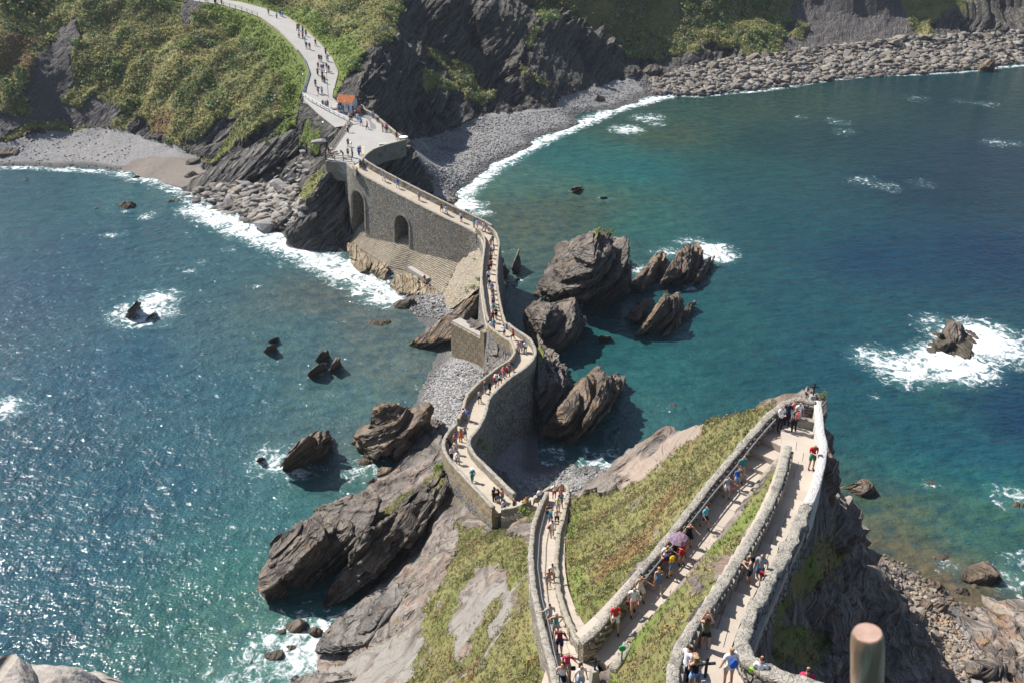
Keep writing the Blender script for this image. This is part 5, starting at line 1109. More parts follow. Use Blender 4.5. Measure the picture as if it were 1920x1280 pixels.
def arch_cut(u, v, zbase, width, height, depth):
    """cutter prism for an arch whose foot is seen at (u, v)"""
    p = W(u, v, zbase); d, tpar = seg_dist(p[None, :2], CAUSE.p); i = int(np.clip(round(float(tpar[0])), 1, len(CAUSE.p)-2))
    t = CAUSE.p[i+1, :2]-CAUSE.p[i-1, :2]; t /= np.linalg.norm(t); nn = np.array([t[1], -t[0]])
    c0 = CAUSE.p[i, :2]; r = width/2; K = 14
    prof = [(-r, -3), (-r, height-r)] + [(-r*math.cos(math.pi*k/K), height-r+r*math.sin(math.pi*k/K)) for k in range(1, K)] + [(r, height-r), (r, -3)]
    front, back = 4.0, 1.45-depth
    V = []
    for dd in (front, back):
        for a, h in prof: V.append((c0[0]+t[0]*a+nn[0]*dd, c0[1]+t[1]*a+nn[1]*dd, zbase+h))
    m = len(prof); F = [tuple(range(m)), tuple(m+k for k in reversed(range(m)))]+[(k, k+m, (k+1) % m+m, (k+1) % m) for k in range(m)]
    ring = []
    for rr in (r+0.02, r+0.42):
        for a in [-1]+list(range(0, K+1))+[K+1]:
            if a == -1: aa, h = -rr, -0.2
            elif a == K+1: aa, h = rr, -0.2
            else: aa, h = -rr*math.cos(math.pi*a/K), height-r+rr*math.sin(math.pi*a/K)
            bt = 0.05*(CAUSE.p[i, 2]-(zbase+h))
            for dd in (1.40, 1.56): ring.append((c0[0]+t[0]*aa+nn[0]*(dd+bt), c0[1]+t[1]*aa+nn[1]*(dd+bt), zbase+h))
    m2 = K+3; RF = []
    for k in range(m2-1):
        a, b = 2*k, 2*(k+1); c, d_ = 2*m2+2*k, 2*m2+2*(k+1)
        RF += [(a+1, b+1, d_+1, c+1), (a, b, b+1, a+1), (c, c+1, d_+1, d_)]
    bm = bmesh.new(); vs = [bm.verts.new(x) for x in V]
    for f in F: bm.faces.new([vs[j] for j in f])
    bmesh.ops.recalc_face_normals(bm, faces=bm.faces); me = bpy.data.meshes.new('cut'); bm.to_mesh(me); bm.free()
    return bpy.data.objects.new('cut', me), (ring, RF), (c0, t, nn)
cuts = [arch_cut(690, 416, 4.2, 3.7, 6.3, 2.65), arch_cut(779, 443, 4.0, 3.5, 4.8, 2.65)]
for co, ring, _ in cuts:
    COL.objects.link(co); md = arc.modifiers.new('b', 'BOOLEAN'); md.object = co; md.operation = 'DIFFERENCE'; md.solver = 'EXACT'
dg = bpy.context.evaluated_depsgraph_get(); me2 = bpy.data.meshes.new_from_object(arc.evaluated_get(dg)); arc.modifiers.clear(); arc.data = me2
for co, ring, _ in cuts:
    bpy.data.objects.remove(co); mesh_obj('arch_ring', ring[0], ring[1], M_WALL, arc)
V, F = body_path(CAUSE, iA, iB+1, 1.35, -1.0, 0.10); tag(mesh_obj('causeway_wall', V, F, M_WALLD), 'narrow straight causeway of grey stone in the middle of the crossing', 'wall')
V, F = body_path(CAUSE, iB, len(CAUSE.p), 1.45, -1.0, 0.03); lower = mesh_obj('causeway_wall', V, F, M_WALLD)
tag(lower, 'high curving retaining wall carrying the lower causeway round the elbow', 'wall')
V, F = body_path(CORNER, 0, len(CORNER.p)-2, 1.2, 8.0, 0.03); tag(mesh_obj('causeway_wall', V, F, M_WALL), 'short rendered wall joining the causeway corner to the long stairs', 'wall')
# paving
treads('causeway_path', 'pale ramp sloping down from the plaza over the arches', CAUSE, 0, CAUSE.s[iA], 2.2, False, 'path', M_DECK, pname='slab', split=0)
treads('causeway_path', 'narrow pale path crowded with walkers in the middle of the crossing', CAUSE, CAUSE.s[iA], CAUSE.s[iB], 1.8, False, 'path', M_DECK, pname='slab', split=0)
treads('causeway_path', 'winding pale steps and slabs of the lower causeway', CAUSE, CAUSE.s[iB], CAUSE.s[-1]+1, 0.75, True, 'path', M_DECK, pname='step', split=0)
treads('causeway_steps', 'hidden steps rising from the causeway corner to the long stairs', CORNER, 0, CORNER.s[-1], 0.45, True, 'steps', M_DECK, pname='step', split=0)
def side_top(path, off, i0, i1, h):
    q = path.side(off)[i0:i1].copy(); q[:, 2] += h; return q
e = len(CAUSE.p)
wall('parapet_wall', 'seaward parapet of the ramp over the arches, high and pale stoned', side_top(CAUSE, -1.35, 6, iA+2, 1.15), 0.4, 1.35, M_WALL, M_CAPL)
wall('parapet_wall', 'low worn kerb parapet on top of the arched wall', side_top(CAUSE, 1.30, 3, iA+1, 0.12), 0.42, 0.5, M_WALL, M_CAPL, capr=0.06)
wall('parapet_wall', 'thin pale parapet on the bay side of the narrow straight', side_top(CAUSE, -1.1, iA, iB+1, 0.8), 0.36, 1.1, M_WALL, M_CAPL)
wall('parapet_wall', 'thin pale parapet on the apron side of the narrow straight', side_top(CAUSE, 1.1, iA-1, iB-1, 0.95), 0.36, 1.2, M_WALL, M_CAPL)
iC = idx(CAUSE, 880, 806)
wall('parapet_wall', 'rounded pale parapet on the tall wall side of the winding steps', side_top(CAUSE, -1.32, iB, e-2, 0.9), 0.45, 1.2, M_WALL, M_CAP)
wall('parapet_wall', 'ochre stone parapet curling round the inside of the elbow', side_top(CAUSE, 1.30, iB-1, iC, 0.95), 0.42, 1.3, M_WALLO, M_CAPL)
wall('parapet_wall', 'parapet of ochre stones above the slope up to the causeway corner', side_top(CAUSE, 1.32, iC+1, e+1, 0.85), 0.45, 2.6, M_WALLO, M_CAP)
wall('parapet_wall', 'plain rendered parapet facing the slope at the causeway corner', np.vstack([side_top(CORNER, 1.0, 0, len(CORNER.p)-4, 0.95)]), 0.4, 2.4, M_WALL, M_CAP)
wall('parapet_wall', 'short end parapet behind the crowd at the foot of the long stairs', np.array([W(1000, 935, 15.6), W(1030, 912, 17.2), W(1058, 905, 17.3), W(1066, 914, 17.3), W(1064, 930, 17.6)]), 0.36, 1.5, M_WALL, M_CAPL)

# retaining wall of big blocks under the narrow straight, each block a part
A_, B_ = W(849, 668, 0.4), W(908, 702, 0.4); zt = 6.0
tv = B_-A_; Lw = np.linalg.norm(tv[:2]); tdir = tv/Lw; nrm = np.array([tdir[1], -tdir[0], 0])
e = empty('block_wall', tuple(A_), 'tawny retaining wall of big squared blocks with pale joints, facing the grey shingle', 'wall')
core = MB(); core.bar(A_+np.array([0, 0, 2.8])-nrm*0.8-A_, B_+np.array([0, 0, 2.8])-nrm*0.8-A_, 1.5, 5.9)
core.build('wall_core', M_CONC, e)
M_BLOCK = stone_single('wall_block', (0.27, 0.215, 0.145), (0.35, 0.285, 0.195))
bme = MB(); bme.box((0, 0, 0), (1, 1, 1)); bm = bmesh.new(); bm.from_mesh(mesh_obj('tmp', np.vstack(bme.v), bme.f, M_BLOCK).data); bpy.data.objects.remove(bpy.data.objects['tmp'])
bmesh.ops.bevel(bm, geom=list(bm.edges), offset=0.035, segments=1, affect='EDGES'); blk = bpy.data.meshes.new('block'); bm.to_mesh(blk); bm.free(); blk.materials.append(M_BLOCK)
rows = 8; cols_ = 7; ang = math.atan2(tdir[1], tdir[0])
for r_ in range(rows):
    off = 0.5*(r_ % 2)
    for c_ in range(cols_+1):
        x0 = max(0, (c_-off)/cols_)*Lw; x1 = min(1, (c_+1-off)/cols_)*Lw
        if x1-x0 < 0.15: continue
        p = tdir*((x0+x1)/2) + nrm*0.05
        inst('block', blk, e, (p[0], p[1], (r_+0.5)*5.6/rows), (0, 0, ang), (x1-x0-0.07, 0.42, 5.6/rows-(0.10 if r_ % 2 else 0.05)))
pr = MB(); c0 = B_+tdir*0.55; pr.box((c0[0], c0[1]+0.6, 3.4), (0.9, 1.6, 7.8), ang, 0.95); tag(pr.build('buttress', M_WALLO), 'slim pale ochre buttress closing the end of the block wall', 'buttress')
rock('rock_fill', 'heap of broken rock filling the gap behind the block wall', [P3((852, 612, 5.4), (914, 634, 5.9), (915, 610, 7.2), (905, 595, 6.6), (870, 603, 5.8), (852, 640, 2), (914, 660, 2))], M_ROCKG, amp=0.35, T=0.4, step=0.2)
rock('rock_fill', 'rough grey rock core inside the curve of the causeway elbow', [P3((922, 650, 7), (935, 640, 7.4), (960, 655, 7.4), (968, 680, 7.0), (950, 700, 6.6), (925, 715, 5), (918, 700, 3), (925, 740, 0), (960, 720, 2), (970, 700, 4), (916, 660, 5))], M_ROCKG, amp=0.55, T=0.5, step=0.22)

# stepped revetment
def loft(A, B, n, stepz=True, jit=0.03, lip=0.0):
    A = resample(A, 0.6); B = resample(B, 0.6); m = 60
    A = np.stack([np.interp(np.linspace(0, 1, m), np.linspace(0, 1, len(A)), A[:, k]) for k in range(3)], -1)
    B = np.stack([np.interp(np.linspace(0, 1, m), np.linspace(0, 1, len(B)), B[:, k]) for k in range(3)], -1)
    rows = []
    for i in range(n):
        a = A+(B-A)*i/n; b = A+(B-A)*(i+1)/n; b = b.copy(); b[:, 2] = a[:, 2]
        if not stepz: b = A+(B-A)*(i+1)/n
        rows += [a, b]
        if lip: rows += [b-[0, 0, .06], b-[0, 0, .065]+(A-B)/np.linalg.norm((A-B)[:, :2], axis=1)[:, None]*lip*np.array([1, 1, 0])]
    rows.append(B)
    V = np.stack(rows, 0); nu, nv, _ = V.shape; V = V.reshape(-1, 3)
    V = V+jit*np.stack([fbm(V*1.5, 2, 1), fbm(V*1.5, 2, 2), fbm(V*1.5, 2, 3)], -1)
    return V, grid_faces(nu, nv)
T_ = np.array([W(*a) for a in [(684, 414, 4.3), (709, 422, 4.2), (749, 443, 4.1), (796, 460, 3.9), (827, 477, 3.8), (860, 491, 3.7)]])
B1 = np.array([W(*a) for a in [(650, 450, .9), (676, 468, .9), (700, 482, .9), (727, 500, .9), (762, 508, 1), (800, 530, 1), (829, 552, 1)]])
e = empty('revetment', tuple(T_[2]), 'pale stepped stone apron sloping to the surf below the arches', 'breakwater')
V, Fq = loft(T_, B1, 17, True, 0.07, .07); mesh_obj('stepped_courses', V-T_[2], Fq, M_APRON, e)
top2 = T_.copy(); bk = np.array([W(*a) for a in [(684, 407, 4.3), (709, 409, 4.2), (752, 428, 4.1), (800, 444, 3.9), (832, 462, 3.8), (866, 480, 3.7)]])
V, Fq = loft(bk+np.array([0, 2, 0]), top2, 1, False, 0.0); mesh_obj('walkway', V-T_[2]+[0, 0, .02], Fq, M_DECK, e)
ft = B1+np.array([-.5, -1.2, -2.5]); V, Fq = loft(B1, ft, 2, False, 0.05); mesh_obj('toe_wall', V-T_[2], Fq, M_APRON, e)
A2 = np.array([W(*a) for a in [(860, 490, 3.7), (884, 462, 6.2), (902, 442, 8.4), (910, 465, 8.3), (911, 500, 7.6), (911, 540, 6.2)]])
B2 = np.array([W(*a) for a in [(829, 552, 1), (831, 570, .6), (833, 584, .3), (848, 577, 1.0), (868, 564, 2.2), (903, 541, 5.0)]])
V, Fq = loft(A2, B2, 26, False, 0.22); mesh_obj('fan_apron', V-T_[2], Fq, M_APRON, e)
for lab, pts in [('ochre slab platform nearest the dark cliff at the foot of the apron', [(648, 452, 1.2), (655, 475, 1.1), (676, 500, 1.0), (690, 505, 1.0), (700, 490, 1.3), (690, 474, 1.4), (668, 458, 1.4)]),
                 ('mossy broken platform with a hollow at the foot of the apron', [(695, 505, .9), (715, 512, .9), (726, 500, 1.2), (712, 488, 1.2), (700, 490, 1.1)]),
                 ('large tilted ochre block leaning over the surf at the apron', [(702, 512, .8), (722, 520, .5), (728, 506, 1.5), (715, 496, 1.6)]),
                 ('wide flat ochre platform below the stepped apron', [(733, 528, .9), (748, 545, .7), (775, 552, .7), (826, 560, .7), (828, 552, 1.0), (800, 533, 1.2), (765, 510, 1.2), (748, 512, 1.2)])]:
    a = np.array([W(*p_) for p_ in pts]); b = a.copy(); b[:, 2] = -0.8; b[:, 1] -= 0.4
    rock('rock_platform', lab, [np.vstack([a, b])], M_OCHRE, amp=0.28, T=0.5, step=0.25)
mb = MB(); mb.bar(W(768, 504, 1.5), W(803, 526, 1.4), 0.9, 0.8); tag(mb.build('concrete_kerb', M_CONC), 'long squared concrete kerb lying at the foot of the stepped apron', 'kerb')
# ------------------------------------------------------------------ road and plaza
q = ROAD.p; L_ = ROAD.side(-3.0); R_ = ROAD.side(3.0)
# road edges taken from the picture where it widens
V = []; ncol = 7
for i in range(len(q)):
    for k in range(ncol):
        f = k/(ncol-1); p = L_[i]*(1-f)+R_[i]*f; V.append((p[0], p[1], p[2]+0.03))
for i in range(len(q)):
    for k in (0, ncol-1):
        p = (L_ if k == 0 else R_)[i]; V.append((p[0], p[1], p[2]-1.2))
F = [tuple(f) for f in grid_faces(len(q), ncol)]
n0 = len(q)*ncol
for i in range(len(q)-1):
    F.append((i*ncol, n0+2*i, n0+2*i+2, (i+1)*ncol)); F.append(((i+1)*ncol+ncol-1, n0+2*i+3, n0+2*i+1, i*ncol+ncol-1))
tag(mesh_obj('road', V, F, M_ASPH), None, None, None, 'structure')
def slab(name, pts, th, mat, **k):
    n = len(pts); V = [tuple(p) for p in pts]+[(p[0], p[1], p[2]-th) for p in pts]
    bm = bmesh.new(); vs = [bm.verts.new(v) for v in V]
    bm.faces.new(vs[:n]); bm.faces.new(list(reversed(vs[n:])))
    for i in range(n): bm.faces.new((vs[i], vs[i+n], vs[(i+1) % n+n], vs[(i+1) % n]))
    bmesh.ops.recalc_face_normals(bm, faces=bm.faces)
    bmesh.ops.triangulate(bm, faces=bm.faces)
    me = bpy.data.meshes.new(name); bm.to_mesh(me); bm.free(); me.materials.append(mat)
    o = bpy.data.objects.new(name, me); COL.objects.link(o); return o
pl = [W(u, v, float(plaza_z(v))) for u, v in PLAZA]
o = slab('plaza', pl, 2.2, M_ASPH); tag(o, None, None, None, 'structure')
# concrete seam and the darker patch in the tarmac
def strip(name, pts, w, mat, dz=0.02):
    q = smoothl(resample(np.array([W(u, v, float(plaza_z(v))) for u, v in pts]), 0.5), 2); t = np.gradient(q[:, :2], axis=0); t /= np.linalg.norm(t, axis=1)[:, None]; n = np.stack([t[:, 1], -t[:, 0]], -1)
    a = q.copy(); b = q.copy(); a[:, :2] += n*w/2; b[:, :2] -= n*w/2; a[:, 2] += dz; b[:, 2] += dz
    V = np.stack([a, b, b-[0, 0, .3], a-[0, 0, .3]], 1); nn = len(q); F = [tuple(f) for f in grid_faces(nn, 4)]+[(i*4, (i+1)*4, (i+1)*4+3, i*4+3) for i in range(nn-1)]
    return mesh_obj(name, V.reshape(-1, 3), F, mat)
M_PATCH = flat_mat('dark_tarmac', (0.20, 0.20, 0.205), 0.95, 0.2, sc=2)
tag(strip('paving_seam', [(680, 296), (682, 272), (684, 258), (680, 246), (676, 240)], 0.5, M_DECK, 0.035), None, None, None, 'structure')
tag(strip('drain_strip', [(682, 214), (697, 226), (700, 240), (694, 252)], 1.1, M_PATCH, 0.025), None, None, None, 'structure')
# parapets of the plaza
wall('parapet_wall', 'low stone parapet along the cliff side of the plaza', np.array([W(u, v, float(plaza_z(v+8))+0.85) for u, v in [(676, 192), (684, 205), (700, 213), (728, 236), (745, 250), (759, 260)]]), 0.45, 1.8, M_WALL, M_CAPL)
wall('parapet_wall', 'low stone parapet curving down from the plaza tip to the ramp', np.array([W(u, v, float(plaza_z(v))+0.75) for u, v in [(760, 262), (745, 266), (722, 272), (700, 280), (686, 290), (678, 300), (676, 304)]]), 0.45, 3.2, M_WALL, M_CAPL)
wall('wing_wall', 'short stone wing wall where the ramp leaves the plaza', np.array([W(663, 304, 15.1), W(661, 308, 14.9), W(668, 318, 14.7)]), 0.4, 1.5, M_WALL, M_CAPL)
rt = np.array([W(u, v, float(plaza_z(v))) for u, v in [(570, 190), (600, 205), (630, 219), (652, 231)]])
e_, q_, n_ = wall('retaining_wall', 'grey retaining wall under the white railing', rt+np.array([0, -.3, -.15]), 0.4, [3.0, 3.2, 2.0, 1.0], M_CONC, M_CONC, rough=.01)
rt = np.array([W(u, v, 14.3) for u, v in [(612, 300), (636, 303), (655, 306)]])
wall('retaining_wall', 'stone retaining wall under the wooden balustrade', rt+np.array([0, -.2, -.1]), 0.5, 3.4, M_WALL, M_WALL)
# railings: posts and rails are parts
def railing(name, label, pts, posts, rails, mat, pr=0.05, rr=0.04, h=1.0, group=None, kind='box'):
    q = resample(pts, 0.3); d = np.r_[0, np.cumsum(np.linalg.norm(np.diff(q, axis=0), axis=1))]
    e = empty(name, tuple(q[0]), label, 'railing', group); o0 = q[0]
    n = max(2, int(d[-1]/posts)+1); pm = MB(); pm.box((0, 0, h/2), (pr*2, pr*2, h)); po = pm.build('post', mat, e)
    for i in range(n):
        s = d[-1]*i/(n-1); p = np.array([np.interp(s, d, q[:, k]) for k in range(3)])-o0
        if i == 0: po.location = tuple(p); continue
        inst('post', po.data, e, tuple(p))
    for hh in rails:
        b = MB(); b.tube(q-o0+[0, 0, hh], rr, 6) if kind == 'tube' else [b.bar(q[i]-o0+[0, 0, hh], q[i+1]-o0+[0, 0, hh], rr*1.2, rr*2) for i in range(0, len(q)-1)]
        b.build('rail', mat, e)
    return e
M_WHITE = flat_mat('white_paint', (.72, .72, .70), .6, .1)
M_WOOD = flat_mat('grey_wood', (.36, .30, .22), .85, .25, sc=8)
M_METAL = flat_mat('galvanised_metal', (.42, .44, .46), .35, .1, metal=.7)
M_DARKM = flat_mat('dark_iron', (.035, .035, .037), .6, .2, metal=.3)
PZp = lambda L: np.array([W(u, v, float(plaza_z(v))) for u, v in L])
railing('guard_railing', 'white guard rail with short posts between the hut and the drop', PZp([(568, 182), (585, 194), (612, 209), (640, 224), (655, 231)]), 1.6, [.45, .85], M_WHITE, .08, .09, .95)
railing('balustrade', 'pale wooden balustrade running down beside the plaza', PZp([(656, 232), (645, 246), (630, 268), (618, 284), (613, 295)]), 1.5, [.3, .6, .95], M_WOOD, .07, .06, 1.0)
railing('balustrade', 'pale wooden balustrade across the lower end of the plaza', PZp([(613, 299), (630, 301), (645, 302), (660, 303)]), 1.5, [.3, .6, .95], M_WOOD, .07, .06, 1.0)
rl = ROAD.side(3.15); rr_ = ROAD.side(-3.15)
i0 = idx(ROAD, 505, 30); i1 = idx(ROAD, 583, 97); i2 = idx(ROAD, 596, 175)
U_, V_, _ = PX(ROAD.side(3.1)); left = 3.15 if PX(ROAD.side(3.1)[i0][None])[1][0] > PX(ROAD.side(-3.1)[i0][None])[1][0] else -3.15
sl_ = ROAD.side(left)
railing('road_railing', 'dark post railing along the top stretch of the road', sl_[2:i0], 2.4, [.55, .95], M_WOOD, .06, .04, 1.0)
railing('guard_railing', 'grey crash barrier along the white kerbed bend', sl_[i1:i2], 2.0, [.4, .6], M_METAL, .05, .08, .7)
wall('kerb_wall', 'pale concrete edge wall of the raised road bend', sl_[i0:i1]+[0, 0, .22], 0.35, 1.6, M_CAPL, M_CAPL, rough=.01, capr=.05)
sr_ = ROAD.side(-left)
wall('kerb_wall', 'low pale kerb on the hill side of the road', sr_[i0:i2-2]+[0, 0, .12], 0.3, .6, M_CAPL, M_CAPL, rough=.01, capr=.04)
# the hut
hp = W(653, 208, 16.0); e = empty('hut', tuple(hp), 'small white hut with terracotta tiled roof and blue door', 'hut', None, math.radians(-14))
M_HW = flat_mat('hut_white', (.74, .74, .72), .8, .06); M_TILE = stone_single('terracotta_tile', (.42, .13, .055), (.60, .24, .11)); M_BLUE = flat_mat('blue_paint', (.03, .11, .36), .5, .1)
W_, D_, H_ = 3.1, 2.6, 2.2
b = MB(); b.box((0, 0, H_/2), (W_, D_, H_)); b.add([(-W_/2, -D_/2, H_), (-W_/2, D_/2, H_), (-W_/2, 0, H_+.8), (W_/2, -D_/2, H_), (W_/2, D_/2, H_), (W_/2, 0, H_+.8)], [(0, 1, 2), (3, 5, 4), (0, 2, 5, 3), (2, 1, 4, 5)])
b.build('walls', M_HW, e)
tb = MB(); a = math.atan2(.8, D_/2); sl = (D_/2+.35)/math.cos(a)
for s in (-1, 1):
    for i in range(13):
        for r in range(5):
            x = -W_/2-.25+(W_+.5)*(i+.5)/13; f0, f1 = r/5, (r+1.25)/5
            y0, y1 = s*(D_/2+.35)*f0, s*(D_/2+.35)*min(f1, 1.0); z0 = H_+.88-.615*abs(y0); z1 = H_+.88-.615*abs(y1)
            m_ = tb if False else None
            if i == 0 and r == 0 and s == -1:
                cm_ = MB(); K = 5
                ring_ = [(math.cos(math.pi*k/K)*.135, math.sin(math.pi*k/K)*.07) for k in range(K+1)]
                L0 = sl/5*1.2; cm_.add([(cx, 0, cz) for cx, cz in ring_]+[(cx, -L0, cz) for cx, cz in ring_], [(k, k+1, k+K+2, k+K+1) for k in range(K)]); to = cm_.build('roof_tile', M_TILE, e); tme = to.data; bpy.data.objects.remove(to)
            inst('roof_tile', tme, e, (x, y0, z0+.03), (a if s < 0 else -a, 0, 0) if s < 0 else (a, 0, math.pi))
rp = MB(); rp.add([(-W_/2-.25, s*(D_/2+.35)*k, H_+.86-.615*(D_/2+.35)*k) for s in (-1, 1) for k in (0, 1)]+[(W_/2+.25, s*(D_/2+.35)*k, H_+.86-.615*(D_/2+.35)*k) for s in (-1, 1) for k in (0, 1)], [(0, 1, 5, 4), (2, 6, 7, 3)]); rp.build('roof', M_TILE, e)
rd = MB(); rd.tube([(-W_/2-.27, 0, H_+.93), (W_/2+.27, 0, H_+.93)], .10, 8); rd.build('ridge', M_TILE, e)
b = MB(); b.box((-W_/2-.02, -.35, .98), (.06, .95, 1.95)); b.box((-W_/2+.42, -D_/2-.02, 1.2), (.75, .06, 1.3)); b.build('door', M_BLUE, e)
b = MB(); b.box((.45, -D_/2-.03, 1.25), (.9, .05, .7)); b.build('notice_board', flat_mat('board_beige', (.5, .38, .30), .8, .2), e)
# lamp posts, signs, bins
def lamp(u, v, label, h=5.0, arm=0.0, on=None):
    p = GP(u, v, 16) if on is None else W(u, v, on); e = empty('lamp_post', tuple(p), label, 'lamp post', 'slim lamp posts')
    b = MB(); b.tube([(0, 0, 0), (0, 0, h*.5), (0, 0, h)], [.07, .06, .045], 8); b.build('pole', M_METAL, e)
    b = MB(); b.tube([(0, 0, h), (0, 0, h+.05), (0, 0, h+.28), (0, 0, h+.36)], [.06, .17, .20, .05], 10); b.build('lamp_head', M_METAL, e)
lamp(616, 184, 'grey lamp post at the inner kerb above the hut', 5.2, on=16.9)
lamp(572, 177, 'grey lamp post on the grass beside the crash barrier', 4.0)
lamp(611, 283, 'tall pale lamp post standing among the rocks below the balustrade', 5.5, on=10.6)
lamp(660, 296, 'slim pole at the lower plaza end by the balustrade', 2.6, on=14.4)
b = MB(); b.box((0, 0, .35), (1.25, .8, .7), .2, 1.08); o = b.build('planter', flat_mat('pale_green', (.42, .46, .34), .8, .2)); o.location = W(718, 276, 14.6); tag(o, 'pale green planter box at the curved plaza parapet', 'planter')
b = MB(); b.tube([(0, 0, 0), (0, 0, .75), (0, 0, .8)], [.10, .10, .8], 12); b.tube([(0, 0, .8), (0, 0, .88)], [.85, .80], 16); o = b.build('round_table', M_WHITE); o.location = W(757, 265, 14.7); tag(o, 'round white table-like plinth at the outer tip of the plaza', 'table')
b = MB(); b.box((0, 0, .4), (1.3, .9, .06)); [b.bar((x, y, 0), (x, y, .4), .07) for x in (-.5, .5) for y in (-.35, .35)]; o = b.build('stone_table', M_DECK); o.location = W(626, 204, 16.2); tag(o, 'low pale stone table beside the hut gable', 'table')
b = MB(); [b.box((x, 0, .22), (1.5, .35, .1)) for x in (0,)]; b.box((-.5, 0, .09), (.12, .3, .2)); b.box((.5, 0, .09), (.12, .3, .2)); o = b.build('bench', M_CAPL); o.location = GP(627, 101, 21); tag(o, 'white slab bench on the grass verge inside the road bend', 'bench')
b = MB(); [b.box((x, y, .3+.2*k), (.7, .5, .35), k*.5) for k, (x, y) in enumerate([(0, 0), (.8, .2), (-.2, .9)])]; o = b.build('cafe_table', M_DECK); o.location = W(621, 290, 14.4); tag(o, 'beige seats clustered in the corner of the wooden balustrade', 'seats')
# notice under the arch
b = MB(); b.box((0, 0, .9), (1.1, .06, .75)); b.bar((-.45, 0, 0), (-.45, 0, .6), .05); b.bar((.45, 0, 0), (.45, 0, .6), .05); o = b.build('notice_board', M_WHITE); o.location = W(797, 447, 3.95); o.rotation_euler = (0, 0, -.4); tag(o, 'blank white notice board at the foot of the arcade beside the second arch', 'notice board')
# crosses of the way
def cross(u, v, z, label, h=1.0, mat=None, ped=.5, rz=0):
    e = empty('iron_cross', tuple(W(u, v, z)), label, 'cross', 'iron crosses on stone plinths', rz)
    b = MB(); b.box((0, 0, ped/2), (.42, .42, ped), 0, .72); b.build('plinth', M_CONC, e)
    b = MB(); b.bar((0, 0, ped), (0, 0, ped+h), .075, .075); b.bar((-.34*h, 0, ped+h*.68), (.34*h, 0, ped+h*.68), .07, .07); b.build('cross', M_DARKM, e)
cross(1114, 1277, 35.3, 'small iron cross on a stone plinth at the folded landing', .75, None, .75, .3)
cross(1318, 1300, 44.9, 'iron cross on a stone plinth beside the denim shorts woman', .85, None, .75, .1)
cross(1522, 756, 38.6, 'iron cross on a squat plinth at the far end of the top landing', .8, None, .6, 0)
b = MB(); b.tube([(0, 0, 0), (0, 0, 1.35)], .035, 8); e = empty('marker_post', tuple(W(1164, 1256, 35.4)), 'thin green post with a round green sign', 'post'); b.build('post', flat_mat('green_paint', (.02, .20, .05), .5, .1), e)
b = MB(); b.tube([(0, -.03, 1.36), (0, .03, 1.36)], .16, 12); b.build('sign_disc', flat_mat('green_sign', (.03, .32, .10), .5, .1), e)
M_RUST = flat_mat('rusty_paint', (.34, .085, .03), .7, .3)
b = MB(); p0, p1 = W(989, 1280, 30.2), W(1006, 1280, 31.0); b.tube([p0*0, [0, 0, 1.6]], .03, 6); b.tube([[0, 0, 1.6], [.62, .15, 1.65]], .03, 6); b.tube([[.62, .15, 1.65], [.62, .15, .2]], .03, 6); o = b.build('pipe_gate', M_RUST); o.location = tuple(p0); tag(o, 'rusty orange pipe frame standing in the weeds outside the stair parapet', 'gate')
b = MB(); b.tube([(0, 0, 0), (.3, .1, .5), (.35, 0, 1.3)], .03, 6); o = b.build('rusty_rod', M_RUST); o.location = GP(878, 1278, 18); tag(o, 'bent rusty rod sticking out of the bare slope', 'rod')
# handrails fixed to the parapets
def handrail(label, q, r=0.028, mat=M_METAL, brackets=2.2):
    q = smoothl(resample(q, .5), 2); e = empty('handrail', tuple(q[0]), label, 'handrail'); b = MB(); b.tube(q-q[0], r, 8); b.build('rail', mat, e)
    k = max(1, int(brackets/.5))
    for i in range(k, len(q)-1, k):
        b = MB(); b.tube([q[i]-q[0], q[i]-q[0]+[0, 0, -.14]], r*.7, 6); b.build('bracket', mat, e)
handrail('metal handrail on the inside of the long ramp parapet', pxl(LANE, [(1137, 1158), (1200, 1087), (1265, 1008), (1330, 925), (1385, 860), (1420, 815), (1450, 783)], .92)+[.12, -.12, .0], .04)
handrail('metal handrail on the inside of the stair parapet', RAIL_STAIR, .03)
handrail('dark cable handrail beside the crumbling parapet of the upper flight', pxl(UPPER, [(1538, 840), (1525, 900), (1508, 945), (1480, 1000), (1450, 1052), (1420, 1105), (1390, 1165), (1372, 1215)], .75), .025, M_DARKM)
handrail('pale blue rope rail held by the couple at the bottom', pxl(UPPER, [(1372, 1215), (1395, 1238), (1440, 1256), (1490, 1274), (1560, 1300)], .9), .03, flat_mat('pale_rope', (.55, .62, .72), .6))
# the foreground railing post
pp = W(1629, 1172, 0); d = ray(1629, 1172); top = np.array([0, 0, CAMZ])+d*(2.25/np.linalg.norm(d)); e = empty('railing_post', (top[0], top[1], top[2]-1.1), 'thick wooden railing post with worn copper coloured top, close to the viewer', 'post')
e.rotation_euler = (0, math.radians(-9), 0); e.location.x += 1.1*math.sin(math.radians(9))
t = NT('worn_post'); nn_ = t.noise(3, 4, t.vmul(t.pos, (14, 14, 1.5))); M_POST = t.done(t.mix(t.step(nn_, .4, .65), (.33, .21, .14), (.56, .40, .29)), .28, t.bump(nn_, .3, .01)); t.b.inputs['Metallic'].default_value = .5
b = MB(); b.tube([(0, 0, 0), (0, 0, .4), (0, 0, 1.06), (0, 0, 1.083), (0, 0, 1.093)], [.034, .034, .034, .0325, .029], 40); o = b.build('shaft', M_POST, e, True)
b = MB(); b.tube([(0, 0, 1.091), (0, 0, 1.0945)], [.028, .027], 40); b.build('worn_top', flat_mat('worn_copper_top', (.60, .40, .31), .35, .35, .5, 40), e)
o.data.set_sharp_from_angle(angle=math.radians(35))
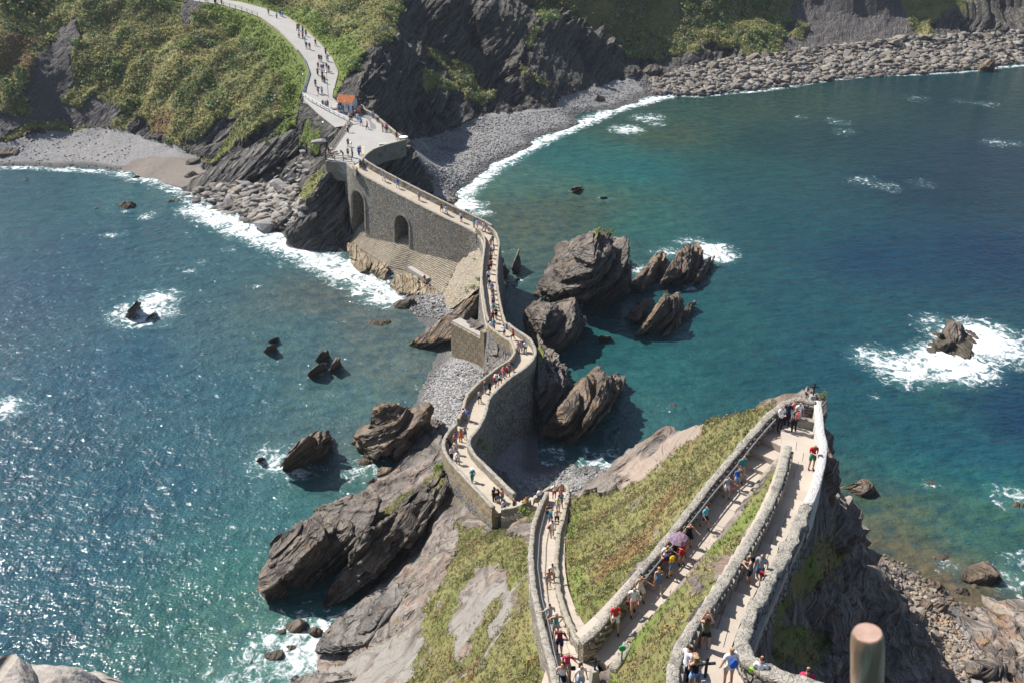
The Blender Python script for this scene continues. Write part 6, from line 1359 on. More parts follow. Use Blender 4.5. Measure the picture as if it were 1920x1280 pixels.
# ------------------------------------------------------------------ boulders and shingle
def chip(seed, n=11, fl=(1, .8, .55)):
    g = np.random.default_rng(seed); a = g.normal(size=(n, 3)); a /= np.linalg.norm(a, axis=1)[:, None]; a = np.sign(a)*np.abs(a)**.7; a *= np.array(fl)*.5/np.abs(a).max(0)*1.0
    bm = bmesh.new(); [bm.verts.new(p) for p in a]; bmesh.ops.convex_hull(bm, input=bm.verts); bmesh.ops.delete(bm, geom=[v for v in bm.verts if not v.link_faces], context='VERTS'); bmesh.ops.triangulate(bm, faces=bm.faces)
    bm.verts.index_update(); v = np.array([x.co[:] for x in bm.verts]); f = np.array([[w.index for w in q.verts] for q in bm.faces]); bm.free(); return v, f
CH = [chip(k, 14 if k % 2 else 18, (1, .75, .42) if k < 5 else (1, .85, .7)) for k in range(10)]
def boulder_mat(name, a, b, c):
    t = NT(name); inf = t.t.nodes.new('ShaderNodeObjectInfo'); n = t.noise(2.2, 5); x = t.mix(inf.outputs['Random'], a, b); x = t.mix(t.math('MULTIPLY', t.step(t.noise(.5, 3), .48, .62), .6), x, c)
    x = t.mix(t.math('MULTIPLY', n, .5), x, t.vmul(x, .45)); return t.done(x, .85, t.bump(t.noise(3.5, 5), .8, .15))
M_BG = boulder_mat('grey_boulder', (.17, .168, .172), (.38, .375, .375), (.25, .21, .17))
M_BB = boulder_mat('brown_boulder', (.15, .135, .12), (.33, .30, .265), (.27, .20, .135))
CHM = {}
LOW = {'boulders on the slope under the balustrade': 6.0, 'slabs at the back of the west beach': 3.4}
WHERE = {'boulders tumbled below the bedded spurs': ['nearest the west beach', 'below the pale rib of rock', 'below the grassy spur', 'nearest the dark nose'],
 'boulders on the slope under the balustrade': ['low on the slope', 'near the lamp post'], 'boulders along the rocky shore': ['beside the shingle', 'below the bushes', 'below the green tongue', 'under the grey landslip', 'under the dark headland', 'beside the brown stack'],
 'stones on the small beach under the cliff': ['close to the cliff', 'in the middle of the beach', 'next to the rock shelf'], 'stones in the shaded cove': ['deep in the shade', 'by the sunlit water'], 'stones at the beach end': ['on the beach side', 'on the water side'],
 'stones on the apron shingle': ['near the surf', 'near the tilted slab'], 'boulders where the shingle meets the rocks': ['beside the pointed boulder'], 'slabs at the back of the west beach': ['against the bank']}
def chipmesh(k, mat):
    if (k, mat.name) not in CHM:
        v, f = CH[k]; me = bpy.data.meshes.new('boulder'); me.from_pydata(v.tolist(), [], f.tolist()); me.materials.append(mat); CHM[(k, mat.name)] = me
    return CHM[(k, mat.name)]
def boulders(poly, n, rmin, rmax, label, group, mat, z0=1.5, flat=.8, tilt=.35, pw=2.0, name='boulder'):
    us = [p[0] for p in poly]; vs = [p[1] for p in poly]; pts = []; tries = 0
    while len(pts) < n and tries < n*60:
        tries += 1; u, v = random.uniform(min(us), max(us)), random.uniform(min(vs), max(vs))
        if not inpoly(np.array([u]), np.array([v]), poly)[0]: continue
        r = rmin+(rmax-rmin)*random.random()**pw; p = GP(u, v, z0)
        if any((p[0]-q[0])**2+(p[1]-q[1])**2 < (.55*(r+q[3]))**2*(.6 if len(pts) > n*.6 else 1.0) for q in pts): continue
        pts.append((p[0], p[1], p[2], r)); me = chipmesh(random.randrange(10), mat)
        o = inst(name, me, None, (p[0], p[1], p[2]+r*.12), (random.uniform(-tilt, tilt), random.uniform(-tilt, tilt)-.25, random.uniform(0, 6.3)), (r*1.25, r*1.1, r*flat))
        big = 'large' if r > rmin+.55*(rmax-rmin) else 'middling' if r > rmin+.18*(rmax-rmin) else 'small'
        sun_ = ['', 'flat-topped ', 'tilted '][int(abs(o.rotation_euler[0])/tilt*2.99) if tilt else 0]
        fx = (u-min(us))/(max(us)-min(us)); wh = WHERE[group][min(len(WHERE[group])-1, int(fx*len(WHERE[group])))]
        tag(o, f'{big} {sun_}{label}, ' + ('low ' if p[2] < (min(us)*0+LOW.get(group, 1.2)) else 'high ') + wh, 'boulder', group)
boulders([(352, 372), (395, 352), (455, 345), (520, 348), (560, 365), (572, 400), (545, 430), (500, 432), (440, 410), (380, 388)], 78, 1.4, 4.4, 'pale grey tumbled boulder', 'boulders tumbled below the bedded spurs', M_BG, 1, .7, .3, 1.7)
boulders([(500, 330), (560, 290), (605, 262), (612, 290), (575, 335), (520, 355)], 24, 1.0, 2.8, 'dark boulder under the balustrade', 'boulders on the slope under the balustrade', M_BG, 6, .8, .5, 1.6)
boulders([(1240, 176), (1320, 120), (1430, 106), (1560, 90), (1700, 72), (1920, 62), (1925, 118), (1860, 126), (1720, 138), (1500, 158), (1310, 178)], 118, 2.2, 4.6, 'grey-brown shore boulder', 'boulders along the rocky shore', M_BB, 2, .7, .3, 2.2)
boulders([(1655, 1065), (1700, 1092), (1760, 1110), (1800, 1180), (1830, 1230), (1815, 1290), (1780, 1260), (1740, 1170), (1700, 1120)], 40, .55, 1.1, 'ochre stone on the small beach', 'stones on the small beach under the cliff', M_BB, 1, .8, .3, 1.8)
boulders([(1010, 905), (1060, 870), (1110, 860), (1150, 880), (1120, 905), (1060, 920)], 12, .7, 1.4, 'dark wet stone in the cove', 'stones in the shaded cove', M_BG, .5, .7, .3, 1.6)
boulders([(812, 372), (840, 368), (870, 385), (905, 400), (880, 410), (850, 398)], 12, 1.1, 1.9, 'dark stone heaped below the seaward parapet', 'stones at the beach end', M_BB, .5, .8, .3, 1.6)
boulders([(735, 545), (790, 548), (830, 556), (826, 585), (780, 590), (750, 580)], 8, .7, 1.0, 'pale stone by the apron', 'stones on the apron shingle', M_BG, .5, .8, .3, 1.8)
boulders([(1200, 150), (1245, 138), (1300, 122), (1240, 172)], 8, 1.2, 1.9, 'boulder where shingle meets rocks', 'boulders where the shingle meets the rocks', M_BB, 1.5, .7, .3, 1.5)
boulders([(80, 248), (100, 244), (112, 250), (95, 256)], 4, 1.2, 2.2, 'pale slab behind the west beach', 'slabs at the back of the west beach', M_BG, 3, .5, .2, 1)
# everything finer: one mesh of stones each
def stone_field(name, polys, n, rmin, rmax, z0, mat, pw=2.5, seed=5, fl=.95):
    g = np.random.default_rng(seed); P = []
    for poly, share in polys:
        us = [p[0] for p in poly]; vs = [p[1] for p in poly]; k = int(n*share); got = 0
        while got < k:
            u = g.uniform(min(us), max(us), k*2); v = g.uniform(min(vs), max(vs), k*2); m = inpoly(u, v, poly); u, v = u[m][:k-got], v[m][:k-got]; got += len(u)
            z = np.full(len(u), z0)
            for _ in range(8):
                w = W(u, v, z); zz = np.maximum({'pebbles': HS, 'cobbles': HI}.get(name, HM)(w[:, 0], w[:, 1]), -.6); z = .5*z+.5*zz
            P.append(W(u, v, z))
    P = np.vstack(P); m = len(P); r = rmin+(rmax-rmin)*g.random(m)**pw
    V, F, base = [], [], 0
    kk = g.integers(0, 10, m)
    for k in range(10):
        v, f = CH[k]; s = np.nonzero(kk == k)[0]; c, sn = np.cos(a := g.uniform(0, 6.28, len(s))), np.sin(a)
        X = v[None]*r[s][:, None, None]*np.array([1.2, 1, fl]); tl = g.uniform(-.4, .4, len(s))
        X2 = X.copy(); X2[..., 2] = X[..., 2]*np.cos(tl)[:, None]+X[..., 0]*np.sin(tl)[:, None]; X = X2
        Y = np.stack([X[..., 0]*c[:, None]-X[..., 1]*sn[:, None], X[..., 0]*sn[:, None]+X[..., 1]*c[:, None], X[..., 2]], -1)+P[s][:, None]+np.array([0, 0, 1])*r[s][:, None, None]*.1
        V.append(Y.reshape(-1, 3)); F.append((f[None]+(np.arange(len(s))*len(v))[:, None, None]+base).reshape(-1, 3)); base += len(s)*len(v)
    rc = np.concatenate([np.repeat(g.random(np.sum(kk == k)), len(CH[k][0])) for k in range(10)])
    return tag(mesh_obj(name, np.vstack(V), np.vstack(F), mat, None, False, dict(rnd=rc)), None, None, None, 'stuff')
def field_mat(name, a, b, c, wet=True):
    t = NT(name); x = t.mix(t.attr('rnd'), a, b); x = t.mix(t.math('MULTIPLY', t.step(t.noise(.4, 3), .48, .62), .5), x, c); x = t.mix(t.math('MULTIPLY', t.noise(3, 4), .4), x, t.vmul(x, .5))
    if wet: x = t.mix(t.math('MULTIPLY', t.math('SUBTRACT', 1.0, t.step(t.dot(t.pos, (0, 0, 1)), .25, .9)), .6), x, t.vmul(x, .3))
    return t.done(x, .85)
M_FB = field_mat('brown_stones', (.13, .12, .11), (.34, .31, .28), (.26, .205, .15)); M_FG = field_mat('grey_shingle', (.15, .147, .15), (.44, .43, .42), (.27, .26, .25))
stone_field('rubble', [([(1235, 178), (1215, 150), (1320, 118), (1430, 104), (1560, 88), (1700, 70), (1925, 56), (1925, 120), (1860, 128), (1720, 140), (1500, 160), (1310, 181)], .85), ([(345, 372), (395, 350), (560, 350), (575, 400), (545, 432), (440, 412), (380, 390)], .15)], 9500, .4, 2.5, 2.0, M_FB, 3.0, 5)
stone_field('shingle', [([(774, 266), (840, 250), (905, 220), (1040, 206), (1056, 185), (1180, 150), (1235, 150), (1250, 182), (1150, 206), (1040, 250), (920, 316), (852, 398), (812, 352), (785, 300)], .7), ([(-10, 312), (-10, 268), (100, 250), (200, 242), (250, 262), (230, 322), (150, 318)], .04)], 20000, .12, .6, 1.5, M_FG, 3.5, 6)
stone_field('pebbles', [([(905, 702), (870, 678), (820, 690), (795, 720), (785, 760), (800, 790), (860, 800), (868, 745), (905, 720)], .5), ([(735, 545), (830, 556), (835, 600), (780, 592), (745, 580)], .14), ([(960, 915), (1010, 890), (1100, 858), (1155, 875), (1120, 905), (1060, 925)], .36)], 11000, .14, .55, .8, M_FG, 2.5, 7, .6)

M_OB = field_mat('ochre_cobbles', (.17, .13, .10), (.44, .36, .28), (.36, .24, .14))
stone_field('cobbles', [([(1655, 1065), (1700, 1088), (1760, 1105), (1800, 1180), (1830, 1230), (1815, 1290), (1780, 1290), (1740, 1170), (1700, 1120)], .7), ([(1650, 990), (1720, 1000), (1790, 1090), (1830, 1160), (1740, 1120), (1660, 1060)], .3)], 3400, .10, .55, 1.0, M_OB, 2.6, 17)
# ------------------------------------------------------------------ vegetation: leaf clumps and tufts
def jit_pts(P, N, r, seed):
    g = np.random.default_rng(seed+500); d = g.uniform(-r, r, (len(P), 2)); Q = P.copy(); nz = np.maximum(N[:, 2], .25)
    Q[:, :2] += d; Q[:, 2] -= (N[:, 0]*d[:, 0]+N[:, 1]*d[:, 1])/nz; return Q
def leaf_field(name, P, N, R, C, per, leaf, mat, seed=1, up=.55):
    """PER leaf blades around each point P inside radius R"""
    g = np.random.default_rng(seed); n = len(P); m = n*per
    d = g.normal(size=(m, 3)); d /= np.linalg.norm(d, axis=1)[:, None]; d[:, 2] = np.abs(d[:, 2])*up*1.6
    rr = np.repeat(R, per)*(g.random(m)**.45); c = np.repeat(P, per, 0)+d*rr[:, None]
    a = g.normal(size=(m, 3)); a /= np.linalg.norm(a, axis=1)[:, None]; nrm = d+.5*g.normal(size=(m, 3)); a -= nrm*((a*nrm).sum(1)/(nrm*nrm).sum(1))[:, None]; a /= np.linalg.norm(a, axis=1)[:, None]+1e-9
    b = np.cross(nrm, a); b /= np.linalg.norm(b, axis=1)[:, None]+1e-9
    s = (np.repeat(R, per)*leaf*g.uniform(.6, 1.3, m))[:, None]
    V = np.stack([c-a*s-b*s*.55, c+a*s-b*s*.35, c+a*s*.8+b*s*.6, c-a*s*.7+b*s*.6], 1).reshape(-1, 3)
    F = np.arange(m*4, dtype=np.int32).reshape(-1, 4)
    col = np.repeat(np.repeat(C, per, 0)*g.uniform(.7, 1.25, (m, 1)), 4, 0)
    return tag(mesh_obj(name, V, F, mat, None, False, dict(leafcol=col)), None, None, None, 'stuff')
t = NT('leaves'); M_LEAF = t.done(t.attr('leafcol', 'Color'), .75, None, .2)
tr = t.t.nodes.new('ShaderNodeBsdfTranslucent'); t.l(t.attr('leafcol', 'Color'), tr.inputs[0]); ms = t.t.nodes.new('ShaderNodeMixShader'); ms.inputs[0].default_value = .22; t.l(t.b.outputs[0], ms.inputs[1]); t.l(tr.outputs[0], ms.inputs[2]); t.l(ms.outputs[0], t.out.inputs[0])
AX, AY = np.gradient(xr), np.gradient(yr); MAINV['area'] = np.outer(AX, AY).ravel()/np.clip(MAINV['N'][:, 2], .12, 1)
def pick(D, mask, n, seed):
    g = np.random.default_rng(seed); i = np.nonzero(mask)[0]
    if n >= len(i): return i
    p = D['area'][i]/D['area'][i].sum() if 'area' in D else None
    return np.unique(g.choice(i, n, replace=p is not None, p=p))
g = np.random.default_rng(4)
D = MAINV; P = D['P']; vis = (D['U'] > -60) & (D['U'] < 1980) & (D['V'] > -25) & (D['V'] < 420)
vc = np.array([0, 0, CAMZ])-P; fcg = (D['N']*vc).sum(1)/np.linalg.norm(vc, axis=1); D['area'] = D['area']*np.clip(fcg, .04, 1); vis &= fcg > -.1
clump = fbm(P*.12, 3, 51)
base = np.array([[.25, .26, .10]]); olive = np.array([[.40, .38, .155]]); dark = np.array([[.11, .15, .055]]); brown = np.array([[.26, .19, .115]]); pale = np.array([[.29, .31, .18]]); bright = np.array([[.19, .245, .065]])
def colors(i, P, tint, s):
    f = fbm(P[i]*.22, 3, s)[:, None]; f2 = fbm(P[i]*.8, 2, s+3)[:, None]
    c = np.where(f > .15, olive, base); c = np.where(f < -.3, dark*1.3, c); c = np.where((f2 > .45), pale, c); c = np.where(f2 < -.5, brown, c)
    t_ = tint[i][:, None]; c = np.where(t_ > .45, brown*1.15, c); c = np.where(t_ < -.75, bright, c); return c
m = vis & (D['veg'] > .42) & (D['near'] > 1.2) & (clump > -.15); i = pick(D, m, 22000, 1)
R = g.uniform(.18, .52, len(i)); leaf_field('undergrowth', jit_pts(P[i], D['N'][i], .35, 4), D['N'][i], R, colors(i, P, D['tint'], 60), 16, .30, M_LEAF, 1)
m = vis & (D['veg'] > .6) & (D['near'] > 4) & (fbm(P*.09, 3, 77) > .5); i = pick(D, m, 420, 2)
i = np.r_[i, pick(D, vis & (D['veg'] > .4) & (D['U'] > 1000) & (D['U'] < 1480) & (D['V'] < 110) & (fbm(P*.1, 2, 78) > -.35), 750, 12)]
R = g.uniform(.8, 2.0, len(i)); leaf_field('shrubbery', P[i], D['N'][i], R, np.where(g.random((len(i), 1)) < .3, pale*.8, np.where(g.random((len(i), 1)) < .35, olive*.8, dark*1.7)), 60, .18, M_LEAF, 2)
m = vis & (D['veg'] > .35) & (D['near'] > .8); i = pick(D, m, 26000, 3)
R = g.uniform(.22, .5, len(i)); leaf_field('grass', jit_pts(P[i], D['N'][i], .35, 3), D['N'][i], R, colors(i, P, D['tint'], 60)*1.1, 7, .42, M_LEAF, 3, 1.0)
def blades(name, P, R, C, per, wd, seed):
    g = np.random.default_rng(seed); m = len(P)*per; o = g.normal(size=(m, 3))*[1, 1, .05]*np.repeat(R, per)[:, None]*.5; c = np.repeat(P, per, 0)+o
    a = g.uniform(0, 6.28, m); h = np.repeat(R, per)*g.uniform(.5, 1.3, m); w = wd*g.uniform(.7, 1.3, m); lean = g.normal(size=(m, 2))*.45*h[:, None]
    dx = np.stack([np.cos(a), np.sin(a), 0*a], -1)*w[:, None]; tip = np.c_[lean, h]; mid = np.c_[lean*.35, h*.55]
    V = np.stack([c-dx-[0, 0, .04], c+dx-[0, 0, .04], c+mid+dx*.7, c+tip, c+mid-dx*.7], 1).reshape(-1, 3); k = np.arange(m)*5
    F = np.vstack([np.c_[k, k+1, k+2, k+4], np.c_[k+4, k+2, k+3, k+3]])
    F1 = np.c_[k, k+1, k+2, k+4]; F2 = np.c_[k+4, k+2, k+3]
    FF = np.vstack([np.c_[k, k+1, k+2], np.c_[k, k+2, k+4], F2]); col = np.repeat(np.repeat(C, per, 0)*g.uniform(.65, 1.3, (m, 1)), 5, 0)
    return tag(mesh_obj(name, V, FF, M_LEAF, None, False, dict(leafcol=col)), None, None, None, 'stuff')
D = ISLV; P = D['P']; vis = (D['U'] > -60) & (D['U'] < 1980) & (D['V'] > 700) & (D['V'] < 1400) & (D['npth'] > .12) & (P[:, 2] > 3)
seen = vis & ~((P[:, 1] > 78) & (P[:, 0] > 2))
i = pick(D, seen & (D['veg'] > .45), 44000, 5); f = fbm(P[i]*.5, 3, 90)[:, None]; f2 = fbm(P[i]*1.4, 2, 93)[:, None]; t_ = D['tint'][i][:, None]
c = np.where(f > .2, np.array([[.40, .345, .20]]), np.array([[.275, .25, .13]])); c = np.where(f2 > .5, np.array([[.31, .31, .20]]), c); c = np.where(f2 < -.55, np.array([[.13, .16, .05]]), c)
c = np.where(t_+.5*f2 > .45, np.array([[.37, .28, .155]]), c); c = np.where(t_ < -.5, np.array([[.23, .27, .10]]), c)
blades('grass', jit_pts(P[i], D['N'][i], .22, 1), g.uniform(.09, .22, len(i)), c, 9, .020, 5)
i = pick(D, seen & (D['veg'] > .5) & (fbm(P*.7, 3, 33) > .2), 4200, 6); f = fbm(P[i]*.6, 2, 12)[:, None]
c = np.where(f > .3, np.array([[.34, .25, .15]]), np.where(f < -.3, np.array([[.14, .16, .06]]), np.array([[.24, .24, .11]]))); c = np.where((D['tint'][i][:, None] > .3), np.array([[.32, .235, .135]]), c)
leaf_field('undergrowth', jit_pts(P[i], D['N'][i], .25, 2), D['N'][i], g.uniform(.10, .30, len(i)), c, 22, .24, M_LEAF, 6)
i = pick(D, seen & (D['veg'] > .5) & (D['tint'] < .25) & (fbm(P*.4, 2, 35) > .1), 900, 7)
leaf_field('flowers', jit_pts(P[i], D['N'][i], .2, 6)+[0, 0, .12], D['N'][i], np.full(len(i), .12), np.full((len(i), 3), 1.0)*[.75, .60, .05], 4, .22, M_LEAF, 7)
# green tufts hanging on the walls
tuf = []
for u, v, z, r in [(896, 832, 9.2, .9), (890, 828, 9.6, .6), (905, 838, 8.6, .6), (630, 313, 12.8, 1.0), (642, 310, 13.4, .8), (620, 318, 12.2, .7), (893, 478, 6.6, .9), (900, 488, 6.2, .8), (896, 500, 5.6, .6), (888, 540, 5.2, .7), (900, 525, 5.8, .6), (875, 548, 4.4, .5), (985, 965, 14.6, .9), (992, 972, 14.4, .6), (820, 880, 9.4, .8), (832, 872, 9.6, .6), (995, 690, 7.5, .7), (1000, 710, 6.6, .6), (1002, 660, 8.2, .6), (940, 970, 10, .4), (500, 265, 9, 1.0), (1130, 438, 13.2, .8), (1143, 436, 13.2, .7), (1540, 745, 36.7, .4)]:
    p = W(u, v, z)
    for k in range(5): tuf.append((*(p+g.normal(size=3)*r*.45), r*.6))
tuf = np.array(tuf); leaf_field('ivy', tuf[:, :3], None, tuf[:, 3], np.tile(bright*1.05, (len(tuf), 1))*g.uniform(.7, 1.3, (len(tuf), 1)), 45, .17, M_LEAF, 9)
# ------------------------------------------------------------------ people
def seg(a, b, t): return tuple(a[k]+(b[k]-a[k])*t for k in range(3))
# each pose: joints for a figure 1.72 m tall facing +Y
BASE = dict(pel=(0, 0, .93), chest=(0, 0, 1.28), neck=(0, .0, 1.47), head=(0, .02, 1.60),
            shL=(-.17, 0, 1.41), shR=(.17, 0, 1.41), elL=(-.25, -.02, 1.14), elR=(.25, -.02, 1.14), haL=(-.27, .07, .90), haR=(.27, .07, .90),
            hiL=(-.10, 0, .90), hiR=(.10, 0, .90), knL=(-.11, .02, .50), knR=(.11, .02, .50), anL=(-.12, -.03, .08), anR=(.12, -.03, .08))
def P_(**k): d = dict(BASE); d.update(k); return d
POSES = dict(
    stand=P_(),
    walk=P_(knL=(-.11, .20, .53), anL=(-.12, .22, .10), knR=(.11, -.04, .50), anR=(.12, -.30, .15), elL=(-.24, -.14, 1.15), haL=(-.24, -.10, .90), elR=(.24, .06, 1.14), haR=(.22, .26, .97)),
    walk2=P_(knR=(.10, .18, .54), anR=(.10, .20, .13), knL=(-.10, -.03, .50), anL=(-.10, -.24, .12), elR=(.25, -.10, 1.15), haR=(.24, -.02, .90), elL=(-.24, .05, 1.15), haL=(-.20, .25, 1.02)),
    rail=P_(elL=(-.34, .10, 1.20), haL=(-.52, .24, 1.10), knL=(-.11, .16, .53), anL=(-.12, .18, .12), anR=(.12, -.18, .11), head=(-.02, .07, 1.59), neck=(0, .03, 1.46)),
    photo=P_(elL=(-.22, .18, 1.22), haL=(-.07, .28, 1.52), elR=(.24, .16, 1.24), haR=(.09, .28, 1.52), anL=(-.14, -.02, .08)),
    phone=P_(elL=(-.22, .02, 1.14), haL=(-.07, .26, 1.18), elR=(.22, .02, 1.14), haR=(.08, .26, 1.18), head=(0, .07, 1.58)),
    hips=P_(elL=(-.38, -.08, 1.20), haL=(-.16, .03, 1.02), elR=(.38, -.08, 1.20), haR=(.16, .03, 1.02), anR=(.17, .02, .08), knR=(.14, .05, .50)),
    lean=P_(pel=(0, -.10, .90), chest=(0, .12, 1.20), neck=(0, .24, 1.34), head=(0, .33, 1.44), shL=(-.17, .20, 1.31), shR=(.17, .20, 1.31), elL=(-.26, .38, 1.10), elR=(.26, .38, 1.10), haL=(-.12, .55, 1.06), haR=(.12, .55, 1.06), hiL=(-.10, -.10, .87), hiR=(.10, -.10, .87), knL=(-.11, -.06, .48), knR=(.11, .02, .48)),
    sit=P_(pel=(0, 0, .48), chest=(0, .04, .82), neck=(0, .07, 1.01), head=(0, .10, 1.14), shL=(-.17, .05, .95), shR=(.17, .05, .95), elL=(-.24, .08, .70), elR=(.24, .08, .70), haL=(-.15, .30, .60), haR=(.15, .30, .60), hiL=(-.10, .02, .46), hiR=(.10, .02, .46), knL=(-.13, .42, .48), knR=(.13, .42, .48), anL=(-.13, .42, .08), anR=(.13, .46, .08)),
)
def build_figure(pose, fine):
    J = POSES[pose]; V, E, R, reg = [], [], [], []
    def add(p, r, par=None, tagn='torso'):
        V.append(p); R.append(r); reg.append(tagn)
        if par is not None: E.append((par, len(V)-1))
        return len(V)-1
    pel = add(J['pel'], (.135, .105)); belly = add(seg(J['pel'], J['chest'], .5), (.125, .095), pel); ch = add(J['chest'], (.145, .105), belly)
    up = add(seg(J['chest'], J['neck'], .62), (.10, .085), ch); nk = add(J['neck'], (.055, .055), up, 'neck')
    hd0 = add(seg(J['neck'], J['head'], .72), (.078, .085), nk, 'head'); hd = add(tuple(np.array(J['head'])+[0, 0, .035]), (.088, .10), hd0, 'head')
    add(tuple(np.array(J['head'])+[0, -.005, .085]), (.065, .075), hd, 'head')
    if fine:
        h = np.array(J['head']); 
        add(tuple(h+[0, .118, .0]), (.013, .016), hd, 'head')
    for s in 'LR':
        sg = -1 if s == 'L' else 1
        sh = add(J['sh'+s], (.058, .056), up, 'uarm'); el = add(J['el'+s], (.040, .040), sh, 'farm')
        w = np.array(J['ha'+s]); e = np.array(J['el'+s]); d = (w-e)/np.linalg.norm(w-e)
        wr = add(tuple(w-d*.02), (.027, .025), el, 'hand')
        if fine:
            sd = np.array([sg*0.0+1.0, 0, 0]) if abs(d[0]) < .8 else np.array([0, 1.0, 0])
            sd = sd-d*(sd@d); sd /= np.linalg.norm(sd)
            pm = add(tuple(w+d*.055), (.038, .019), wr, 'hand')
            nrm = np.cross(d, sd)
            for k, (o, L) in enumerate([(-.030, .052), (-.010, .062), (.010, .058), (.030, .045)]):
                a = add(tuple(w+d*(.075+.01)+sd*o), (.010, .010), pm, 'hand')
                b = add(tuple(w+d*(.085+L*.55)+sd*o*1.25+nrm*.004), (.009, .009), a, 'hand')
                add(tuple(w+d*(.085+L)+sd*o*1.3+nrm*.018), (.008, .008), b, 'hand')
            th = add(tuple(w+d*.03-sd*.045*sg), (.011, .011), pm, 'hand'); add(tuple(w+d*.07-sd*.068*sg), (.009, .009), th, 'hand')
        else:
            add(tuple(w+d*.10), (.030, .018), wr, 'hand')
        hi = add(J['hi'+s], (.095, .10), pel, 'thigh'); mt = add(seg(J['hi'+s], J['kn'+s], .45), (.078, .082), hi, 'thigh'); kn = add(J['kn'+s], (.053, .055), mt, 'shin')
        mc = add(seg(J['kn'+s], J['an'+s], .35), (.052, .056), kn, 'shin'); an = add(J['an'+s], (.034, .038), mc, 'shin')
        a = np.array(J['an'+s]); add(tuple(a+[0, .09, -.045]), (.040, .032), an, 'foot')
        add(tuple(a+[0, .16, -.055]), (.036, .024), len(V)-1, 'foot')
    me = bpy.data.meshes.new('fig'); me.from_pydata(V, E, []); me.update()
    o = bpy.data.objects.new('fig', me); COL.objects.link(o)
    m = o.modifiers.new('s', 'SKIN'); m.use_smooth_shade = True; m.branch_smoothing = 0.6
    for i, r in enumerate(R): me.skin_vertices[0].data[i].radius = r
    me.skin_vertices[0].data[0].use_root = True
    if fine:
        m2 = o.modifiers.new('d', 'SUBSURF'); m2.levels = 1; m2.render_levels = 1
    dg = bpy.context.evaluated_depsgraph_get(); res = bpy.data.meshes.new_from_object(o.evaluated_get(dg)); bpy.data.objects.remove(o)
    v = np.empty(len(res.vertices)*3); res.vertices.foreach_get('co', v); v = v.reshape(-1, 3)
    F = [tuple(p.vertices) for p in res.polygons]; fc = np.array([v[list(f)].mean(0) for f in F])
    J3 = {k: np.array(x) for k, x in J.items()}
    bones = [('torso', 'pel', 'chest'), ('torso', 'chest', 'neck'), ('torso', 'chest', 'shL'), ('torso', 'chest', 'shR')]
    for s in 'LR': bones += [('uarm', 'sh'+s, 'el'+s), ('farm', 'el'+s, 'ha'+s), ('thigh', 'hi'+s, 'kn'+s), ('shin', 'kn'+s, 'an'+s)]
    best = np.full(len(fc), 9.0); lab = np.array(['torso']*len(fc), object); par = np.zeros(len(fc))
    for r, a, b in bones:
        A, B = J3[a], J3[b]; d = B-A; t_ = np.clip((fc-A)@d/(d@d), 0, 1); q = np.linalg.norm(fc-A-t_[:, None]*d, axis=1)
        q = q-(.05 if r == 'torso' else 0) - (.02 if r == 'thigh' else 0)
        k = q < best; best[k] = q[k]; lab[k] = r; par[k] = t_[k]
    hz = np.linalg.norm(fc-(J3['head']+[0, 0, .03]), axis=1); neckz = (fc-J3['neck'])@((J3['head']-J3['neck'])/np.linalg.norm(J3['head']-J3['neck']))
    ishead = (neckz > -0.01)*(hz < .26); lab[ishead] = 'head'
    for s in 'LR':
        f_ = (np.linalg.norm(fc-(J3['an'+s]+[0, .06, -.03]), axis=1) < .16) & (fc[:, 2] < J3['an'+s][2]+.035); lab[f_] = 'foot'
    N = vnormals_any(v, F)
    def extract(mask, off, nm, grow=None):
        idx_ = {}; nv, nf = [], []
        for i in np.nonzero(mask)[0]:
            q = []
            for j in F[i]:
                if j not in idx_: idx_[j] = len(nv); nv.append(v[j]+N[j]*off)
                q.append(idx_[j])
            nf.append(q)
        if not nf: return None
        nv = np.array(nv)
        if grow is not None: nv = grow(nv)
        m_ = bpy.data.meshes.new(nm); m_.from_pydata(nv.tolist(), [], nf); m_.update(); m_.polygons.foreach_set('use_smooth', np.ones(len(nf), bool)); return m_
    out = {}
    res.name = 'body'; out['body'] = res
    tor = lab == 'torso'; pz = J3['pel'][2]
    upt = tor & ((fc-J3['pel'])@(J3['chest']-J3['pel']) > -0.012)
    low = (tor & ~upt) | ((lab == 'torso') & ((fc-J3['pel'])@(J3['chest']-J3['pel']) < 0.03))
    ua = (lab == 'uarm'); th = (lab == 'thigh'); sn = lab == 'shin'
    out['shirt'] = extract(upt | (ua & (par < .62)), .016, 'shirt')
    out['long_shirt'] = extract(upt | ua | ((lab == 'farm') & (par < .85)), .016, 'shirt')
    out['vest'] = extract(upt & (fc[:, 2] < J3['neck'][2]-.09), .014, 'vest')
    out['shorts'] = extract(low | (th & (par < .62)), .018, 'shorts')
    out['hot_shorts'] = extract(low | (th & (par < .28)), .015, 'shorts')
    out['trousers'] = extract(low | th | (sn & (par < .9)), .015, 'trousers')
    c0 = np.array([J3['pel'][0], J3['pel'][1]])
    def flare(a):
        k = np.clip((pz-a[:, 2])/.4, 0, 1); a = a.copy(); a[:, :2] += (a[:, :2]-c0)*k[:, None]*.35; return a
    out['skirt'] = extract(low | (th & (par < .72)), .035, 'skirt', flare)
    hd_ = J3['head']+[0, 0, .03]; rel = fc-hd_
    out['hair'] = extract((lab == 'head') & ((rel[:, 2] > .055) | ((rel[:, 1] < .015) & (rel[:, 2] > -.06))), .014, 'hair')
    out['cap'] = extract((lab == 'head') & (rel[:, 2] > .045), .024, 'cap')
    out['shoes'] = extract(lab == 'foot', .008, 'shoes')
    out['J'] = J3
    return out
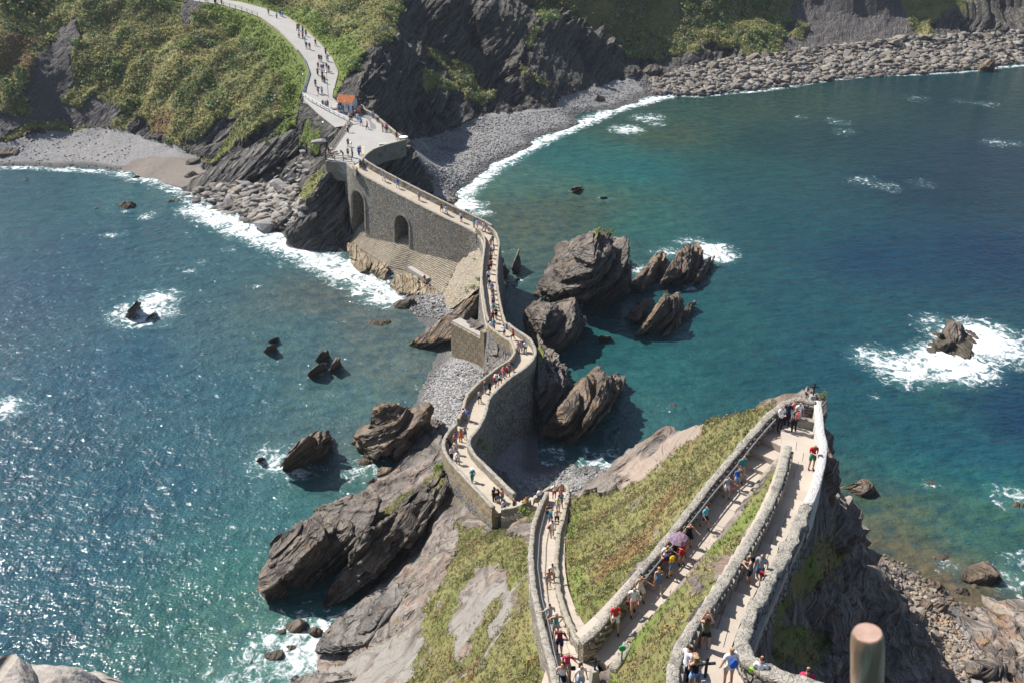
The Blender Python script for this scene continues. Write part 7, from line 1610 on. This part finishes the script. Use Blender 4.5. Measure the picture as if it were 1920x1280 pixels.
def vnormals_any(v, F):
    N = np.zeros_like(v)
    for f in F:
        p = v[list(f)]; n = np.cross(p[1]-p[0], p[2]-p[0]) + (np.cross(p[2]-p[0], p[3]-p[0]) if len(f) > 3 else 0)
        for j in f: N[j] += n
    return N/(np.linalg.norm(N, axis=1)[:, None]+1e-9)
FIG = {}
def figure(pose, fine):
    k = (pose, fine)
    if k not in FIG: FIG[k] = build_figure(pose, fine)
    return FIG[k]
def cm(name, c, r=0.85): return flat_mat(name, c, r)
CL = dict(red=(.50, .025, .03), maroon=(.17, .015, .03), pink=(.75, .12, .22), crimson=(.55, .03, .10), orange=(.75, .16, .04), salmon=(.62, .20, .15), yellow=(.80, .50, .02), white=(.78, .78, .80), cream=(.62, .56, .48), grey=(.34, .35, .38), lilac=(.52, .54, .72), blue=(.03, .12, .50), navy=(.015, .025, .075), black=(.012, .012, .015), teal=(.05, .26, .27), cyan=(.10, .45, .62), green=(.03, .20, .12), olive=(.10, .10, .05), brown=(.16, .08, .045), beige=(.45, .36, .26), denim=(.10, .17, .30), sky=(.25, .42, .68), striped=(.45, .44, .46), slate=(.10, .15, .20), lime=(.45, .85, .05), lemon=(.70, .66, .35))
CLM = {k: cm('cloth_'+k, v) for k, v in CL.items()}
SKIN = [cm('skin_light', (.50, .29, .20), .6), cm('skin_tan', (.36, .19, .12), .6)]
HAIR = dict(dark=cm('hair_dark', (.018, .012, .010), .6), brown=cm('hair_brown', (.09, .042, .022), .6), fair=cm('hair_fair', (.33, .21, .10), .6), grey=cm('hair_grey', (.40, .39, .38), .7), bald=None)
# long hair, ponytail, bags and hats, built at the origin of the joint they hang from
def tube_mesh(name, pts, r, n=8):
    b = MB(); b.tube(pts, r, n); o = b.build(name, None, None, True); me = o.data; bpy.data.objects.remove(o); return me
LONGHAIR = tube_mesh('long_hair', [(0, -.03, .08), (0, -.085, .02), (0, -.115, -.08), (0, -.12, -.20), (0, -.115, -.30)], [.06, .095, .10, .085, .03], 10)
PONY = tube_mesh('ponytail', [(0, -.08, .08), (0, -.13, .06), (0, -.145, -.02), (0, -.13, -.10)], [.02, .035, .03, .008], 8)
bun = bmesh.new(); bmesh.ops.create_icosphere(bun, subdivisions=2, radius=.055); BUN = bpy.data.meshes.new('bun'); bun.to_mesh(BUN); bun.free()
def boxy(name, sz, bev=.03):
    bm = bmesh.new(); bmesh.ops.create_cube(bm, size=1.0); bmesh.ops.scale(bm, vec=sz, verts=bm.verts); bmesh.ops.bevel(bm, geom=list(bm.edges), offset=bev, segments=2, affect='EDGES')
    me = bpy.data.meshes.new(name); bm.to_mesh(me); bm.free(); return me
PACK = boxy('backpack', (.30, .17, .42), .06)
bm = bmesh.new(); bmesh.ops.create_uvsphere(bm, u_segments=12, v_segments=8, radius=.5); 
for v_ in bm.verts: v_.co = (v_.co.x*.30*(1.0-.7*max(0, v_.co.z)), v_.co.y*.16, v_.co.z*.40)
GYMBAG = bpy.data.meshes.new('drawstring_bag'); bm.to_mesh(GYMBAG); bm.free()
HANDBAG = boxy('handbag', (.22, .10, .24), .03)
b = MB(); t_ = np.arange(16)*2*np.pi/16
ring = lambda r, z: [(r*math.cos(a), r*math.sin(a), z) for a in t_]
V = ring(.20, .0)+ring(.10, .015)+ring(.09, .10)+[(0, 0, .115)]; Fh = [(k, (k+1) % 16, (k+1) % 16+16, k+16) for k in range(16)]+[(k+16, (k+1) % 16+16, (k+1) % 16+32, k+32) for k in range(16)]+[(k+32, (k+1) % 16+32, 48) for k in range(16)]
HAT = bpy.data.meshes.new('sun_hat'); HAT.from_pydata(V, [], Fh)
EYE = bpy.data.meshes.new('eye'); bm = bmesh.new(); bmesh.ops.create_icosphere(bm, subdivisions=1, radius=.012); bm.to_mesh(EYE); bm.free()
def om(o, mat):
    if len(o.data.materials) == 0: o.data.materials.append(None)
    o.material_slots[0].link = 'OBJECT'; o.material_slots[0].material = mat
ORD = ['', 'second', 'third', 'fourth', 'fifth', 'sixth', 'seventh', 'eighth', 'ninth', 'tenth', 'eleventh', 'twelfth']
SEEN = {}
def person(pos, rz, pose, top, bot, zone, label=None, fine=False, topk='shirt', botk='trousers', hair='dark', skin=0, extra=(), h=1.0, group=None, frm='the hut'):
    fg = figure(pose, fine)
    if label is None:
        base = f'in {top} and {bot} {zone}'
        n = SEEN.get(base, 0); SEEN[base] = n+1
        label = ('person ' + base) if n == 0 else f'{ORD[n]} person from {frm} {base}'
    e = empty('person', (float(pos[0]), float(pos[1]), float(pos[2])-0.015), label, 'person', group or 'visitors walking on the paths', math.radians(rz))
    e.scale = (h, h, h)
    def part(me, nm, mat, loc=(0, 0, 0), rot=(0, 0, 0)):
        if me is None: return
        o = inst(nm, me, e, tuple(loc), rot); om(o, mat); return o
    part(fg['body'], 'body', SKIN[skin])
    part(fg[topk], 'top', CLM[top]); part(fg[botk], 'bottoms', CLM[bot])
    J = fg['J']; hd = J['head']+[0, 0, .03]
    if HAIR.get(hair) is not None: part(fg['hair'], 'hair', HAIR[hair])
    if fine or True: part(fg['shoes'], 'shoes', CLM['white' if (sum(map(ord, label)) % 3 == 0) else 'black'])
    if fine:
        for sx in (-1, 1): part(EYE, 'eye', CLM['black'], hd+[sx*.033, .088, -.012])
    for x in extra:
        k, *a = x.split(':'); c = a[0] if a else 'black'
        if k == 'long': part(LONGHAIR, 'long_hair', HAIR[hair], hd)
        if k == 'pony': part(PONY, 'ponytail', HAIR[hair], hd)
        if k == 'bun': part(BUN, 'bun', HAIR[hair], hd+[0, -.10, .07])
        if k == 'cap': part(fg['cap'], 'cap', CLM[c])
        if k == 'hat': part(HAT, 'hat', CLM[c], hd+[0, 0, .045])
        if k == 'pack': part(PACK, 'backpack', CLM[c], (J['chest']+J['neck'])/2+[0, -.20, -.10])
        if k == 'gym': part(GYMBAG, 'drawstring_bag', CLM[c], J['chest']+[.03, -.20, -.08])
        if k == 'bag': part(HANDBAG, 'shoulder_bag', CLM[c], J['pel']+[-.24, .02, .10])
        if k == 'bagf': part(HANDBAG, 'held_bag', CLM[c], (J['haL']+J['haR'])/2+[-.12, .05, -.14])
    return e
def on_path(path, u, v): return path.at(u, v, 0.0)
def plz(u, v):
    z = float(plaza_z(v)); return W(u, v, z)
# --- upper road
Z1 = 'far up the curving road'
for i, (u, v, top, bot) in enumerate([(386, 4, 'black', 'denim'), (403, 7, 'navy', 'black'), (405, 8, 'blue', 'black'), (416, 9, 'grey', 'black'), (504, 29, 'brown', 'beige'), (519, 35, 'white', 'denim'), (526, 31, 'blue', 'black'), (530, 33, 'sky', 'denim'),
        (558, 58, 'maroon', 'black'), (561, 57, 'brown', 'beige'), (561, 72, 'white', 'black'), (568, 73, 'red', 'black'), (574, 69, 'black', 'denim'), (568, 62, 'slate', 'black'), (572, 82, 'sky', 'white'), (575, 92, 'navy', 'denim'), (581, 94, 'navy', 'beige'), (592, 87, 'black', 'beige'),
        (611, 103, 'brown', 'black')]):
    p = on_path(ROAD, u, v); person(p, random.choice([160, 180, 200, 340, 20]), random.choice(['walk', 'walk2', 'stand']), top, bot, Z1, group='walkers on the access road', frm='the plaza')
Z2 = 'on the road just above the hut'
for (u, v, top, bot) in [(599, 116, 'black', 'black'), (603, 117, 'black', 'denim'), (613, 115, 'lilac', 'white'), (615, 116, 'grey', 'beige'), (597, 131, 'slate', 'beige'), (603, 135, 'blue', 'white'), (607, 134, 'black', 'beige'), (613, 133, 'navy', 'white'), (617, 137, 'black', 'grey'), (596, 142, 'red', 'black'), (605, 148, 'black', 'olive'), (609, 157, 'black', 'slate'), (605, 154, 'maroon', 'black'), (592, 163, 'navy', 'black'), (597, 177, 'maroon', 'denim'), (604, 177, 'lilac', 'denim'), (606, 203, 'black', 'beige'), (611, 204, 'sky', 'denim'), (615, 203, 'red', 'denim')]:
    p = on_path(ROAD, u, v); person(p, random.choice([160, 180, 200, 340, 20]), random.choice(['walk', 'walk2', 'stand']), top, bot, Z2, botk=random.choice(['trousers', 'shorts']), group='walkers on the access road', frm='the plaza')
Z3 = 'in the crowd around the hut'
for (u, v, top, bot) in [(634.5, 211, 'grey', 'denim'), (639, 212, 'cream', 'denim'), (644, 212, 'brown', 'denim'), (650, 212, 'green', 'black'), (654, 213, 'blue', 'denim'), (656, 226, 'lilac', 'maroon'), (660, 227, 'olive', 'black'), (663, 221, 'navy', 'black'), (666, 220, 'white', 'denim'), (669, 223, 'black', 'grey'), (673, 218, 'orange', 'red'), (676, 212, 'white', 'beige'), (679, 213, 'slate', 'black'), (671, 228, 'white', 'sky'), (662, 214, 'brown', 'black'), (668, 214, 'sky', 'denim')]:
    person(plz(u, v), random.uniform(0, 360), random.choice(['stand', 'stand', 'phone', 'hips']), top, bot, Z3, botk=random.choice(['trousers', 'shorts']), group='people gathered at the hut', frm='the blue door')
Z4 = 'on the open plaza'
for (u, v, top, bot, ps) in [(677.5, 236, 'blue', 'navy', 'walk'), (689, 243, 'red', 'black', 'walk'), (699, 222, 'sky', 'denim', 'lean'), (707, 229, 'beige', 'black', 'stand'), (709, 231, 'white', 'brown', 'stand'), (718, 248, 'brown', 'beige', 'stand'), (723, 247, 'lilac', 'black', 'stand'), (726, 248, 'red', 'black', 'stand'), (744, 263, 'maroon', 'brown', 'stand'), (653, 250, 'black', 'black', 'lean'), (653, 276, 'brown', 'slate', 'walk'), (652.6, 294, 'grey', 'black', 'walk'), (661, 296, 'black', 'brown', 'stand'), (673, 292, 'blue', 'navy', 'walk'), (676, 290, 'navy', 'denim', 'walk2'), (620, 296, 'maroon', 'black', 'sit'), (617, 293, 'black', 'grey', 'stand'), (643, 297, 'brown', 'black', 'lean')]:
    person(plz(u, v), random.uniform(0, 360), ps, top, bot, Z4, botk=random.choice(['trousers', 'shorts']), group='people on the plaza', frm='the hut')
Z5 = 'on the ramp above the two arches'
for (u, v, top, bot) in [(676, 316, 'slate', 'navy'), (720, 340, 'sky', 'white'), (746, 353, 'blue', 'sky'), (786, 376, 'grey', 'salmon'), (828, 398, 'brown', 'black'), (837, 403, 'lilac', 'white'), (865, 416, 'lilac', 'navy'), (889, 427, 'teal', 'sky'), (895, 430, 'lilac', 'white'), (907, 434, 'lilac', 'beige'), (910, 436, 'grey', 'white')]:
    person(on_path(CAUSE, u, v), random.choice([40, 220]), random.choice(['walk', 'walk2', 'stand']), top, bot, Z5, botk='shorts', group='walkers on the causeway', frm='the plaza')
Z6 = 'filing along the narrow straight'
for (u, v, top, bot) in [(924, 459, 'teal', 'slate'), (920, 466, 'orange', 'white'), (925, 478, 'white', 'salmon'), (920, 484, 'olive', 'grey'), (920, 495, 'maroon', 'black'), (921, 506, 'red', 'maroon'), (917, 513, 'black', 'black'), (916, 527, 'white', 'navy'), (918, 543, 'navy', 'white'), (924, 560, 'slate', 'grey'), (924, 569, 'salmon', 'white'), (925, 580, 'navy', 'white'), (925, 590, 'teal', 'white'), (924, 604, 'red', 'maroon'), (930, 598, 'black', 'black'), (926, 619, 'teal', 'sky'), (921, 622, 'white', 'salmon'), (923, 551, 'blue', 'denim'), (925, 574, 'sky', 'beige')]:
    person(on_path(CAUSE, u, v), random.choice([5, 175, 185]), random.choice(['walk', 'walk2', 'stand']), top, bot, Z6, botk='shorts', extra=('pack:'+random.choice(['black', 'slate', 'maroon']),) if random.random() < .3 else (), group='walkers on the causeway', frm='the arches')
Z7 = 'at the elbow of the causeway'
for (u, v, top, bot, ps, ex, rz) in [(945, 630, 'lilac', 'denim', 'lean', (), 20), (962, 638, 'red', 'black', 'walk', (), 60), (972, 661, 'salmon', 'white', 'walk', (), 170), (976, 660, 'sky', 'white', 'walk2', (), 175), (981, 658, 'black', 'grey', 'walk', (), 180), (985, 661, 'white', 'slate', 'stand', (), 190),
        (961, 696, 'navy', 'slate', 'lean', (), 100), (943, 711, 'pink', 'grey', 'walk', (), 300), (952, 706, 'salmon', 'black', 'walk2', ('pack:red',), 300), (929, 725, 'white', 'navy', 'walk', ('hat:cream', 'pack:crimson'), 330), (937, 721, 'white', 'black', 'walk2', ('long',), 320), (909, 737, 'navy', 'slate', 'stand', (), 300), (918, 738, 'black', 'black', 'walk', ('long',), 320), (900, 755, 'grey', 'black', 'walk2', ('pony',), 170),
        (879, 789, 'blue', 'grey', 'photo', (), 80), (874, 787, 'lilac', 'denim', 'lean', (), 80)]:
    person(on_path(CAUSE, u, v), rz, ps, top, bot, Z7, botk='shorts', extra=ex, hair=random.choice(['dark', 'brown', 'fair']), group='walkers on the causeway', frm='the straight')
C = CAUSE
NEAR = [
 (C, 855, 833, 60, 'stand', 'blue', 'grey', 'person in bright blue shirt in the cluster at the bend above the brown crag', 'shirt', 'shorts', 'brown', ()),
 (C, 864, 828, 160, 'stand', 'orange', 'orange', 'person in an orange dress in the cluster at the bend', 'vest', 'skirt', 'brown', ('long',)),
 (C, 872, 822, 200, 'hips', 'grey', 'denim', 'person in pale grey top at the top of the cluster by the bend', 'shirt', 'shorts', 'dark', ()),
 (C, 852, 836, 250, 'stand', 'salmon', 'brown', 'person with salmon top half hidden beside the bright blue shirt', 'vest', 'shorts', 'brown', ()),
 (C, 844, 845, 60, 'lean', 'black', 'black', 'person in black leaning over the parapet of the bend', 'shirt', 'trousers', 'dark', ()),
 (C, 855, 852, 170, 'walk', 'cream', 'grey', 'brown haired person crouched low behind the two in white', 'shirt', 'shorts', 'brown', ('long',)),
 (C, 847, 862, 230, 'phone', 'white', 'black', 'person in white shirt and black trousers resting against the curved parapet', 'shirt', 'trousers', 'dark', ()),
 (C, 859, 871, 10, 'walk', 'white', 'lilac', 'person in white shirt and lilac shorts walking off from the bend', 'shirt', 'shorts', 'brown', ()),
 (C, 886, 904, 20, 'walk2', 'teal', 'teal', 'person all in pale teal with a white hat, alone on the sloping path', 'long_shirt', 'trousers', 'grey', ('hat:white',)),
 (C, 927, 940, 30, 'stand', 'black', 'black', 'man all in black standing near the causeway corner', 'shirt', 'trousers', 'dark', ()),
 (C, 934, 944, 20, 'photo', 'black', 'slate', 'person in black vest raising a phone near the causeway corner', 'vest', 'shorts', 'dark', ('long',)),
 (C, 942, 942, 60, 'phone', 'salmon', 'slate', 'bare shouldered person near the corner with dark shorts', 'vest', 'shorts', 'brown', ()),
 (C, 945, 963, 40, 'stand', 'striped', 'navy', 'person in striped shirt and blue cap at the causeway corner', 'shirt', 'shorts', 'dark', ('cap:blue',)),
]
for (pa, u, v, rz, ps, top, bot, lab, tk, bk, hr, ex) in NEAR:
    person(on_path(pa, u, v), rz, ps, top, bot, '', lab, False, tk, bk, hr, 0, ex, group='visitors on the lower causeway')
person(on_path(CORNER, 965, 960), 120, 'stand', 'black', 'black', '', 'dark haired person in black tucked against the rendered parapet', False, 'vest', 'trousers', 'dark', 0, ('long',), group='visitors on the lower causeway')
q_ = CORNER.at(989, 946, .55); person(q_+[0, 0, -.1], 60, 'sit', 'beige', 'yellow', '', 'bare chested person in yellow shorts sitting on the causeway parapet', False, 'vest', 'shorts', 'dark', 1, (), group='visitors on the lower causeway')
q_ = CORNER.at(1013, 937, .5); person(q_, 20, 'sit', 'white', 'denim', '', 'person in white shirt sitting on the parapet by the foot of the stairs', False, 'shirt', 'shorts', 'brown', 0, (), group='visitors on the lower causeway')
S_, L_, U_ = STAIR, LANE, UPPER
CLOSE = [
 (S_, 1039, 936, 200, 'hips', 'white', 'red', 'man in white tee and red shorts at the foot of the long stairs', 'shirt', 'shorts', 'dark', (), 0),
 (S_, 1051, 934, 160, 'photo', 'striped', 'salmon', 'person in striped vest beside the man in red shorts', 'vest', 'shorts', 'dark', (), 0),
 (S_, 1051, 953, 10, 'walk', 'navy', 'denim', 'person in navy top just below the yellow top on the stairs', 'shirt', 'shorts', 'dark', ('pack:slate',), 0),
 (S_, 1046, 962, 175, 'walk2', 'lemon', 'grey', 'person in pale yellow top near the foot of the stairs', 'shirt', 'shorts', 'brown', ('cap:blue',), 0),
 (S_, 1044, 985, 180, 'walk', 'cream', 'black', 'person in cream vest and black shorts on the stairs', 'vest', 'shorts', 'dark', ('bun',), 0),
 (S_, 1028, 976, 0, 'walk', 'black', 'black', 'person in black by the railing near the foot of the stairs', 'vest', 'shorts', 'dark', (), 1),
 (S_, 1032, 983, 0, 'lean', 'black', 'denim', 'person bending forward with a bright blue bag on the stairs', 'vest', 'shorts', 'dark', ('pack:cyan',), 1),
 (S_, 1035, 1010, 5, 'walk2', 'white', 'beige', 'person in white tee and beige trousers with red shoulder bag on the stairs', 'shirt', 'trousers', 'dark', ('bag:red',), 0),
 (S_, 1035, 1096, 10, 'walk', 'white', 'grey', 'man in white tee and grey shorts midway up the long stairs', 'shirt', 'shorts', 'dark', (), 0),
 (S_, 1029, 1106, 5, 'walk2', 'salmon', 'cream', 'person in pale pink vest with pale shorts midway up the long stairs', 'vest', 'shorts', 'dark', ('pony', 'bag:white'), 0),
 (S_, 1031, 1178, 20, 'rail', 'striped', 'beige', 'man in navy and white striped polo gripping the stair rail', 'shirt', 'trousers', 'dark', (), 0),
 (S_, 1042, 1195, 190, 'hips', 'teal', 'grey', 'grey haired man in teal vest with white backpack on the stairs', 'vest', 'shorts', 'grey', ('pack:white',), 0),
 (S_, 1049, 1226, 170, 'rail', 'maroon', 'navy', 'balding man in maroon tee and navy shorts stepping up to the landing', 'shirt', 'shorts', 'bald', (), 0),
 (S_, 1063, 1272, 185, 'rail', 'crimson', 'beige', 'man in crimson polo with black camera bag and beige shorts', 'shirt', 'shorts', 'brown', ('bagf:black',), 0),
 (S_, 1053, 1296, 170, 'stand', 'white', 'black', 'auburn haired woman in white top at the bottom edge of the landing', 'vest', 'shorts', 'brown', ('long',), 0),
 (S_, 1088, 1298, 200, 'stand', 'white', 'sky', 'dark haired woman in white blouse by the iron cross on the landing', 'shirt', 'shorts', 'dark', ('long',), 0),
 (L_, 1152, 1184, 185, 'walk', 'red', 'white', 'man in red tee and white shorts coming down the ramp', 'shirt', 'shorts', 'dark', (), 0),
 (L_, 1186, 1152, 180, 'walk2', 'white', 'salmon', 'woman in white top and coral shorts with a white bag on the ramp', 'shirt', 'hot_shorts', 'brown', ('bag:white',), 0),
 (L_, 1198, 1126, 200, 'rail', 'cream', 'cream', 'woman in long pale grey dress holding the ramp rail', 'vest', 'skirt', 'dark', ('bun',), 0),
 (L_, 1232, 1112, 10, 'walk', 'denim', 'denim', 'fair haired woman in blue off-shoulder top walking up the ramp', 'vest', 'shorts', 'fair', ('bun',), 0),
 (L_, 1256, 1082, 40, 'lean', 'navy', 'denim', 'person in navy with a yellow and black backpack bending on the ramp', 'shirt', 'shorts', 'dark', ('pack:yellow',), 0),
 (L_, 1246, 1068, 200, 'rail', 'white', 'maroon', 'man in white tee and maroon shorts with hand on the ramp rail', 'shirt', 'shorts', 'dark', (), 0),
 (L_, 1277, 1058, 190, 'phone', 'red', 'red', 'person in red under the patterned umbrella', 'shirt', 'shorts', 'dark', (), 0),
 (L_, 1269, 1042, 190, 'phone', 'yellow', 'black', 'man in bright yellow shirt on the ramp', 'shirt', 'trousers', 'dark', (), 0),
 (L_, 1282, 1043, 200, 'stand', 'orange', 'orange', 'small child in orange with a blue cap on the ramp', 'shirt', 'shorts', 'dark', ('cap:blue',), 0),
 (L_, 1290, 1022, 180, 'rail', 'black', 'black', 'girl in black dress reaching back to the ramp rail', 'vest', 'skirt', 'dark', (), 0),
 (L_, 1320, 990, 210, 'walk', 'cyan', 'navy', 'boy in turquoise tee running down the ramp', 'shirt', 'shorts', 'brown', (), 0),
 (L_, 1361, 933, 190, 'rail', 'grey', 'white', 'child in grey tee and white shorts with pink bag by the rail', 'shirt', 'shorts', 'dark', ('bagf:pink',), 0),
 (L_, 1380, 917, 200, 'rail', 'blue', 'sky', 'boy in blue tee and pale shorts beside the man in green', 'shirt', 'shorts', 'brown', (), 0),
 (L_, 1389, 902, 195, 'walk2', 'teal', 'beige', 'man in dark green tee and beige shorts at the upper end of the ramp', 'shirt', 'shorts', 'dark', (), 0),
 (U_, 1520, 881, 185, 'phone', 'red', 'green', 'balding man in red shirt and dark green shorts below the white parapet', 'shirt', 'shorts', 'bald', (), 0),
 (U_, 1402, 1103, 60, 'phone', 'slate', 'black', 'woman with long dark curls in black shorts leaning back on the thick parapet', 'vest', 'hot_shorts', 'dark', ('long',), 0),
 (U_, 1421, 1098, 150, 'walk', 'grey', 'denim', 'barefoot person in grey tee and denim shorts holding a red bag', 'shirt', 'shorts', 'dark', ('bagf:red',), 0),
 (U_, 1319, 1224, 350, 'photo', 'olive', 'black', 'woman with long auburn hair taking a photo over the parapet', 'vest', 'hot_shorts', 'brown', ('long',), 0),
 (U_, 1284, 1284, 300, 'phone', 'white', 'navy', 'man in white tee leaning on the thick parapet near the bottom', 'shirt', 'trousers', 'dark', (), 0),
 (U_, 1298, 1300, 20, 'phone', 'black', 'sky', 'woman with long light brown hair, black top and pale denim shorts', 'vest', 'hot_shorts', 'fair', ('long',), 0),
 (U_, 1363, 1287, 10, 'stand', 'white', 'cream', 'woman with a bun, white tee and bright blue drawstring bag', 'shirt', 'hot_shorts', 'fair', ('bun', 'gym:blue'), 0),
]
for (pa, u, v, rz, ps, top, bot, lab, tk, bk, hr, ex, sk) in CLOSE:
    kid = 'child' in lab or 'boy' in lab or 'girl' in lab
    person(on_path(pa, u, v)+[0, 0, .03], rz, ps, top, bot, '', lab, True, tk, bk, hr, sk, ex, h=(0.66 if 'small child' in lab else 0.86) if kid else random.uniform(.97, 1.04), group='visitors on the islet stairs')
for (u, v, rz, ps, top, bot, lab, tk, bk, hr, ex) in [
 (1461, 806, 200, 'phone', 'white', 'black', 'man in white tee and dark cap reading in the landing crowd', 'shirt', 'trousers', 'dark', ('cap:navy',)),
 (1474, 799, 150, 'stand', 'navy', 'navy', 'broad man in navy in the middle of the landing crowd', 'shirt', 'trousers', 'dark', ()),
 (1484, 794, 220, 'stand', 'salmon', 'beige', 'person with red cap at the back of the landing crowd', 'vest', 'shorts', 'brown', ('cap:crimson',)),
 (1494, 799, 190, 'stand', 'white', 'sky', 'person in pale top and light blue cap in the landing crowd', 'shirt', 'shorts', 'dark', ('cap:cyan',)),
 (1487, 810, 20, 'stand', 'slate', 'black', 'woman in blue-grey tunic and black leggings with pink backpack', 'shirt', 'trousers', 'fair', ('pack:salmon',))]:
    person(W(u, v, 38.43), rz, ps, top, bot, '', lab, True, tk, bk, hr, 0, ex, group='crowd on the top landing')
person(W(1418, 1302, 44.3), 340, 'phone', 'white', 'beige', '', 'man in white tee and beige shorts with a lime green bag strap', True, 'shirt', 'shorts', 'brown', 0, ('bag:lime',), group='visitors on the islet stairs')
person(W(1503, 1322, 44.2), 340, 'stand', 'crimson', 'navy', '', 'short haired person in crimson tee cut off by the bottom of the view', True, 'shirt', 'shorts', 'brown', 0, (), group='visitors on the islet stairs')
for (u, v, z, rz, ps, top, bot, lab) in [(722, 431, 4.15, 200, 'stand', 'blue', 'navy', 'person in blue standing on the walkway below the first arch'), (780, 446, 4.0, 200, 'stand', 'sky', 'slate', 'person in pale blue tee inside the second arch'), (785, 446, 4.0, 190, 'stand', 'brown', 'brown', 'dark clothed person in the shade of the second arch'),
        (796, 528, 1.4, 200, 'sit', 'red', 'grey', 'person in red sitting at the foot of the stepped apron'), (788, 560, .6, 90, 'lean', 'white', 'white', 'person in white stooping on the shingle by the apron')]:
    person(W(u, v, z), rz, ps, top, bot, '', lab, False, 'shirt', 'shorts', 'dark', 0, (), group='people below the arches')
# umbrella held on the ramp
e = empty('umbrella', tuple(L_.at(1268, 1068, 0)+[0, 0, 0]), 'open umbrella of mauve patterned cloth shading a walker on the ramp', 'umbrella')
V, Fu = [(0, 0, 2.25)], []
for k in range(8):
    for j, (r, z) in enumerate([(.24, 2.21), (.42, 2.10), (.54, 1.95)]):
        a = k*math.pi/4; V.append((r*math.cos(a), r*math.sin(a), z))
for k in range(8):
    a, b = 1+3*k, 1+3*((k+1) % 8); Fu += [(0, a, b), (a, a+1, b+1, b), (a+1, a+2, b+2, b+1)]
tt = NT('umbrella_cloth'); M_UMB = tt.done(tt.mix(tt.step(tt.noise(9, 2), .45, .6), (.14, .12, .19), (.32, .17, .20)), .7)
mesh_obj('canopy', V, Fu, M_UMB, e); b = MB(); b.tube([(0, 0, 1.2), (0, 0, 2.3)], .012, 6); b.build('shaft', CLM['black'], e)
# ------------------------------------------------------------------ sea haze, a closed box of thin air round camera and scene
hz = MB(); hz.box((20, 200, 48.75), (700, 560, 111.5)); hz = hz.build('haze', None)
t = bpy.data.materials.new('sea_haze'); t.use_nodes = True; nt = t.node_tree; nt.nodes.clear(); o_ = nt.nodes.new('ShaderNodeOutputMaterial'); pv = nt.nodes.new('ShaderNodeVolumePrincipled')
pv.inputs['Color'].default_value = (.80, .88, 1, 1); pv.inputs['Density'].default_value = 0.00010; pv.inputs['Anisotropy'].default_value = 0.2
nt.links.new(pv.outputs[0], o_.inputs['Volume']); hz.data.materials.append(t)
tag(hz, 'thin bluish sea haze in the air over the bay', None, None, 'stuff')
